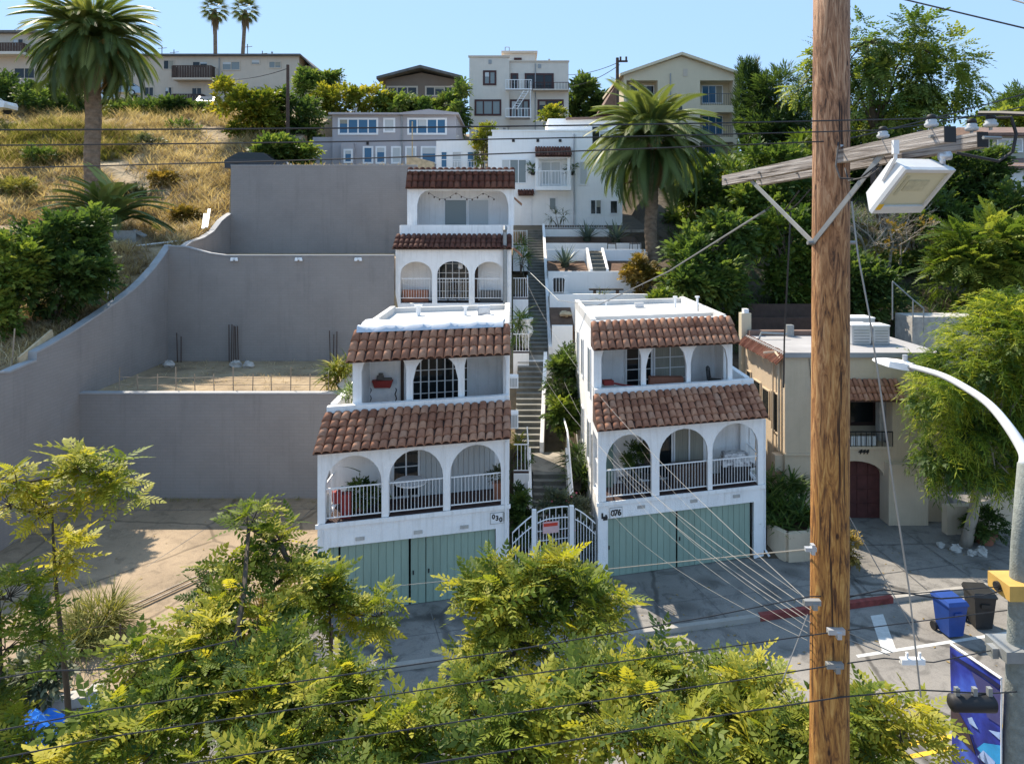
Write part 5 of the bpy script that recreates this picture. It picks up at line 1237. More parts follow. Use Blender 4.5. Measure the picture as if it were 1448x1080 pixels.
def potted(label, p, r, h, fol, lf='lf_mid', pot='terracotta', tm=None, n=260, size=.3):
    t = thing('potted_plant', label, 'potted plant', p, 'potted plants'); b = MB(); b.lathe(p, [(r*.7,0),(r,h*.85),(r*1.1,h*.86),(r*1.1,h),(r*.9,h)], 12); obj('pot', b, M[pot], t)
    pa_, cs = clumps([((p[0],p[1],p[2]+h+fol[1]*.8),(fol[0],fol[0],fol[1]))], 14, n, tm or T_SPRAY, size, fol[0]*.4); leafmesh('foliage', pa_, M[lf], t); return t
potted('round leafy bush in a clay pot near the cream wall', (16.85,25.2,.02), .36, .38, (.52,.36), 'lf_dark', n=420, size=.26)
potted('golden succulent in a dark pot beside the utility pole and planter', (10.95,23.3,.02), .26, .42, (.42,.36), 'lf_gold', 'darkwood', n=300, size=.24)
for i, (x, y, r_) in enumerate(((15.45,24.6,.22),(15.8,24.3,.16),(16.15,24.3,.2),(15.1,24.9,.15),(16.35,24.6,.14))):
    b = MB(); b.blob((x,y,.08), (r_,r_*.8,r_*.7), i+20, j=.3); tag(obj('rock', b, M['stone'], loc=(x,y,0)), ['large pale rock at the weeping tree foot, beside the trunk','small pale rock at the weeping tree foot, closest to the street','pale rock at the weeping tree foot, toward the clay pot','small pale rock at the weeping tree foot, toward the garage','smallest pale rock at the weeping tree foot, nearest the clay pot'][i], 'rock', 'pale rocks around the tree foot')

# small fittings on the white houses
def fit(name, par, boxes=(), tubes=(), m='white'):
    b = MB()
    for bx in boxes: b.box(*bx)
    for pts, r_ in tubes: b.tube(pts, r_, 7)
    return obj(name, b, M[m], par)
q = Vector(xA(A_W-.1,-.05,0)); fit('downpipe', houseA, tubes=[([q+Vector((0,0,4.7)), q+Vector((0,0,3.0)), q+Vector((0,-.03,2.6)), q+Vector((0,-.03,.1))], .035)])
q = Vector(xB(B_W+.06,.06,0)); fit('downpipe', houseB, tubes=[([q+Vector((0,0,4.7)), q+Vector((0,0,.25)), q+Vector((.12,-.12,.05))], .04)])
q = Vector(xB(-.06,.9,0)); fit('meter_box', houseB, boxes=[(q.x-.12,q.x+.04,q.y-.2,q.y+.2,1.2,1.75)], tubes=[([q+Vector((-.04,0,1.75)), q+Vector((-.04,0,4.4))], .025)], m='steel')
q = Vector(xA(.15,-.04,0)); fit('wall_conduit', houseA, tubes=[([q+Vector((0,0,2.55)), q+Vector((0,0,.1))], .02)])
for hs, xf_, us in ((houseA, xA, (1.2,2.9,4.3)), (houseB, xB, (1.5,3.4,5.0))):
    for u_ in us: q = Vector(xf_(u_,-.012,2.2)); b = MB(); b.cbox(q, .26,.02,.10, thA); obj('vent_slot', b, M['stone'], hs)
# ============================================================ bins
def wheelie(p, rz, m, label, h=1.05, open_=False):
    t = thing('wheelie_bin', label, 'bin', p, 'wheeled bins at the kerb'); c = Vector(p); rm = Matrix.Rotation(rz,3,'Z'); T = lambda x,y,z: c+rm@Vector((x,y,z))
    b = MB(T); a0, a1 = .22, .29
    b.hexa([(-a0,-.24,.06),(a0,-.24,.06),(a0,.24,.06),(-a0,.24,.06),(-a1,-.32,h*.9),(a1,-.32,h*.9),(a1,.32,h*.9),(-a1,.32,h*.9)])
    b.box(-.31,.31,-.34,.34,h*.87,h*.905); b.box(-.12,.12,-.345,-.30,h*.62,h*.72); obj('body', b, M[m], t)
    b = MB(T); k = h*.906
    b.hexa([(-.32,-.36,k),(.32,-.36,k),(.32,.36,k+.02),(-.32,.36,k+.02),(-.28,-.30,k+.09),(.28,-.30,k+.09),(.28,.33,k+.11),(-.28,.33,k+.11)]); obj('lid', b, M[m], t)
    b = MB(T); b.tube([(-.26,.34,h*.86),(-.26,.42,h*.9),(.26,.42,h*.9),(.26,.34,h*.86)], .018, 6); obj('handle', b, M[m], t)
    for s in (-1,1): b = MB(T); b.tube([(s*.25,.26,.12),(s*.32,.26,.12)], .12, 12); obj('wheel', b, M['black'], t)
    return t
bz = -.14
wheelie((wx(1343,19.9),19.9,bz), R(8), 'bluebin', 'blue wheelie bin standing on the sunny road edge')
wheelie((wx(1385,20.3),20.3,bz), R(-6), 'blackbin', 'black wheelie bin right behind the blue one', 1.08)

# ============================================================ utility pole and crossarm
PX, PY = 2.98, 6.6
t = thing('utility_pole', 'tall brown timber utility pole with crossarms, closest to the camera', 'utility pole', (PX, PY, 0)); pole = t
b = MB(); b.tube([(PX-.03+ .003*k, PY, z) for k, z in enumerate((0,2,4,6,7,8,9,10,11,12,13,14.2))], [.185,.182,.178,.175,.172,.170,.168,.166,.164,.162,.160,.157], 28); obj('post', b, M['pole'], t, True)
AL, AR = Vector((2.87,8.80,11.93)), Vector((3.42,5.20,12.05))
dA = (AR-AL).normalized(); nA = Vector((-dA.y, dA.x, 0)).normalized()    # nA points away from the camera's left
def beam(b, p0, p1, w, h):
    d = (p1-p0).normalized(); s = d.cross(Vector((0,0,1))).normalized(); u = s.cross(d)
    s = s*w/2; u = u*h/2
    b.hexa([p0-s-u, p0+s-u, p1+s-u, p1-s-u, p0-s+u, p0+s+u, p1+s+u, p1-s+u])
sL = dA.cross(Vector((0,0,1))).normalized()     # one side of the arm
if sL.x > 0: sL = -sL
for off, l0, l1 in ((.225, 0, 0), (-.225, .0, -.20)):
    b = MB(); beam(b, AL+sL*off+dA*l0, AR+sL*off+dA*l1, .095, .118); arm = obj('crossarm', b, M['arm'], t)
    b = MB()
    for f in (.03,.26,.62,.97): q = AL.lerp(AR,f)+sL*off; b.tube([q-sL*.075, q+sL*.075], .014, 6)
    obj('bolt', b, M['steel'], arm)
    b = MB(); q0 = AR+sL*off+dA*(l1+.001); beam(b, q0, q0+dA*.006, .094, .117); obj('end_cap', b, M['black'], arm)
for off in (.225,):
    for f in (.17,.80):
        b = MB(); q = AL.lerp(AR,f)+sL*off-Vector((0,0,.04)); b.cbox((0,0,0),0,0,0); b = MB(); beam(b, q, Vector((PX,PY,11.22))+sL*off*.82, .012, .045); obj('arm_brace', b, M['steel'], t)
b = MB(); b.tube([Vector((PX,PY,11.22))-sL*.24, Vector((PX,PY,11.22))+sL*.24], .02, 6); obj('through_bolt', b, M['steel'], t)
INS = []
for px, py in ((1247,181),(1303,178),(1316,166),(1377,160),(1403,168),(1188,194)):
    # sit each pin on the nearer or farther arm
    off = .225 if px in (1247,1316,1188) else -.225
    best = min((abs(((AL.lerp(AR,k/60)+sL*off).x/(AL.lerp(AR,k/60)+sL*off).y)*1000+724-px), k) for k in range(61))[1]
    p = AL.lerp(AR, best/60)+sL*off+Vector((0,0,.06)); INS.append(p)
    q = thing('insulator', {1247:'grey insulator standing alone midway between pole and lamp',1303:'low insulator on the rear crossarm above the floodlight',1316:'white capped insulator on the end of the front crossarm',1377:'white capped insulator near the rear crossarm tip',1403:'small dark insulator at the rear crossarm tip',1188:'insulator clamped against the pole face'}[px], 'insulator', p, 'insulators on the crossarms')
    b = MB(); b.tube([p, p+Vector((0,0,.03))], .012, 6); obj('pin', b, M['steel'], q)
    b = MB(); b.lathe(p, [(.034,.022),(.047,.03),(.049,.048),(.036,.058),(.040,.07),(.028,.082)], 12); obj('skirt', b, M['ceramic'], q, True)
    b = MB(); b.lathe(p, [(.027,.0825),(.035,.09),(.031,.112),(.018,.12)], 10); obj('cap', b, M['black'], q, True)
# floodlight under the arm
q = thing('floodlight', 'white boxy floodlight hanging under the crossarm', 'floodlight', at(1288,268,5.3))
c = at(1288,268,5.3); wv = Vector((.93,.36,.02)).normalized(); tv = Vector((-.30,.62,-.72)); tv = (tv-wv*tv.dot(wv)).normalized(); nv = wv.cross(tv).normalized()
if nv.y > 0: nv = -nv
LP = lambda a,b_,d: c+wv*a+tv*b_+nv*d
b = MB(LP); Wd, Hd = .255, .215
b.hexa([(-Wd*.8,-Hd*.8,-.15),(Wd*.8,-Hd*.8,-.15),(Wd*.8,Hd*.75,-.15),(-Wd*.8,Hd*.75,-.15),(-Wd,-Hd,0),(Wd,-Hd,0),(Wd,Hd,0),(-Wd,Hd,0)]); obj('housing', b, M['lampgrey'], q)
b = MB(LP); f_ = .03
for r_ in ((-Wd,Wd,-Hd,-Hd+f_),(-Wd,Wd,Hd-.07,Hd),(-Wd,-Wd+f_,-Hd+f_,Hd-.07),(Wd-f_,Wd,-Hd+f_,Hd-.07)): b.box(r_[0],r_[1],r_[2],r_[3],.001,.03)
obj('lens_frame', b, M['lampgrey'], q)
b = MB(LP); b.box(-Wd+f_,Wd-f_,-Hd+f_,Hd-.07,.002,.012); ln = obj('lens', b, M['lens'], q)
b = MB(LP); b.box(-.11,.10,-.10,.0,.0125,.016); b.box(-.16,-.13,-.14,.04,.0125,.015); obj('reflector', b, mat('reflector_metal', (.42,.42,.30), .4, .25, 20), ln)
b = MB(LP); b.box(-Wd*.99,-Wd*.80,Hd*.55,Hd*.8,.031,.036); obj('warning_label', b, M['yellowline'], q)
b = MB(); top = AL.lerp(AR,.86)+sL*.0
b.tube([LP(-Wd*.9,-.02,-.08), LP(-Wd*.95,-Hd*1.0,-.10), LP(-Wd*.95,-Hd*1.0,-.10)+Vector((0,0,.10))], .014, 6); b.cbox(LP(-Wd*.95,-Hd,-.10)+Vector((0,0,.08)), .04,.03,.10); obj('mounting_bracket', b, M['white'], q)
b = MB(); p = LP(.20,-Hd*.95,-.05); b.tube([p, p+Vector((0,0,.05))], .02, 8); b.tube([p+Vector((-.02,0,.055)), p+Vector((.055,0,.065))], .034, 10); obj('photocell', b, M['alu'], q, True)
b = MB(); p0 = LP(-Wd,-.05,-.05)
for k in range(4): cc = at(1241,254,5.7); b.tube([cc+Vector((.028*math.sin(a)*(1+.1*k), .01*k, .085*math.cos(a)*(1+.06*k))) for a in [2*math.pi*i/16+.3*k for i in range(16)]], .006, 5)
tag(obj('cable_coil', b, M['cable'], loc=tuple(at(1241,254,5.7))), 'coil of black cable hanging beside the floodlight', 'cable')

# ============================================================ street lamp with banner
SX, SY = 5.02, 7.05
t = thing('street_lamp', 'grey street lamp post with long curved arm over the street', 'street lamp', (SX, SY, 0))
b = MB(); b.tube([(SX-.03,SY,0),(SX-.015,SY,4),(SX,SY,6),(SX+.06,SY,8.2),(SX+.11,SY,9.0)], [.14,.135,.118,.092,.078], 18); obj('post', b, M['lamp_conc'], t, True)
arm = [(SX+.11,SY,8.98), tuple(at(1449,640,7.3)), tuple(at(1425,602,7.6)), tuple(at(1398,571,8.0)), tuple(at(1365,548,8.5)), tuple(at(1330,530,9.1)), tuple(at(1288,518,9.8))]
AP = [Vector(p) for p in arm]; SP = []
for i in range(len(AP)-1):
    p0, p1, p2, p3 = AP[max(i-1,0)], AP[i], AP[i+1], AP[min(i+2,len(AP)-1)]
    for k in range(6): f = k/6; SP.append(.5*((2*p1)+(p2-p0)*f+(2*p0-5*p1+4*p2-p3)*f*f+(3*p1-p0-3*p2+p3)*f**3))
SP.append(AP[-1])
b = MB(); b.tube(SP, list(np.interp(np.linspace(0,6,len(SP)), range(7), [.075,.060,.050,.044,.041,.038,.037])), 14); obj('curved_arm', b, M['lampgrey'], t, True)
h0 = at(1289,519,9.8); h1 = at(1237,508,10.3); hd = (h1-h0)
b = MB(); sv = Vector((0,1,0)); sv = (sv-hd.normalized()*hd.normalized().dot(sv)).normalized(); uv = sv.cross(hd.normalized()); 
if uv.z < 0: uv = -uv
prof = [(0,.05,.05,.05),(.12,.10,.075,.05),(.4,.16,.07,.04),(.75,.15,.05,.02),(1.0,.06,.02,.01)]; vs = []
for f, wd, up, dn in prof:
    p = h0+hd*f; vs += [p-sv*wd-uv*dn, p-sv*wd*.9+uv*up*.6, p+uv*up, p+sv*wd*.9+uv*up*.6, p+sv*wd-uv*dn]
fs = [(i*5+k, i*5+(k+1)%5, (i+1)*5+(k+1)%5, (i+1)*5+k) for i in range(4) for k in range(5)] + [(4,3,2,1,0),(20,21,22,23,24)]
b.add(vs, fs); hdn = obj('lamp_head', b, M['white'], t)
b = MB(); p = h0+hd*.18+uv*.08; b.tube([p,p+Vector((0,0,.07))], .035, 8); obj('photocell', b, M['alu'], hdn)
b = MB(); p = h0+hd*.02; b.tube([p-hd*.06,p+hd*.08], .062, 10); obj('arm_collar', b, M['steel'], t)
q = thing('pole_clamp', 'ochre box clamp on the lamp post where the cable ends', 'clamp', (SX,SY,7.75)); z = wz(828,SY); b = MB(); b.box(SX-.17,SX+.17,SY-.16,SY+.16,z-.075,z+.075); obj('block', b, M['yellowbox'], q); b = MB(); b.tube([(SX-.20,SY,z),(SX-.165,SY,z)], .045, 10); obj('cable_boot', b, M['black'], q)
z = wz(917,SY); b = MB(); b.box(SX-.20,SX+.17,SY-.16,SY+.16,z-.05,z+.06); b.box(SX-.26,SX-.2,SY-.05,SY+.05,z-.07,z+.03); tag(obj('cable_bracket', b, M['steel'], loc=(SX,SY,z)), 'dark grey bracket on the lamp post above the banner', 'bracket')
z = wz(1008,SY)
q = thing('splice_case', 'black horizontal splice case slung from a cable across the banner', 'splice case', (wx(1375,6.7),6.7,wz(995,6.7))); b = MB(); b.tube([at(1342,993,6.72),at(1346,993,6.72),at(1404,994,6.72),at(1408,994,6.72)], [.04,.078,.078,.04], 14); obj('case', b, M['black'], q, True)
b = MB()
for px in (1353,1378,1399): p = at(px,979,6.72); b.box(p.x-.02,p.x+.02,p.y-.02,p.y+.02,p.z-.03,p.z+.05)
obj('hanger', b, M['steel'], q)
# banner: hung towards the far side of the post
q = thing('street_banner', 'blue illustrated banner hanging from the lamp post', 'banner', (SX-.14,SY,5.5))
bx0 = Vector((SX-.155,SY-.02,0)); bx1 = Vector((wx(1345,7.75),7.75,0)); zt0, zt1 = wz(960,SY), wz(913,7.75); zb = 4.6
def bp(f, g_, o=0): p = bx0.lerp(bx1,f); p.z = (zt0+(zt1-zt0)*f)*(1-g_)+zb*g_; d = (bx1-bx0).normalized(); return p+Vector((d.y,-d.x,0))*(o) + Vector((d.y,-d.x,0))*.012*math.sin(f*5+g_*6)
def banner_mat():
    m, nt, bs = nodes('banner_cloth'); L = nt.links; co = coords(nt, (1,1,1)); n = N(nt,'ShaderNodeTexNoise',Scale=3.2,Detail=4); L.new(co,n.inputs['Vector'])
    r = ramp(nt, n.outputs['Fac'], [(.30,(.008,.012,.10)),(.5,(.02,.035,.30)),(.68,(.05,.11,.55))]); L.new(r.outputs[0],bs.inputs['Base Color']); bs.inputs['Roughness'].default_value = .55; return m
def patch(name, quad, m, o, par, nf=6, ng=10):
    b = MB(); vs = []
    for i in range(nf+1):
        for j in range(ng+1):
            f, g_ = i/nf, j/ng
            a = [quad[0][k]*(1-f)+quad[1][k]*f for k in (0,1)]; c_ = [quad[3][k]*(1-f)+quad[2][k]*f for k in (0,1)]
            vs.append(bp(a[0]*(1-g_)+c_[0]*g_, (a[1]*(1-g_)+c_[1]*g_)*(.42 if par.name.startswith('cloth') else 1), o))
    fs = [(i*(ng+1)+j, i*(ng+1)+j+1, (i+1)*(ng+1)+j+1, (i+1)*(ng+1)+j) for i in range(nf) for j in range(ng)]
    n0 = len(vs); d = (bx1-bx0).normalized(); nn = Vector((d.y,-d.x,0))
    b.add(vs + [v-nn*.004 for v in vs], fs + [tuple(k+n0 for k in f)[::-1] for f in fs]); return obj(name, b, m, par)
cl = patch('cloth', [(0,0),(1,0),(1,1),(0,1)], banner_mat(), 0, q, 8, 16)
dk = mat('banner_brown', (.045,.03,.04), .6, .3, 5); cy = mat('banner_cyan', (.03,.28,.62), .6, .3, 4); lt = mat('banner_pale', (.30,.42,.72), .6, .3, 6); nv_ = mat('banner_navy', (.01,.012,.06), .6, .3, 5)
for quad, mm in (([(1,.62),(.62,.78),(.45,1),(1,1)],dk), ([(0,.05),(.96,.07),(.92,.11),(.03,.10)],nv_), ([(.0,.68),(.30,.80),(.42,.92),(0,.99)],cy), ([(.52,.62),(.40,.70),(.56,.71),(.60,.67)],lt), ([(.10,.58),(.02,.55),(.02,.63),(.22,.62)],lt), ([(.0,.12),(.55,.12),(.25,.5),(.0,.48)],mat('banner_violet',(.05,.05,.16),.6,.3,4)), ([(.30,.88),(.1,.90),(.08,1),(.40,1)],lt)):
    patch('banner_motif', quad, mm, -.008 if mm is not lt else -.013, cl, 3, 3)
b = MB(); b.tube([bx0+Vector((0,0,zt0+.02)), bx1+Vector((0,0,zt1+.02))], .014, 6); obj('banner_arm', b, M['white'], q)
b = MB(); b.tube([bx0+Vector((.0,0,zt0)), bx0+Vector((0,0,zb))], .008, 5); obj('edge_rope', b, M['white'], q)

# ============================================================ wires
def wire(label, pts, r=.009, m='cable', sag=0, name='cable', group=None, n=14):
    pts = [Vector(p) for p in pts]; P = []
    for a, c in zip(pts, pts[1:]):
        for k in range(n): f = k/n; p = a.lerp(c, f); p.z -= sag*4*f*(1-f); P.append(p)
    P.append(pts[-1]); b = MB(); b.tube(P, r, 5)
    return tag(obj(name, b, M[m], loc=tuple(pts[0])), label, 'cable', group)
PW = 'overhead power lines on the crossarm'
wire('topmost power line crossing the dry hillside, on the front crossarm tip', [at(-40,184,4.3), INS[2]+Vector((0,0,.09)), at(1500,150,5.9)], .0055, group=PW, sag=.02)
wire('middle power line crossing the dry hillside, below the topmost line', [at(-40,206,5.1), INS[0]+Vector((0,0,.09)), at(1500,140,6.8)], .0055, group=PW, sag=.02)
wire('lowest of the power lines crossing the palm trunk and hillside', [at(-40,239,6.9), INS[5]+Vector((0,0,.09)), at(1500,118,7.7)], .0065, group=PW, sag=.02)
wire('thin power line high in the clear sky, long diagonal', [at(1255,-6,9), at(1460,43,8)], .010)
wire('thin power line cutting the top corner of the sky', [at(1405,-8,9), at(1460,8,8)], .010)
wire('thick black cable dropping in a loop past the rear crossarm tip', [at(1395,167,5.4), at(1430,166,5.3), at(1437,190,5.3), at(1432,215,5.3), at(1412,228,5.3), at(1380,222,5.3), at(1352,216,5.3)], .012, n=5)
wire('heavy black cable leaving the rear crossarm tip', [at(1385,160,5.4), at(1415,160,5.2), at(1460,162,4.9)], .016, n=5)
wire('black cable looping from the pole insulator down to the floodlight', [INS[5]+Vector((0,0,.1)), at(1182,235,6.1), at(1188,252,6.0), at(1215,254,5.9), at(1243,232,5.7)], .008, n=6)
wire('second black cable loop below the crossarm beside the floodlight', [at(1195,238,6.2), at(1200,256,6.0), at(1228,250,5.7), at(1244,238,5.6)], .007, n=6)
wire('grey service drop from crossarm brace down to the brown-tiled house', [at(1082,298,8.2), at(945,384,14), at(845,432,24), at(790,425,31), at(736,372,36.2)], .014, n=8, m='steel')
wire('tangle of black tails hanging from the service drop end', [at(1082,298,8.2), at(1095,288,8.2), at(1105,295,8.1), at(1116,312,8.1), at(1108,300,8.1), at(1130,270,7.8)], .009, n=5)
wire('black splice tail below the crossarm end', [at(1095,288,8.2), at(1100,304,8.2), at(1118,296,8.0), at(1128,288,7.6), at(1146,268,7.0)], .007, n=5)
wire('dark cable hanging straight down before the green hillside', [at(1118,300,8.0), at(1115,360,8.0), at(1112,420,8.1), at(1109,480,8.2), at(1108,548,8.3)], .010, n=6)
wire('grey cable running down the pole flank across the roof units', [at(1204,285,6.35), at(1213,360,6.3), at(1229,445,6.3), at(1246,560,6.3), at(1262,680,6.3), at(1285,830,6.3), at(1302,985,6.3)], .008, m='steel', n=6)
TC = 'communication cables between pole and lamp post'
wire('black messenger cable with white clips reaching the ochre clamp', [at(-300,1090,4.5), at(155,1002,5.1), at(724,919,5.8), at(1000,872,6.2), at(1145,843,6.45), at(1200,842,6.6), at(1300,838,6.8), at(1425,828,SY)], .0052, group=TC, n=8)
wire('thick black cable bundle above the blue bins', [at(1190,846,6.6), at(1250,833,6.7), at(1330,846,6.8), at(1390,842,6.9), at(1432,830,SY)], .0075, group=TC, n=8)
wire('black cable crossing the pole at the grey clamp', [at(-300,1130,4.5), at(155,1041,5.1), at(724,956,5.8), at(1000,918,6.2), at(1180,893,6.42), at(1460,858,7.3)], .005, group=TC, n=10)
wire('black cable bundle sagging to the dark lamp post bracket', [at(-300,1190,4.5), at(155,1096,5.1), at(724,1008,5.8), at(1000,968,6.2), at(1180,940,6.42), at(1250,930,6.6), at(1320,936,6.8), at(1408,918,SY)], .0055, group=TC, n=8)
wire('lowest thick cable bundle carrying the splice case', [at(155,1150,5.1), at(724,1060,5.8), at(1000,1014,6.2), at(1190,985,6.42), at(1300,975,6.6), at(1400,980,6.75), at(1460,976,7.1)], .0065, group=TC, n=8)
wire('black limb-thick cable crossing the low corner of the lot', [at(-20,962,6.5), at(60,948,6.6), at(150,946,6.7), at(330,905,6.9)], .007, n=8)
wire('pale rope running level from the pole to the garage fronts', [at(1146,776,6.5), at(1060,784,9), at(840,806,14), at(640,820,17), at(520,832,18.5)], .0065, 'cable_white', n=8)
for px, py, w_ in ((1146,776,0),): b = MB(); p = at(px,py,6.45); b.cbox(p, .10,.04,.035); b.cbox(p+Vector((.02,0,0)), .03,.05,.09); tag(obj('rope_cleat', b, M['alu'], loc=tuple(p)), 'small metal cleat holding the pale rope on the pole', 'cleat')
SD = 'thin pale service wires fanning out from the pole'
ends = [((1146,852,6.5),(735,375,37),1.0,'pale service wire climbing farthest up the stairs'), ((1146,862,6.5),(742,480,33),.9,'pale service wire reaching the middle of the stairs'), ((1146,880,6.5),(798,540,27),.8,'pale service wire ending at the flank wall of house 076'),
    ((1142,905,6.5),(846,702,22.4),.35,'pale service wire to the balcony corner of house 076'), ((1142,895,6.5),(858,640,22.6),.5,'pale service wire to the first arch of house 076, lower of three'), ((1142,886,6.5),(860,628,22.6),.4,'pale service wire to the first arch of house 076, middle of three'), ((1142,872,6.5),(866,622,22.7),.35,'pale service wire to the first arch of house 076, upper of three'), ((1142,848,6.5),(905,632,22.8),.3,'pale service wire crossing the first arch pier of house 076')]
for a, c, s, lab in ends: wire(lab, [at(*a), at(*c)], .0023 if c[2] < 25 else .0036, 'cable_white', s, 'service_wire', SD, 18)
for a, c, lab in (((1196,722,6.5),(1300,905,6.6),'pale guy wire slanting past the red kerb'), ((1198,893,6.5),(1262,922,6.6),'pale wire from grey clamp to cable bundle, upper'), ((1198,903,6.5),(1258,926,6.6),'pale wire from grey clamp to cable bundle, lower'), ((1142,868,6.4),(1105,965,6.3),'pale wire slanting down from the pole clamp into leaves')): wire(lab, [at(*a), at(*c)], .005, 'cable_white', .0, 'tie_wire', 'pale tie wires around the pole', 4)
for px, py, mm, lab in ((1148,851,'steel','grey cable clamp on the pole, uppermost of three'), (1182,892,'alu','grey-blue cable clamp on the pole, middle of three'), (1180,940,'steel','dark cable clamp on the pole, lowest of three')):
    b = MB(); p = at(px,py,6.41); b.cbox(p, .15,.05,.045); b.cbox(p+Vector((.02,-.01,-.03)), .04,.05,.06); tag(obj('cable_clamp', b, M[mm], loc=tuple(p)), lab, 'clamp', 'clamps on the pole')
b = MB(); p = at(1290,934,6.65); b.cbox(p, .22,.05,.05); b.cbox(p+Vector((-.05,0,.04)), .02,.02,.08); b.cbox(p+Vector((.07,0,.04)), .02,.02,.08); tag(obj('cable_terminal', b, M['white'], loc=tuple(p)), 'white terminal box hung on the cable bundle', 'terminal box')
# far poles
def far_pole(px, py0, py1, Y, r, label, arm=False):
    t = thing('utility_pole', label, 'utility pole', (wx(px,Y),Y,wz(py1,Y))); x = wx(px,Y); b = MB(); b.tube([(x,Y,wz(py1,Y)),(x,Y,wz(py0,Y))], [r,r*.8], 8); obj('post', b, M['darkwood'], t)
    b = MB(); z = wz(py0+5,Y)
    if arm: b.box(x-.1,x+.9,Y-.06,Y+.06,z-.08,z+.08); b.box(x+.2,x+.35,Y-.08,Y+.08,z+.08,z+.4); b.box(x+.7,x+.85,Y-.08,Y+.08,z+.08,z+.4)
    else:
        for k in range(5): b.box(x-.25,x+.25,Y-.03,Y+.03,z-5-k*.5,z-4.93-k*.5)
    obj('crossarm' if arm else 'step_pegs', b, M['darkwood'], t); return t
far_pole(407,92,210,58,.16,'dark slim pole with pegs behind the grey walls'); far_pole(873,82,190,62,.17,'dark pole with side bracket before the cream gabled block', True)
FW = 'faint lines strung to the dark poles'
wire('thin wire running from the bracketed pole to the beige block, upper', [at(880,86,62), at(804,106,74)], .03, sag=.3, group=FW)
wire('thin wire running from the bracketed pole to the beige block, lower', [at(876,92,62), at(804,122,74)], .03, sag=.4, group=FW)
wire('thin wire from the pegged pole to the long tan block', [at(407,97,58), at(300,110,80)], .03, sag=.5, group=FW)

# roof clutter on the hilltop buildings
def clutter(par, r0, r1, py, Y, n, seed):
    rr_ = random.Random(seed)
    for k in range(n):
        x = wx(rr_.uniform(r0,r1),Y); z = wz(py,Y); b = MB(); y = Y+rr_.uniform(1,4)
        if rr_.random() < .5: b.tube([(x,y,z-.5),(x,y,z+rr_.uniform(.3,.7))], .07, 6); b.tube([(x,y,z+.5),(x,y,z+.62)], .12, 6); obj('roof_vent', b, M['steel'], par)
        else: w_ = rr_.uniform(.3,.6); b.box(x-w_,x+w_,y,y+.7,z-.5,z+rr_.uniform(.25,.6)); obj('roof_unit', b, M['alu'], par)
TH = {o['label']: o for o in COL.objects if o.parent is None and 'label' in o}
for key, a_ in (('tall beige three-storey',(760,800,87,75,4)), ('lavender-grey',(480,560,159,62,4)), ('long low tan',(170,420,78,87,6)), ('white stepped',(705,765,186,52,3)), ('small white flat-roofed',(622,672,197,54,2)), ('tan flat-roofed',(-10,60,45,80,3))):
    for lb, o in list(TH.items()):
        if lb.startswith(key): clutter(o, *a_, seed=len(key))
# drainpipes down the far facades
for key, px, p0_, p1_, Y in (('tall beige three-storey',757,90,190,74.9),('lavender-grey',568,163,232,59.9),('long low tan',310,82,150,84.9),('white stepped',812,190,318,50.9),('cream gabled',948,104,215,71.9)):
    for lb, o in list(TH.items()):
        if lb.startswith(key): b = MB(); b.tube([(wx(px,Y),Y,wz(p0_,Y)),(wx(px,Y),Y,wz(p1_,Y))], .06, 6); obj('drainpipe', b, M['white' if 'white' in key else 'steel'], o)
# ============================================================ cars
def car(p, rz, m, label, s=1.0):
    t = thing('parked_car', label, 'car', p, 'cars parked up the hill'); c = Vector(p); rm = Matrix.Rotation(rz,3,'Z'); T = lambda x,y,z: c+rm@(Vector((x,y,z))*s)
    b = MB(T)
    prof = [(-2.15,.35),(2.15,.35),(2.2,.62),(2.1,.88),(1.25,.98),(.55,1.46),(-1.2,1.5),(-2.0,1.02),(-2.2,.9)]
    b.ext([(x,-.82,z) for x,z in prof], (0,1.64,0)); obj('body', b, M[m], t)
    for sd in (-1,1):
        q = MB(T); y = sd*.825; w_ = [(1.08,1.0),(.5,1.4),(-1.15,1.43),(-1.8,1.04)]; q.ext([(x,y,z) for x,z in w_], (0,sd*.012,0)); obj('window', q, M['glass'], t)
        for x in (-1.35,1.35): q = MB(T); q.tube([(x,sd*.68,.34),(x,sd*.86,.34)], .34, 16); q2 = obj('wheel', q, M['black'], t); q = MB(T); q.tube([(x,sd*.861,.34),(x,sd*.875,.34)], .2, 12); obj('rim', q, M['alu'], q2)
        q = MB(T); q.box(2.12,2.19,sd*.55-.18,sd*.55+.18,.66,.82); obj('headlight', q, M['white'], t)
    for x0,z0,x1,z1 in ((1.2,1.01,.6,1.43),(-1.98,1.06,-1.28,1.46)):
        q = MB(T); k = .03 if x0 > 0 else -.03; q.ext([(x0+k,-.66,z0+.02),(x0+k,.66,z0+.02),(x1+k,.6,z1+.02),(x1+k,-.6,z1+.02)], (k*.3,0,.005)); obj('windscreen' if x0 > 0 else 'rear_window', q, M['glass'], t)
    return t
car((wx(-22,58),58,hgt(wx(-22,58),58)+.9), R(0), 'carwhite', 'white car parked at the dark hedge on the hillside', 1.0)
car((wx(168,76),76,hgt(wx(168,76),76)+1.0), R(200), 'carblue', 'silver-blue car parked behind the big date palm trunk')
car((wx(297,74),74,wz(160,74)), R(100), 'carwhite', 'white car parked below the wooden balconies')
car((wx(366,51.5),51.5,15.0), R(5), 'cardark', 'dark car parked just behind the uppermost grey wall')

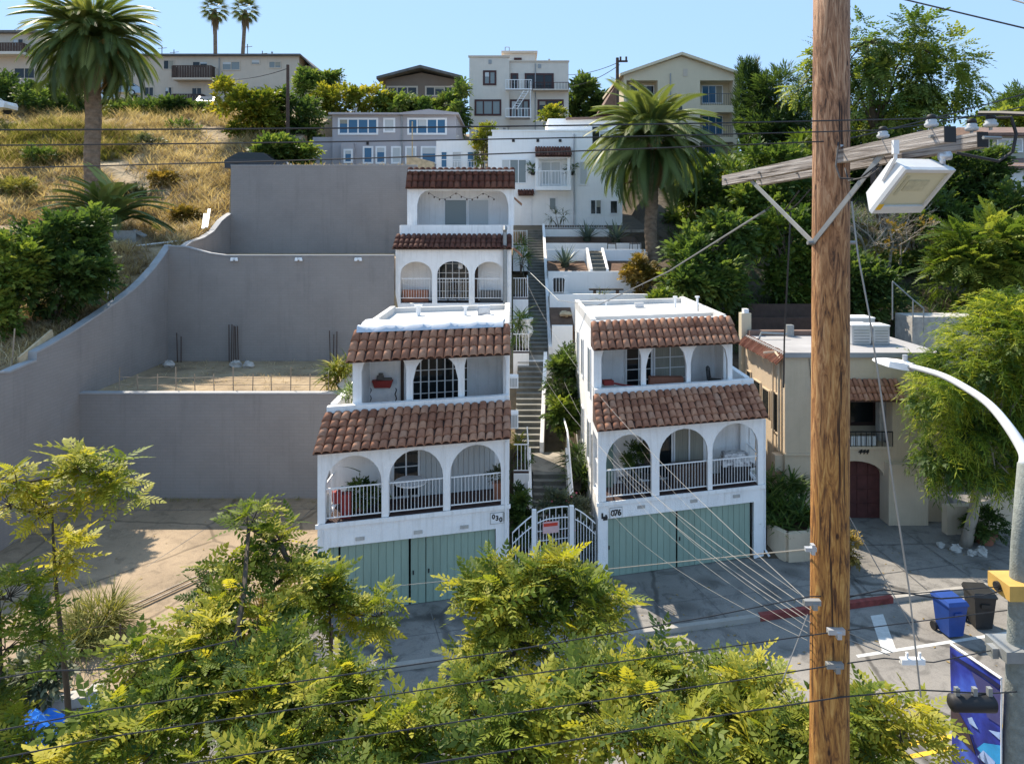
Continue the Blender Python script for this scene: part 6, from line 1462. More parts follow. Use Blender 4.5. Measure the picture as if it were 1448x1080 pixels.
# ============================================================ balcony contents and small things
def on(xf, u, v, z): return Vector(xf(u, v, z))
potted('dark potted fern with a tall single leaf on the first balcony of house 030', tuple(on(xA, UA(508,.7), .75, 2.73)), .17, .3, (.26,.26), 'lf_dark', n=170, size=.24)
potted('dark potted plant crowded beside the fern on house 030', tuple(on(xA, UA(530,.7), .6, 2.73)), .17, .3, (.24,.22), 'lf_dark', 'black', n=150, size=.22)
p = on(xA, UA(507,.7), .7, 3.1); b = MB(); b.tube([p, p+Vector((.15,0,.5)), p+Vector((.05,0,.85))], .012, 5)
pa_ = [inst(*T_BLADE, np.array([tuple(p+Vector((.06,0,.82)))]), np.array([(-.9,0,.5)]), [.6], np.array([.2]))]; q = leafmesh('broad_leaf', pa_, M['lf_dark'], loc=tuple(p)); tag(q, 'single long dark leaf leaning up against the white balcony wall of house 030', 'leaf')
b = MB(); p = on(xA, UA(478,.5), .35, 2.73); b.cbox(p+Vector((0,0,.62)), .24,.2,.34,.4); b.cbox(p+Vector((.25,.1,.35)), .30,.26,.7,.1); tag(obj('red_box', b, M['red'], loc=tuple(p)), 'red boxes stacked in the corner of the balcony of house 030', 'box')
b = MB(); p = on(xA, UA(462,.5), .28, 2.73); b.blob(p+Vector((.04,0,.35)), (.14,.12,.42), 5); tag(obj('draped_cloth', b, M['stone'], loc=tuple(p)), 'crumpled pale cloth at the outer corner of the balcony of house 030', 'cloth')
def table(p, m, label, cloth=None, r=.5, rz=0):
    t = thing('balcony_table', label, 'table', tuple(p)); b = MB(); b.lathe(p, [(r,.70),(r,.74)], 16); obj('tabletop', b, M[m], t)
    b = MB(); b.tube([p, p+Vector((0,0,.70))], .04, 8); b.lathe(p, [(.28,0),(.05,.06)], 12); obj('pedestal', b, M['black'], t)
    return t
tb = table(on(xA, UA(580,.7), .75, 2.735), 'white', 'white round table behind the middle railing of house 030')
potted('small pot on the balcony end of house 030 beside the gate', tuple(on(xA, UA(704,.6), .5, 2.735)), .16, .55, (.2,.2), 'lf_olive', 'terracotta', n=80, size=.22)
b = MB(); p = on(xA, UA(541,2.7), 2.72, 6.15)
q = thing('wall_basket', 'red basket with toy boat shapes hung on the upper wall of house 030', 'wall decoration', tuple(p)); b.hexa([p+Vector(v) for v in ((-.26,-.1,-.18),(.26,-.1,-.18),(.26,.1,-.18),(-.26,.1,-.18),(-.34,-.12,.06),(.34,-.12,.06),(.34,.1,.06),(-.34,.1,.06))]); obj('basket', b, M['red'], q)
b = MB(); b.cbox(p+Vector((-.08,0,.14)), .22,.1,.14); b.cbox(p+Vector((.15,0,.10)), .3,.08,.08); b.cbox(p+Vector((-.06,0,.25)), .14,.08,.08); obj('ornament', b, M['shingle'], q)
b = MB(); 
for s in (-1,1): b.tube([p+Vector((s*.42,.08,-.22+.1*math.sin(k*2.2)*.3-.09*k)) + Vector((.03*math.sin(k*2.1),0,0)) for k in range(9)], .02, 5)
obj('garland', b, M['black'], q)
# house 076
potted('tall dark potted plant in the first arch of house 076', tuple(on(xB, UB(898,.8), .9, 2.48)), .18, .75, (.27,.34), 'lf_dark', 'black', n=260, size=.24)
patio_chair(tuple(on(xB, UB(912,.6), .75, 2.47)), R(160), 'dark chair beside the tall plant on the balcony of house 076')
patio_chair(tuple(on(xB, UB(886,.6), .6, 2.47)), R(200), 'dark chair in the first arch of house 076, nearest the green curtain')
b = MB(); p = on(xB, UB(862,1.2), 1.2, 2.47); b.box(p.x-.2,p.x+.12,p.y-.03,p.y+.03,p.z,p.z+1.75); tag(obj('green_curtain', b, M['greendark'], loc=tuple(p)), 'dark green hanging curtain inside the first arch of house 076', 'curtain')
q = thing('covered_grill', 'dark barbecue draped with a white dappled cloth on the balcony of house 076', 'barbecue', tuple(on(xB, UB(1040,.6), .7, 2.47))); p = on(xB, UB(1040,.6), .7, 2.47)
b = MB(); b.cbox(p+Vector((0,0,.3)), .8,.45,.6,thA); obj('base', b, M['black'], q); b = MB(); b.hexa([p+Vector(v) for v in ((-.5,-.32,.55),(.5,-.2,.55),(.45,.3,.55),(-.5,.2,.55),(-.42,-.25,.98),(.42,-.14,.98),(.38,.22,.98),(-.42,.14,.98))]); obj('cloth', b, mat('dappled_cloth', (.08,.08,.10), .8, .4, 6, c2=(.75,.75,.78)), q)
patio_chair(tuple(on(xB, UB(1062,.6), .8, 2.47)), R(120), 'dark chair beside the covered barbecue on house 076')
b = MB(); p = on(xB, UB(975,.7), .8, 2.47); b.cbox(p+Vector((0,0,.35)), 1.3,.5,.7,thA); tag(obj('low_bench', b, M['darkwood'], loc=tuple(p)), 'dark low bench behind the middle railing of house 076', 'bench')
b = MB(); p = on(xB, UB(852,2), 1.7, 5.72); b.cbox(p+Vector((.15,0,.2)), .34,.25,.16,.2); b.tube([p+Vector((.2,0,.2)), p+Vector((.7,.1,.08)), p+Vector((1.2,.2,.0))], .035, 6); tag(obj('leaf_blower', b, M['red'], loc=tuple(p)), 'red garden tool resting on the upper balcony corner of house 076', 'tool')
patio_chair(tuple(on(xB, UB(1012,2), 2.0, 5.26)), R(60), 'dark folding chair on the upper balcony of house 076', s=.95)
b = MB(); p = on(xB, UB(930,2), 1.9, 5.3); b.box(p.x-.3,p.x+.9,p.y,p.y+.3,p.z,p.z+.62); tag(obj('planter_trough', b, M['terracotta'], loc=tuple(p)), 'long brown planter trough on the upper balcony of house 076', 'planter')
b = MB(); p = on(xC, UC(585,.6), .6, 7.3); b.box(p.x-.6,p.x+.75,p.y,p.y+.3,p.z,p.z+.62); tag(obj('planter_trough', b, M['terracotta'], loc=tuple(p)), 'long orange planter trough in the first arch of the uphill arched house', 'planter')
b = MB(); p = on(xC, UC(692,.6), .6, 7.3); b.box(p.x-.5,p.x+.6,p.y,p.y+.3,p.z,p.z+.6); tag(obj('storage_chest', b, M['shingle'], loc=tuple(p)), 'grey chest in the third arch of the uphill arched house', 'chest')
patio_chair(tuple(on(xC, UC(640,.6), .65, 7.3)), R(10), 'dark chair in the middle arch of the uphill arched house')
for k, (px, py, Y) in enumerate(((737,658,25.6),(744,660,26.4))): potted(('red-flowered pot on the lowest entry landing, nearest the railing','red-flowered pot on the lowest entry landing, toward the stairs')[k], (wx(px,Y),Y,2.15), .16, .3, (.2,.25), 'lf_dark', 'red', n=60, size=.2)
# things on the lot and lower hillside
def debris(name, label, cat, p0, p1, w, h, m):
    b = MB(); beam(b, Vector(p0), Vector(p1), w, h); return tag(obj(name, b, M[m], loc=tuple(p0)), label, cat)
def on_hill(px, Y, dz=.1): x = wx(px, Y); return Vector((x, Y, hgt(x, Y)+dz))
DB = [('plank','white plank standing on the dry slope near the top block wall, taller of two',(292,41.5),(296,43.8),.16,.05,'white',1.1),('plank','white plank standing on the dry slope, shorter of two',(287,41.5),(290,43.2),.16,.05,'white',.9),
 ('plank','white plank lying under the short palm',(150,37.0),(164,38.8),.4,.06,'white',.25),('plastic_pipe','white pipe lying across the dry slope',(175,38.0),(262,39.5),.07,.07,'white',.12),('plank','pale board tilted among the dry grass beside the leafy bush',(142,33.0),(158,34.6),.3,.05,'stone',.3),
 ('plank','white thin batten standing beside the leafy bush',(146,32.3),(157,33.3),.08,.05,'white',.9),('plank','grey board slanting down the slope behind the curved wall',(160,31.6),(190,33.4),.2,.05,'wood',.15),
 ('pallet_board','pale timber board at the foot of the bush, upper of two',(28,25.6),(74,27.6),.08,.45,'plank',.4),('pallet_board','pale timber board at the foot of the bush, lower of two',(46,25.4),(80,26.9),.08,.35,'plank',.2)]
for nm, lab, (pa1,Ya),(pb1,Yb), w_, h_, mm, dz in DB: debris(nm, lab, 'pipe' if 'pipe' in nm else 'board', on_hill(pa1,Ya,dz*.4), on_hill(pb1,Yb,dz), w_, h_, mm)
p = on_hill(178,38.6,.3); b = MB(); b.box(p.x-.5,p.x+.7,p.y-.3,p.y+.3,p.z-.3,p.z+.45); b.cbox(p+Vector((.75,0,.3)), .7,.5,.06,.3,.2,.5); tag(obj('discarded_cabinet', b, M['steel'], loc=tuple(p)), 'discarded grey cabinet dumped under the short palm', 'cabinet')
wire('black hose lying along the top of the curved grey wall', [on_hill(30,25.3,.1), on_hill(95,27.9,.15), on_hill(140,30.5,.2), on_hill(180,32.6,.15)], .03, n=6)
for k, (px, Y, lab) in enumerate(((17,25.6,'thin rusty stake nearest the pale timber boards'),(152,32.2,'thin white stake leaning beside the leafy bush'))): p = on_hill(px,Y); b = MB(); b.tube([p, p+Vector((.1,0,1.3))], .025, 5); tag(obj('stake', b, M[('wood','white')[k]], loc=tuple(p)), lab, 'stake')
lotz = lambda Y: .3*max(0,(Y-15.3)/13.3)
for k, (x0_, y0_, x1_, y1_, lab) in enumerate(((-11.3,20.6,-9.2,23.6,'long pale board lying on the sunny lot, longer of the pair'),(-11.1,20.5,-9.5,22.8,'long pale board lying on the sunny lot, shorter of the pair'))): debris('plank', lab, 'board', (x0_,y0_,lotz(y0_)+.06), (x1_,y1_,lotz(y1_)+.06), .07, .04, 'wood')
t = thing('wire_fence', 'sagging wire fence on thin posts along the front of the lot', 'fence', (-12,18.2,0))
for px in (70,170,290,410,470): x = wx(px,18.2); b = MB(); b.tube([(x,18.2,.0),(x,18.2,1.1)], .022, 6); obj('fence_post', b, M['darkwood'], t)
b = MB()
for z in (.5,1.0): b.tube([(wx(40+k*18,18.2),18.2,z+.05*math.sin(k*1.3)) for k in range(26)], .008, 4)
obj('fence_wire', b, M['darkwood'], t)
b = MB(); p = Vector((wx(283,17),17,.1)); n = 10
b.add([(p.x+(-.55+.11*i)+.05*math.sin(j), p.y-.4+.09*j, .30+.13*math.sin(i*.9)+.10*math.cos(j*1.2)) for i in range(n) for j in range(n)], [(i*n+j,(i+1)*n+j,(i+1)*n+j+1,i*n+j+1) for i in range(n-1) for j in range(n-1)]); b.box(p.x-.35,p.x+.3,p.y-.2,p.y+.25,0,.2)
tag(obj('tarp', b, M['tarp'], loc=tuple(p)), 'bright blue tarp bundle beneath the street tree, the smaller one', 'tarp', 'blue tarps on the lot')
b = MB(); p = Vector((wx(80,15.4),15.4,.1)); n = 12
b.add([(p.x+(-.8+.15*i), p.y-.6+.1*j, .4+.22*math.sin(i*.8)+.2*math.cos(j*.9+i*.3)) for i in range(n) for j in range(n)], [(i*n+j,(i+1)*n+j,(i+1)*n+j+1,i*n+j+1) for i in range(n-1) for j in range(n-1)]); b.box(p.x-.5,p.x+.5,p.y-.4,p.y+.3,0,.15)
tag(obj('tarp', b, M['tarp'], loc=tuple(p)), 'large crumpled blue tarp at the street corner of the lot', 'tarp', 'blue tarps on the lot')
wheelie((wx(328,18.6),18.6,.02), R(30), 'greybin', 'grey-lidded wheelie bin among the street tree leaves', 1.1)
b = MB(); p = Vector((wx(92,16.6),16.6,.1)); b.cbox(p+Vector((0,0,.1)), .9,.35,.22,.3); b.cbox(p+Vector((.6,.2,.14)), .3,.3,.3,.1); tag(obj('concrete_block', b, M['stone'], loc=tuple(p)), 'pale concrete blocks lying behind the young tree stem', 'block')
# ============================================================ vegetation
def date_palm(name, label, base, crown_z, fl, nf, r0, seed, trunkless=False, group='date palms'):
    t = thing(name, label, 'palm tree', base, group); g2 = np.random.default_rng(seed)
    c = Vector((base[0], base[1], crown_z))
    if not trunkless:
        b = MB(); rr = random.Random(seed); n = 44; H = crown_z-base[2]; vs = []
        pts = [Vector((base[0]+.05*math.sin(k*.3), base[1], base[2]-.4+(H+.3)*k/n)) for k in range(n+1)]
        rad = [r0*(1.15 if k < 3 else 1)*(1+.07*(k % 2))*(1+.55*max(0,(k/n-.80)/.20)) for k in range(n+1)]
        b.tube(pts, rad, 16); obj('trunk', b, M['palmtrunk'], t)
        b = MB()                                     # cut leaf bases below the crown
        for k in range(70):
            a = k*2.39996; z = crown_z-.1-1.5*(k/70); q = c.copy(); q.z = z; d = Vector((math.cos(a),math.sin(a),0)); rr_ = r0*(1.5-.5*(k/70))
            b.tube([q+d*rr_*.7, q+d*(rr_+.14)+Vector((0,0,.16)), q+d*(rr_+.2)+Vector((0,0,.34))], [.09,.07,.04], 5)
        obj('leaf_bases', b, M['palmtrunk'], t)
    k = np.arange(nf); az = k*2.39996+g2.normal(0,.15,nf)
    el = np.interp(k/nf, [0,.2,.5,.8,1], [R(82),R(48),R(18),R(-14),R(-52)]) + g2.normal(0,.10,nf)
    if trunkless: el = np.interp(k/nf, [0,.4,1], [R(84),R(58),R(22)]) + g2.normal(0,.1,nf)
    d = np.stack([np.cos(az)*np.cos(el), np.sin(az)*np.cos(el), np.sin(el)], 1)
    P = np.array(c)[None,:] + np.stack([np.cos(az)*r0*.7, np.sin(az)*r0*.7, .25*np.sin(el)], 1)
    parts = [inst(*T_FROND, P, d, fl*g2.uniform(.85,1.08,nf), np.clip(.78-.5*k/nf+g2.normal(0,.16,nf),0,1), g2.normal(0,.25,nf))]
    leafmesh('frond_crown', parts, M['lf_palm'], t)
    if not trunkless:
        m = 16; az = g2.uniform(0,6.28,m); el = g2.uniform(R(-80),R(-50),m); d = np.stack([np.cos(az)*np.cos(el), np.sin(az)*np.cos(el), np.sin(el)],1)
        P = np.array(c)[None,:]+np.stack([np.cos(az)*r0*1.2,np.sin(az)*r0*1.2,np.full(m,-.5)],1)
        leafmesh('dead_fronds', [inst(*T_FROND_S, P, d, fl*g2.uniform(.4,.7,m), g2.uniform(.2,.8,m))], M['lf_dead'], t)
        b = MB()
        for j in range(7):
            a = j*.9+.3; dd = Vector((math.cos(a),math.sin(a),.3)); p0 = c+Vector((0,0,.2)); p1 = p0+dd*fl*.22; p2 = p1+dd*fl*.12+Vector((0,0,-.5)); b.tube([p0,p1,p2],[.04,.03,.02],4)
            for q in range(6): b.tube([p2, p2+Vector((random.uniform(-.3,.3),random.uniform(-.3,.3),-random.uniform(.3,.7)))], [.03,.02], 4)
        obj('fruit_stalks', b, mat('fruit_stalk', (.42,.22,.06), .8, .3, 4), t)
    return t
p = on_hill(131, 45); date_palm('date_palm', 'huge date palm with drooping crown on the dry hillside, seen against the tan apartments', (p.x, 45, p.z), wz(62,45), 4.0, 150, .46, 2)
date_palm('date_palm', 'date palm with full round crown rising beside the terraced garden', (wx(921,44.6), 44.6, 8.6), wz(203,44.6), 4.3, 112, .38, 5)
p = on_hill(152, 39); date_palm('date_palm', 'short young date palm without trunk on the dry slope', (p.x, 39, p.z), p.z+.5, 3.5, 46, .2, 8, True)
def fan_palm(label, px, py, Y, lean, seed):
    base = Vector((wx(px,Y),Y,24.5)); c = at(px+lean,py,Y); t = thing('fan_palm', label, 'palm tree', base, 'twin fan palms'); g2 = np.random.default_rng(seed)
    b = MB(); b.tube([base, base.lerp(c,.5)+Vector((-lean*.02,0,0)), c], [.34,.26,.24], 10); obj('trunk', b, M['palmtrunk'], t)
    parts, dead = [], []
    n = 46; k = np.arange(n); az = k*2.4; el = np.interp(k/n,[0,1],[R(80),R(-45)])
    for i in range(n):
        d = np.array((math.cos(az[i])*math.cos(el[i]), math.sin(az[i])*math.cos(el[i]), math.sin(el[i]))); hub = np.array(c)+d*1.15
        m = 13; f = np.linspace(-1.15,1.15,m); s = np.cross(d,(0,0,1)); s /= np.linalg.norm(s)+1e-6
        dd = np.cos(f)[:,None]*d + np.sin(f)[:,None]*s; dd[:,2] -= .15
        parts.append(inst(*T_BLADE, np.tile(hub,(m,1)), dd, np.full(m,1.15), np.full(m,.5+g2.normal(0,.2))))
    leafmesh('fan_crown', parts, M['lf_palm'], t)
    m = 90; az = g2.uniform(0,6.28,m); P = np.array(c)+np.stack([np.cos(az)*.3,np.sin(az)*.3,g2.uniform(-1.9,-.2,m)],1); d = np.stack([np.cos(az)*.4,np.sin(az)*.4,np.full(m,-1.)],1)
    leafmesh('dead_skirt', [inst(*T_BLADE, P, d, g2.uniform(.8,1.5,m), g2.uniform(0,1,m))], M['lf_dead'], t)
fan_palm('fan palm with straight trunk on the roofline, paired with a leaning one', 305, 14, 97, -1, 3)
fan_palm('fan palm with leaning trunk on the roofline, paired with a straight one', 340, 15, 97, 7, 4)

# foreground street trees (feathery compound leaves)
def px_ell(px, py, rx, ry, Y, ry_d=None):
    c = at(px, py, Y); return ((c.x, c.y, c.z), (rx*Y/1000, ry_d if ry_d else rx*Y/1000*.8, ry*Y/1000))
def street_tree(label, base, ells, nros, r0, tint=(.05,1), size=.40, top=None, nl=26, per=6):
    """hubs -> branch hubs -> leaf rosettes, with gaps between the sprays"""
    t = thing('street_tree', label, 'tree', base, 'feathery street trees'); wts = np.array([e[1][0]*e[1][2] for e in ells]); wts /= wts.sum()
    parts = []; b = MB(); base = Vector(base); top = Vector(top if top else ells[0][0])
    pts = [base.lerp(top,f)+Vector((.10*math.sin(f*5),.08*math.sin(f*4),0)) for f in (0,.3,.6,.85,1)]; b.tube(pts, [r0*1.2,r0,r0*.8,r0*.5,r0*.3], 9)
    allhub = list(pts[2:])
    for (c, r), w in zip(ells, wts):
        r = tuple(max(.04, q-.8*size) for q in r); k = max(4, int(nros*w)); ns = max(2, k//5)
        c = Vector(c)-Vector((0,0,.16)); s = min(allhub, key=lambda q: (q-c).length+.8*max(0,q.z-c.z)); md = s.lerp(c,.5)+Vector((random.uniform(-.12,.12),random.uniform(-.1,.1),-.06))
        rb = min(r0*.34, .045); b.tube([s,md,c],[rb,rb*.8,rb*.6],6); allhub.append(c)
        u = rdirs(ns, .1); H = np.array(c)+u*np.array(r)*(rng.uniform(.1,1,ns)**.5)[:,None]
        for hx, uh in zip(H, u):
            h = Vector(hx); m1 = c.lerp(h,.5)+Vector((random.uniform(-.06,.06),0,random.uniform(-.08,.02))); b.tube([c,m1,h],[rb*.5,.014,.010],5)
            kk = 5; ur = rdirs(kk, .35)+np.array(uh)*.5; P = hx+ur*rng.uniform(.12,.34,kk)[:,None]; ct = rng.uniform(tint[0],tint[1])
            for pq, uq in zip(P, ur):
                b.tube([h, h.lerp(Vector(pq),.6)+Vector((0,0,.03)), pq],[.008,.006,.004],3,False)
                m = random.randint(per-2, per+1); az = np.arange(m)*2.39996+random.uniform(0,6.28); el = rng.uniform(-.45,.75,m)
                d = np.stack([np.cos(az)*np.cos(el), np.sin(az)*np.cos(el), np.sin(el)],1)+uq*.55
                sc = size*random.uniform(.65,1.15)*rng.uniform(.7,1.2,m)
                tt = ct+rng.normal(0,.10)+rng.normal(0,.12,m)
                parts.append(inst(*(T_STREET if random.random() < .6 else T_STREET2), np.tile(pq,(m,1))-d*.02, d, sc, tt, rng.normal(0,.5,m)))
    leafmesh('crown', parts, M['lf_street'], t)
    obj('trunk', b, M['twig'], t, True)
    return t
# slender young tree
yt = [px_ell(28,668,34,22,10.6), px_ell(105,640,40,20,10.8), px_ell(150,655,32,24,10.9), px_ell(150,690,18,12,10.9), px_ell(60,712,30,14,10.6), px_ell(85,768,20,9,10.8), px_ell(15,700,12,20,10.6)]
street_tree('slender young tree with bare dark stem in front of the sunny lot', tuple(Vector((wx(97,10.8),10.8,0))), yt, 40, .055, (.45,1), .40, tuple(at(86,720,10.8)), 12, 6)
street_tree('feathery tree clump at the picture edge beside the crumpled blue tarp', (wx(5,9.5),9.5,0), [px_ell(12,830,30,24,9.8), px_ell(10,900,22,20,9.6), px_ell(60,890,26,16,9.6), px_ell(0,1000,50,30,9.2), px_ell(60,1050,90,30,9)], 110, .06, (.2,.9), .36, None, 10)
lt_ = [px_ell(352,728,14,12,10.8), px_ell(395,752,20,12,10.8), px_ell(415,785,18,16,10.8), px_ell(365,775,16,10,10.6), px_ell(325,790,18,10,10.6), px_ell(385,815,18,10,10.6), px_ell(290,820,20,12,10.4), px_ell(310,855,48,28,10), px_ell(372,865,34,26,10), px_ell(262,890,44,28,9.6), px_ell(205,940,62,36,9.2), px_ell(330,920,100,44,9.2), px_ell(400,935,80,40,9.2), px_ell(240,995,110,46,8.6), px_ell(400,1000,130,56,8.6), px_ell(500,970,50,36,9.0), px_ell(150,1050,120,44,8.0), px_ell(340,1075,150,50,7.8)]
street_tree('large feathery yellow-green tree spreading over the lot fence', (wx(330,8.6),8.6,0), lt_, 640, .16, (.15,.95), .36, tuple(at(340,940,9.0)), 40)
street_tree('low bushy feathery tree before the green garage door of house 030', (wx(470,11.5),11.5,0), [px_ell(476,840,34,30,11.5), px_ell(540,858,22,14,11.5), px_ell(436,815,20,24,11.4)], 90, .05, (.2,.9), .36, None, 10)
ct_ = [px_ell(735,832,72,40,10.2), px_ell(785,800,50,26,10.4), px_ell(690,812,42,30,10.4), px_ell(820,835,52,36,10.2), px_ell(740,890,90,36,9.8), px_ell(865,865,18,16,10.2), px_ell(655,960,50,30,9.2), px_ell(720,990,120,46,8.6), px_ell(600,1010,70,44,8.6), px_ell(560,1060,100,40,8.0), px_ell(760,1060,140,40,8.0), px_ell(850,960,80,50,8.8)]
street_tree('feathery yellow-green tree rising before the white gate', (wx(720,8.8),8.8,0), ct_, 570, .14, (.2,1), .36, tuple(at(720,960,9.2)), 40)
rt_ = [px_ell(925,935,46,30,8.8), px_ell(1000,975,80,36,8.4), px_ell(1075,970,54,34,8.2), px_ell(930,1010,110,46,8.0), px_ell(1060,1030,120,40,7.8), px_ell(1150,1010,70,40,7.6), px_ell(1240,995,60,24,7.6), px_ell(1265,1020,46,24,7.4), px_ell(1040,1080,180,36,7.2), px_ell(1200,1060,60,20,7.3)]
street_tree('feathery street tree wrapped round the foot of the utility pole', (wx(1040,7.4),7.4,0), rt_, 440, .13, (.2,1), .34, tuple(at(1040,1020,7.9)), 34)

# weeping tree by the tan house
wp = thing('weeping_tree', 'yellow-green weeping tree with pale trunk before the tan house', 'tree', (16.0, 25.0, 0))
ell = [px_ell(1425,485,74,44,24.6,1.8), px_ell(1360,525,46,34,24.4,1.3), px_ell(1328,558,32,20,24.0,.9), px_ell(1420,565,74,44,24.6,1.8), px_ell(1352,610,38,26,24.2,1.0), px_ell(1480,520,60,70,25,2.0), px_ell(1440,440,48,20,24.8,1.2), px_ell(1405,640,56,34,25,1.5), px_ell(1326,645,20,16,24.0,.7), px_ell(1360,665,36,20,24.2,.8)]
parts, cs = [], []
for c, r in ell:
    k = int(64*r[0]*r[2])+3; u = rdirs(k, .25); P = np.array(c)+u*np.array(r)*(rng.uniform(.2,1,k)**.5)[:,None]; cs += list(P)
    m = 6; PP = np.repeat(P,m,0)+rng.normal(0,.14,(k*m,3)); az = rng.uniform(0,6.28,k*m); hi = np.clip((PP[:,2]-5.2)/3,0,1)
    d = np.stack([np.cos(az),np.sin(az),rng.uniform(-.3,.5,k*m)+hi*1.0],1)+np.repeat(u*.9,m,0)
    parts.append(inst(*T_STRAND, PP, d, rng.uniform(.5,1.15,k*m), np.repeat(rng.uniform(.0,1,k),m)+rng.normal(0,.14,k*m)))
leafmesh('crown', parts, M['lf_weep'], wp)
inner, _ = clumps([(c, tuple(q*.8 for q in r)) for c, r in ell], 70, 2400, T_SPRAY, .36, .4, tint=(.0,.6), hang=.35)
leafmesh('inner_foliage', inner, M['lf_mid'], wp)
obj('trunk', limbs((16.0,25.0,-.1), (16.4,24.9,4.6), .17, cs, 26, 9, (.25,0)), M['barkpale'], wp, True)

# hillside and garden trees on the palm side
RT = 'trees on the green hillside'
def T(name, label, specs, Y, m, tm, ncl, nl_, size, crad, tint=(.15,.85), r0=.14, bark='bark', up=.25, hang=0, gz=None, group=RT, gap=.5, basepx=None):
    ells = [px_ell(a,b_,c_,d_,Y+(s[4] if len(s) > 4 else 0)) for s in specs for a,b_,c_,d_ in [s[:4]]]
    x = wx(basepx if basepx else specs[0][0], Y); z = hgt(x, Y)-.1 if gz is None else gz
    return tree(name, label, 'tree', (x, Y, z), ells, M[m], tm, ncl, nl_, size, crad, r0, bark, group, tint, up, hang, gap=gap)
T('leafy_tree','dense green leafy tree right behind the flat roof of house 076', [(1000,385,50,48),(1015,345,40,36,1),(958,405,20,30,-1),(1015,420,38,28)], 36, 'lf_mid', T_SPRAY2, 60, 2600, .55, .55)
T('leafy_tree','small bright tree touching the rear corner of the roof of house 076', [(937,432,22,14)], 33.5, 'lf_bright', T_SPRAY, 18, 520, .36, .28, r0=.08)
T('leafy_tree','pale green leafy tree just before the pole under the crossarm brace', [(1112,345,32,48),(1125,395,34,38)], 38, 'lf_bright', T_SPRAY2, 36, 1300, .55, .5, (.05,.6))
T('leafy_tree','mid-green tree between palm crown and crossarm end', [(1015,265,52,40),(1050,300,60,40),(985,300,45,36)], 50, 'lf_mid', T_SPRAY2, 60, 2300, .75, .75)
T('leafy_tree','bright-topped tree behind the crossarm end', [(1012,250,34,16),(1040,245,30,16)], 57, 'lf_bright', T_SPRAY2, 36, 1300, .7, .7)
T('dark_tree','deep green tree filling the slope under the crossarm', [(1075,300,60,44),(1100,250,50,40),(1060,360,46,40),(1145,300,50,60)], 47, 'lf_mid', T_SPRAY2, 70, 3000, .7, .8)
T('dark_tree','dark round tree beside the handrail on the slope', [(1225,415,44,40),(1200,395,30,34)], 37, 'lf_dark', T_SPRAY2, 40, 1700, .5, .5, (.1,.9))
T('dark_tree','dark tree in the hollow beyond the handrail', [(1295,405,46,50),(1330,330,50,50),(1330,440,40,26)], 44, 'lf_dark', T_SPRAY2, 60, 2200, .6, .7)
T('leafy_tree','bright green spreading tree above the weeping tree', [(1395,350,56,34),(1430,380,50,46),(1370,390,50,38),(1440,340,40,30)], 38, 'lf_bright', T_BIGPIN, 70, 1900, .85, .65)
T('dark_tree','shadowy dark tree below the khaki house', [(1360,260,50,40),(1330,290,44,40),(1390,240,26,30)], 52, 'lf_dark', T_SPRAY2, 56, 2200, .75, .8)
T('leafy_tree','glossy shrubby tree at the picture edge below the khaki house', [(1440,285,34,24),(1420,300,30,20)], 48, 'lf_mid', T_SPRAY2, 24, 700, .6, .5)
T('dark_tree','dark conifer mass between the cypress and the pole', [(1100,150,34,44),(1130,190,40,60),(1085,200,34,44)], 64, 'lf_dark', T_NEEDLE, 60, 2600, 1.1, .9, hang=.2)
T('dark_tree','tall dark evergreen behind the pole crossarm', [(1225,215,60,50),(1290,230,60,44),(1180,230,50,50)], 60, 'lf_dark', T_SPRAY2, 80, 3000, .9, 1.0)
T('tall_tree','tall airy tree with feathery leaf whorls beside the pole top', [(1225,60,46,36),(1290,60,50,34),(1350,85,34,26),(1170,90,34,40),(1265,110,80,40),(1335,125,50,26),(1145,125,24,26),(1240,160,80,26)], 50, 'lf_mid', T_PIN, 100, 2500, .95, .75, (.25,1), .30, up=.0, hang=.3, gap=.3, basepx=1250)
T('leafy_tree','lime-green sapling crown just left of the pole above the crossarm', [(1143,210,26,18)], 52, 'lf_bright', T_BIGPIN, 14, 330, .7, .5, r0=.07)
T('leafy_tree','sparse green tree edging the pole between crossarm and roof', [(1140,395,26,50),(1145,440,24,26)], 42, 'lf_mid', T_SPRAY2, 30, 1000, .55, .5)
T('distant_tree','dark round tree beside the dark pole and beige block', [(832,150,24,30),(845,165,18,22)], 90, 'lf_dark', T_SPRAY2, 40, 1500, 1.2, 1.0)
T('distant_tree','flat-topped dark pine on the skyline at the picture edge', [(1435,150,26,8),(1445,140,18,6),(1420,162,18,6)], 85, 'lf_dark', T_NEEDLE, 24, 700, 1.2, .7)
T('distant_tree','sunlit green tree line behind the khaki roof', [(1415,175,30,12),(1450,172,30,14)], 75, 'lf_bright', T_SPRAY2, 24, 800, .9, .8)
T('distant_tree','yellow-green tree in front of the beige block base', [(778,168,16,7),(790,160,10,6)], 62, 'lf_yellow', T_SPRAY2, 14, 320, .55, .35)
T('distant_tree','climbing green tree squeezed between beige block and grey house', [(650,165,8,28),(654,130,5,14)], 68, 'lf_mid', T_SPRAY2, 20, 600, .6, .4)
T('distant_tree','yellow-green vine bush before the white stepped house wall', [(683,215,9,24),(690,195,10,12)], 52.5, 'lf_yellow', T_SPRAY, 14, 420, .5, .35, r0=.06)
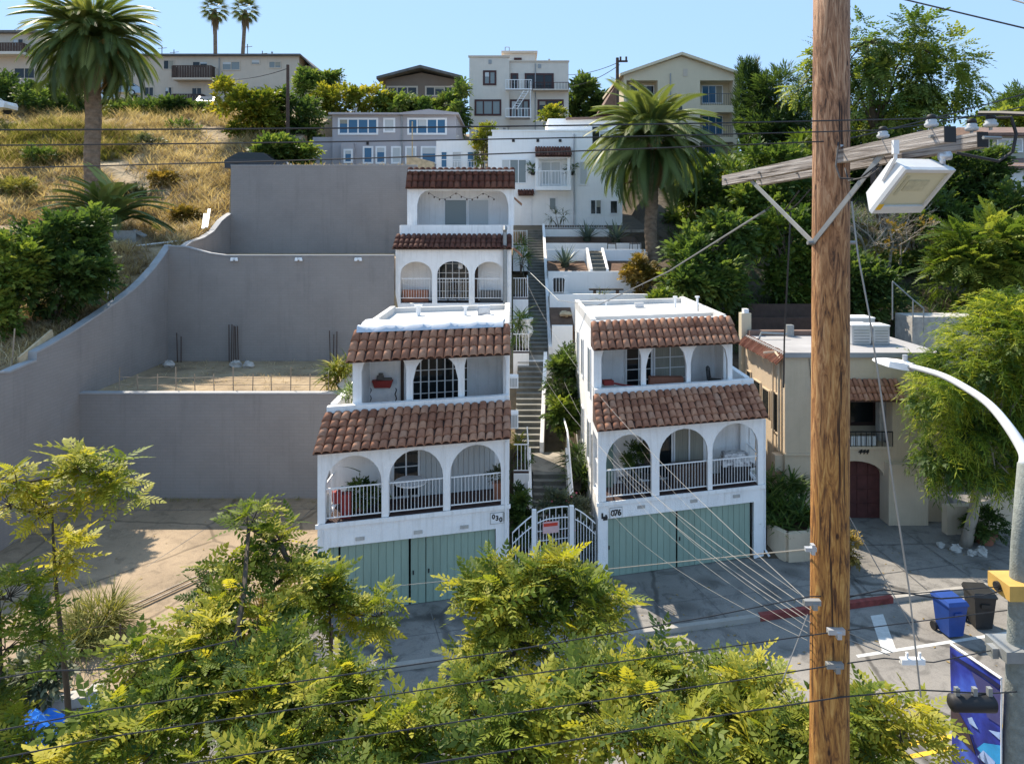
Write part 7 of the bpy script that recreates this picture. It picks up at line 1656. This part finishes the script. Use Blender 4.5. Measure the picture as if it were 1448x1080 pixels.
# cypresses
def cypress(label, px, py0, py1, Y, r):
    x = wx(px,Y); z0, z1 = wz(py1,Y), wz(py0,Y); t = thing('cypress', label, 'tree', (x,Y,z0-3), 'narrow cypresses'); n = 1500
    f = rng.uniform(0,1,n); az = rng.uniform(0,6.28,n); rr_ = r*np.sin(np.pi*np.clip(.12+.86*(1-f),0,1))**.7*rng.uniform(.6,1.05,n)*(1+.15*np.sin(az*3+f*20))
    P = np.stack([x+rr_*np.cos(az), Y+rr_*np.sin(az), z0+(z1-z0)*f],1); d = np.stack([np.cos(az)*.35,np.sin(az)*.35,np.ones(n)],1)
    leafmesh('crown', [inst(*T_NEEDLE, P, d, rng.uniform(.6,1.1,n), rng.uniform(.0,.6,n))], M['lf_dark'], t)
    b = MB(); b.tube([(x,Y,z0-3.2),(x,Y,z0+1)], .2, 8); obj('trunk', b, M['bark'], t)
cypress('narrow dark cypress nearest the cream gabled block', 1058, 94, 225, 66, 1.0)
cypress('shorter narrow cypress beside the taller one', 1072, 112, 225, 67, .8)
# bare twiggy tree
tb_ = thing('bare_tree', 'leafless brown twiggy tree under the floodlight', 'tree', (wx(1250,43),43,hgt(wx(1250,43),43)))
b = MB(); rr = random.Random(4); base = Vector(OFF[tb_.name])
def grow(p, d, L, r, lev):
    q = p + d*L*.5 + Vector((rr.uniform(-.12,.12),rr.uniform(-.12,.12),rr.uniform(-.05,.12)))*L; e = p + d*L
    b.tube([p,q,e],[r,r*.8,r*.6], 5 if lev < 2 else 3, False)
    if lev >= 5: return
    for k in range(3 if lev < 4 else 4):
        nd = (d + Vector((rr.uniform(-1,1),rr.uniform(-.8,.8),rr.uniform(-.55,.75)))*.85).normalized()
        grow(e if k < 2 else q, nd, L*rr.uniform(.58,.86), r*.58, lev+1)
for sx in (-.5,-.15,.2,.6): grow(base+Vector((sx*1.5,0,0)), Vector((sx*.8,rr.uniform(-.3,.3),1)).normalized(), 1.55, .10, 0)
obj('branches', b, M['barkpale'], tb_)
pa_, _ = clumps([px_ell(1275,360,60,55,43)], 30, 420, T_SPRAY, .32, .5, tint=(.1,.8)); leafmesh('dry_leaves', pa_, M['lf_gold'], tb_)
# shrubs of the terraces and stairs
shrub('golden_bush','round golden-green bush at the foot of the palm trunk','shrub',(wx(903,39.4),39.4,7.3),[px_ell(903,384,24,20,39.4),px_ell(912,396,22,18,39.2)],M['lf_gold'],T_SPRAY,44,2000,.30,.24,tint=(.1,.95))
shrub('dark_shrub','tall dark shrub filling the gap beside the middle stair flight','shrub',(2.3,30,3.0),[((2.2,30.2,4.9),(.55,.9,1.1)),((2.2,29.3,3.6),(.5,.6,.7))],M['lf_dark'],T_SPRAY,36,1500,.34,.26)
shrub('leafy_shrub','light green leafy plant in front of the dark stair shrub','shrub',(2.15,28.9,2.2),[((2.1,28.7,3.6),(.42,.3,.55))],M['lf_bright'],T_SPRAY2,18,360,.36,.22,tint=(.0,.7))
shrub('leafy_shrub','dark green plants at the wall corner on the stair landing','shrub',(2.4,26.6,2.0),[((2.4,26.6,2.6),(.3,.5,.5)),((2.5,25.6,2.1),(.3,.4,.4))],M['lf_dark'],T_STRAP,16,360,.6,.2)
shrub('leafy_shrub','olive spiky plants between the lowest stairs and house 076','shrub',(2.3,24.4,.1),[((2.35,24.4,1.2),(.3,.5,.6)),((2.4,23.6,.9),(.25,.4,.6))],M['lf_olive'],T_STRAP,18,420,.55,.2,tint=(.1,1))
fs = shrub('flowering_shrub','grey-green shrub with pink flowers overhanging the gate','shrub',(1.9,23.6,0),[((1.75,23.3,1.9),(.55,.4,.5)),((1.3,23.2,2.2),(.4,.3,.25)),((1.8,23.3,1.2),(.4,.3,.5))],M['lf_olive'],T_SPRAY,40,900,.26,.2,tint=(.0,.8))
b = MB(); rr = random.Random(3)
for k in range(22): b.blob((rr.uniform(.9,2.2),23.0+rr.uniform(-.15,.2),rr.uniform(1.3,2.6)), (.035,.035,.03), k, 6, 4, .2)
obj('blossom', b, mat('pink_blossom', (.5,.10,.13), .7, .2, 4), fs)
shrub('dark_shrub','dark green shrub behind the gate against the wall of house 030','shrub',(.3,23.2,0),[((.3,23.3,1.5),(.26,.5,.55)),((.3,23.6,2.2),(.22,.4,.35))],M['lf_dark'],T_SPRAY,26,760,.26,.2)
shrub('yellow_plant','yellowish plant on the stairs below the lower window unit','shrub',(.35,26.9,2.1),[((.30,26.9,3.0),(.16,.2,.5))],M['lf_yellow'],T_STRAP,10,140,.4,.12)
shrub('hanging_plant','trailing green plant on the landing beside the long stair flight','shrub',(.5,34.4,4.9),[((.45,34.2,6.2),(.35,.4,.7)),((.4,33.6,6.8),(.25,.3,.4))],M['lf_mid'],T_STRAP,18,300,.55,.2)
shrub('hanging_plant','green plant spilling over the stairs beside the upper landing','shrub',(.5,41,8.5),[((.6,41.0,9.4),(.35,.4,.5)),((.5,42.5,10.2),(.3,.4,.35))],M['lf_mid'],T_STRAP,14,240,.5,.2)
b = MB(); b.hexa([(.05,38.6,10.0),(.55,38.6,9.55),(.55,39.6,9.55),(.05,39.6,10.0),(.05,38.6,10.12),(.57,38.6,9.67),(.57,39.6,9.67),(.05,39.6,10.12)]); tag(obj('door_awning', b, M['tile'], loc=(.3,39,9.6)), 'small tiled door hood over the stairs, lower of two', 'awning', 'tiled hoods over the stairs')
b = MB(); b.hexa([(.05,43.6,13.0),(.6,43.6,12.5),(.6,44.6,12.5),(.05,44.6,13.0),(.05,43.6,13.12),(.62,43.6,12.62),(.62,44.6,12.62),(.05,44.6,13.12)]); tag(obj('door_awning', b, M['tile'], loc=(.3,44,12.5)), 'small tiled door hood over the stairs, upper of two', 'awning', 'tiled hoods over the stairs')
b = MB(); b.lathe((.55,34.5,4.9), [(.25,0),(.3,.9),(.5,1.2),(.42,1.6),(.5,1.9)], 10); tag(obj('white_urn', b, M['stucco'], loc=(.55,34.5,4.9)), 'white shell-shaped urn on the stair side wall', 'urn')
# agaves
def agave(label, p, r, n=26):
    t = thing('agave', label, 'agave', p, 'agaves in the garden beds'); k = np.arange(n); az = k*2.39996; el = np.interp(k/n,[0,1],[R(85),R(18)])
    d = np.stack([np.cos(az)*np.cos(el),np.sin(az)*np.cos(el),np.sin(el)],1); P = np.tile(np.array(p),(n,1))+np.array((0,0,.08))
    leafmesh('leaf_rosette', [inst(*T_AGAVE, P, d, r*rng.uniform(.85,1.1,n), rng.uniform(.1,.8,n))], M['lf_agave'], t)
    b = MB(); b.lathe(p, [(.16*r,-.15),(.2*r,.1),(.1*r,.3)], 10); obj('core', b, M['lf_olive'], t); return t
agave('large agave alone in the lower soil bed beside the garden steps', (wx(799,42.3),42.3,8.85), 1.35, 30)
agave('agave in the upper soil bed, closest to the stairs', (wx(830,47),47,10.3), 1.35, 34)
agave('blue-grey agave in the upper soil bed, closest to the palm', (wx(871,46.6),46.6,10.2), 1.5, 34)
shrub('small_plant','spindly potted plants along the topmost garden railing','shrub',(wx(790,48.8),48.8,11),[px_ell(785,308,10,8,48.8),px_ell(797,306,7,12,48.8)],M['lf_olive'],T_STRAP,8,110,.5,.2)
shrub('small_plant','tuft of pale spiky leaves on the wall of the bench terrace','shrub',(wx(850,37.9),37.9,7.4),[px_ell(852,424,12,6,37.9)],M['lf_olive'],T_STRAP,6,90,.6,.2)
b = MB(); p = at(800,452,36.3); b.blob((p.x,36.3,6.75),(.35,.25,.16),4); tag(obj('stone_slab', b, M['plank'], loc=tuple(p)), 'sandy stones lying in the lowest soil bed', 'stones')
# strap-leaf plants in the planter by the tan house
pl = thing('strap_leaf_plants','mass of dark glossy strap leaves in the curved planter','plants',(9.8,25.6,.8)); parts = []
for k in range(46):
    c = np.array((rng.uniform(8.9,10.7), rng.uniform(24.5,26.7), .8)); c[2] += (c[1]-24.5)*.42; n = 16; az = rng.uniform(0,6.28,n); el = rng.uniform(.35,1.3,n)
    parts.append(inst(*T_STRAP, np.tile(c,(n,1)), np.stack([np.cos(az)*np.cos(el),np.sin(az)*np.cos(el),np.sin(el)],1), rng.uniform(.6,1.0,n), np.clip(rng.uniform(.0,.8,n),0,1)))
leafmesh('foliage', parts, M['lf_mid'], pl)
# left hillside
shrub('leafy_bush','big dense green bush on the dry slope above the curved wall','shrub',(wx(75,30),30,hgt(wx(75,30),30)-.1),[px_ell(85,350,66,48,30.5),px_ell(60,400,70,55,29.5),px_ell(110,390,46,46,30),px_ell(120,330,30,30,31)],M['lf_mid'],T_SPRAY2,90,4200,.42,.42,tint=(.0,.6),stems=14)
shrub('leafy_bush','bright yellow-green bush at the picture edge below the big dense bush','shrub',(wx(8,28),28,hgt(wx(8,28),28)-.1),[px_ell(12,385,34,50,28),px_ell(0,430,30,36,27.6)],M['lf_bright'],T_SPRAY2,36,1500,.40,.35,tint=(.3,1))
HD = 'hedges and bushes below the hilltop apartments'
for lab, specs, Y, m in (('dark hedge bush at the picture edge under the tan flat-roofed block',[(15,135,40,28),(0,160,40,24)],66,'lf_dark'),('dark hedge bush just left of the big palm trunk',[(75,150,40,28),(100,165,24,20)],65,'lf_dark'),('dark hedge under the long tan apartment block, nearest the palm trunk',[(200,160,40,12),(165,165,20,14)],68,'lf_dark'),
    ('dark hedge under the long tan apartment block, nearest the white car',[(245,158,34,12),(285,166,30,12)],69,'lf_dark'),('tall yellow-green bush beside the slim pegged pole',[(345,165,40,34),(320,130,16,18),(372,150,26,34)],60,'lf_yellow'),('dark leafy bush right behind the slim pegged pole',[(400,165,30,34),(430,170,26,30),(425,200,24,18)],62,'lf_dark'),
    ('bright green bush on the slope behind the tan apartment end',[(440,125,26,26),(465,120,20,18)],78,'lf_mid'),('mixed green and yellow hedge right above the grey house roof',[(520,142,34,16),(475,145,30,20),(455,160,24,14)],72,'lf_yellow'),('green hedge before the brown gabled house windows',[(560,152,34,12),(605,157,34,10),(640,148,16,14)],72,'lf_mid'),('low green bush beside the grey house steps',[(395,215,34,12),(420,218,22,10)],55,'lf_mid')):
    ells = [px_ell(a,b_,c_,d_,Y) for a,b_,c_,d_ in specs]; x = wx(specs[0][0],Y)
    shrub('hillside_bush', lab, 'shrub', (x,Y,hgt(x,Y)-.1), ells, M[m], T_SPRAY2, 50, 1700, .62, .6, HD)
shrub('grassy_plant','yellow-green and orange grassy clump on the dirt terrace beside house 030','plant',(wx(480,29.6),29.6,4.4),[((wx(474,29.6),29.6,5.1),(.4,.3,.55)),((wx(490,29.4),29.4,5.2),(.25,.2,.5))],M['lf_yellow'],T_STRAP,26,520,.55,.16,tint=(.1,1))
shrub('grassy_plant','low green planting on the roof ledge of house 030','plant',(wx(480,23),23,5.5),[((-5.3,23.2,5.85),(.2,.7,.14))],M['lf_mid'],T_STRAP,14,240,.3,.12)
shrub('dry_weed','pale dry weed growing on the sunny lot behind the young tree stem','plant',(wx(140,19.5),19.5,.1),[((wx(140,19.5),19.5,.45),(.75,.5,.4)),((wx(110,18.6),18.6,.35),(.5,.4,.3))],M['lf_grass'],T_GRASS,26,1300,.7,.25,stems=4)
shrub('dry_weed','faded grey shrub at the lot edge beside the young tree stem','plant',(wx(55,16.5),16.5,.1),[((wx(55,16.5),16.5,.8),(.6,.5,.6))],M['lf_olive'],T_SPRAY,22,520,.34,.25)
shrub('dry_weed','tan weeds at the garage corner of house 030','plant',(wx(385,19.4),19.4,0),[((wx(392,19.4),19.4,.7),(.6,.3,.6))],M['lf_gold'],T_GRASS,22,700,.7,.25)
for i, (px, Y, w_, m, lab) in enumerate(((205,56,1.3,'lf_olive','grey-green scrub bush on the dry slope between palm and pegged pole'),(235,50,.9,'lf_gold','brownish scrub clump on the dry slope above the white planks'),(60,52,1.4,'lf_dark','low dark scrub on the dry slope behind the short palm'),(185,48,.8,'lf_olive','small scrub tuft on the dry slope beside the big palm trunk'),(262,44.5,.7,'lf_gold','brownish scrub tuft beside the top block wall'),(25,47,1.2,'lf_grass','yellow-green scrub on the dry slope at the picture edge'),(255,61,1.5,'lf_dark','dark scrub bush right above the dry slope, before the yellow-green bush'))):
    x = wx(px,Y); z = hgt(x,Y); shrub('scrub_bush', lab, 'shrub', (x,Y,z-.1), [((x,Y,z+.35*w_),(w_,w_*.8,.45*w_))], M[m], T_SPRAY, 22, 420, .42, .35, 'scrub on the dry slope')
# dry grass over the hillside (uncountable)
def grass(name, n, xr, yr, m, size, cond, tint, nb=7, up=1.1):
    P = []
    while len(P) < n:
        y = math.exp(random.uniform(math.log(yr[0]), math.log(yr[1]))); x = random.uniform(xr[0]*y, xr[1]*y)
        if cond(x, y) and (name != 'dry_grass' or math.sin(x*.75+math.sin(y*.5)*2)+math.sin(y*.62+x*.3)+random.uniform(-.7,.7) > -1.05): P.append((x, y, hgt(x, y)-.02))
    P = np.repeat(np.array(P), nb, 0); k = len(P); P[:,:2] += rng.normal(0,.10,(k,2)); az = rng.uniform(0,6.28,k)
    d = np.stack([np.cos(az),np.sin(az),rng.uniform(.5,1.6,k)*up],1)
    patchy = np.sin(P[:,0]*.35+1)*np.cos(P[:,1]*.28)*.3+np.sin(P[:,0]*1.3)*np.sin(P[:,1]*1.1+P[:,0]*.5)*.22
    o = leafmesh(name, [inst(*T_GRASS, P, d, size*rng.uniform(.5,1.5,k)*(P[:,1]/45)**.5, tint+patchy+rng.normal(0,.22,k))], M[m]); o['kind'] = 'stuff'; return o
grass('dry_grass', 15000, (-.80,-.33), (25,84), 'lf_dry', .8, lambda x,y: x < -18.2 and x > -70, .5)
grass('green_grass', 3200, (-.80,-.45), (46,70), 'lf_grass', .8, lambda x,y: x < -18.5 and (math.sin(x*.3)+math.cos(y*.45)) > .35, .5)
grass('dry_grass', 1500, (-.42,-.10), (45,72), 'lf_dry', .7, lambda x,y: -17 < x < -7, .5)
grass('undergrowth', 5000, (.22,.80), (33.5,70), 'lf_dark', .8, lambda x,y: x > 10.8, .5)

# weeds along wall feet and kerbs
def weeds(name, pts, m, size, n=9):
    P = np.repeat(np.array(pts), n, 0); k = len(P); P[:,:2] += rng.normal(0,.07,(k,2)); az = rng.uniform(0,6.28,k); d = np.stack([np.cos(az),np.sin(az),rng.uniform(.3,1.5,k)],1)
    o = leafmesh(name, [inst(*T_GRASS, P, d, size*rng.uniform(.4,1.4,k), rng.uniform(.1,.9,k))], M[m]); o['kind'] = 'stuff'
weeds('weeds', [(random.uniform(-17.3,-6.4),28.5-abs(random.gauss(0,.12)),.29) for _ in range(46)]+[(-17.42,random.uniform(20,28.3),.1+.02*random.random()) for _ in range(40)]+[(x,kfar(x)+.25,.0) for x in [random.uniform(-17,-6) for _ in range(40)]], 'lf_grass', .24)
weeds('weeds', [(random.uniform(-17.2,-6.4),random.uniform(29.1,35.8),4.38) for _ in range(120)], 'lf_dry', .3)
weeds('weeds', [(x,kfar(x)-.04,-.14) for x in [random.uniform(-6,20) for _ in range(40)]]+[(random.uniform(9,20),random.uniform(23,26.9),.01) for _ in range(10)], 'lf_grass', .14)
b = MB()
for k in range(240):                                       # fallen leaves on the paving
    x = random.uniform(-17,20); y = random.uniform(kfar(x)-4.5,kfar(x)+2.6) if x > -6 else random.uniform(kfar(x)+.3,27); zz = (RZ+.012 if y < kfar(x) else (.014 if x > -6 else .02+.30*max(0,(y-15.06)/13.6))); a = random.uniform(0,6.28); s_ = random.uniform(.03,.07); c_, q_ = math.cos(a)*s_, math.sin(a)*s_
    b.add([(x-c_,y-q_,zz),(x+q_*.4,y-c_*.4,zz+.012),(x+c_,y+q_,zz),(x-q_*.4,y+c_*.4,zz+.006)], [(0,1,2,3)])
o = obj('fallen_leaves', b, mat('fallen_leaf', (.28,.19,.06), .8, .5, 2)); o['kind'] = 'stuff'
# ============================================================ light, sky, camera
W = bpy.data.worlds.new('World'); SC.world = W; W.use_nodes = True
nt = W.node_tree; bg = nt.nodes['Background']; sk = nt.nodes.new('ShaderNodeTexSky'); sk.sky_type = 'NISHITA'; sk.sun_disc = False
sdir = Vector((-.47,.64,1.0)).normalized(); el = math.asin(sdir.z); azm = math.atan2(sdir.x, sdir.y)
sk.sun_elevation = el; sk.sun_rotation = azm; sk.altitude = 100; sk.air_density = 1.0; sk.dust_density = .4; sk.ozone_density = 1.5
mx = N(nt, 'ShaderNodeMix', data_type='RGBA'); mx.inputs[0].default_value = .9; mx.inputs[7].default_value = (1.06,1.70,2.6,1)
nt.links.new(sk.outputs['Color'], mx.inputs[6]); nt.links.new(mx.outputs[2], bg.inputs['Color']); bg.inputs['Strength'].default_value = .15
sl = bpy.data.lights.new('sun', 'SUN'); sl.energy = 3.2; sl.angle = R(.5); sl.color = (1,.89,.73)
so = bpy.data.objects.new('sun', sl); COL.objects.link(so); so.rotation_euler = (-sdir).to_track_quat('-Z','Y').to_euler(); so.location = (0,0,60)
cd = bpy.data.cameras.new('camera'); co = bpy.data.objects.new('camera', cd); COL.objects.link(co)
co.location = (0,0,CAMZ); co.rotation_euler = (R(90),0,0); cd.sensor_width = 36; cd.lens = 1000/1448*36; cd.shift_y = -(540-316)/1448; cd.clip_end = 2000; cd.clip_start = .1
SC.camera = co
SC.view_settings.view_transform = 'Standard'; SC.view_settings.look = 'None'; SC.view_settings.gamma = 1; SC.view_settings.exposure = 1.42
SC.cycles.max_bounces = 8; SC.cycles.diffuse_bounces = 4; SC.cycles.transmission_bounces = 4; SC.cycles.transparent_max_bounces = 8
SC.cycles.use_denoising = True; SC.cycles.sample_clamp_indirect = 6
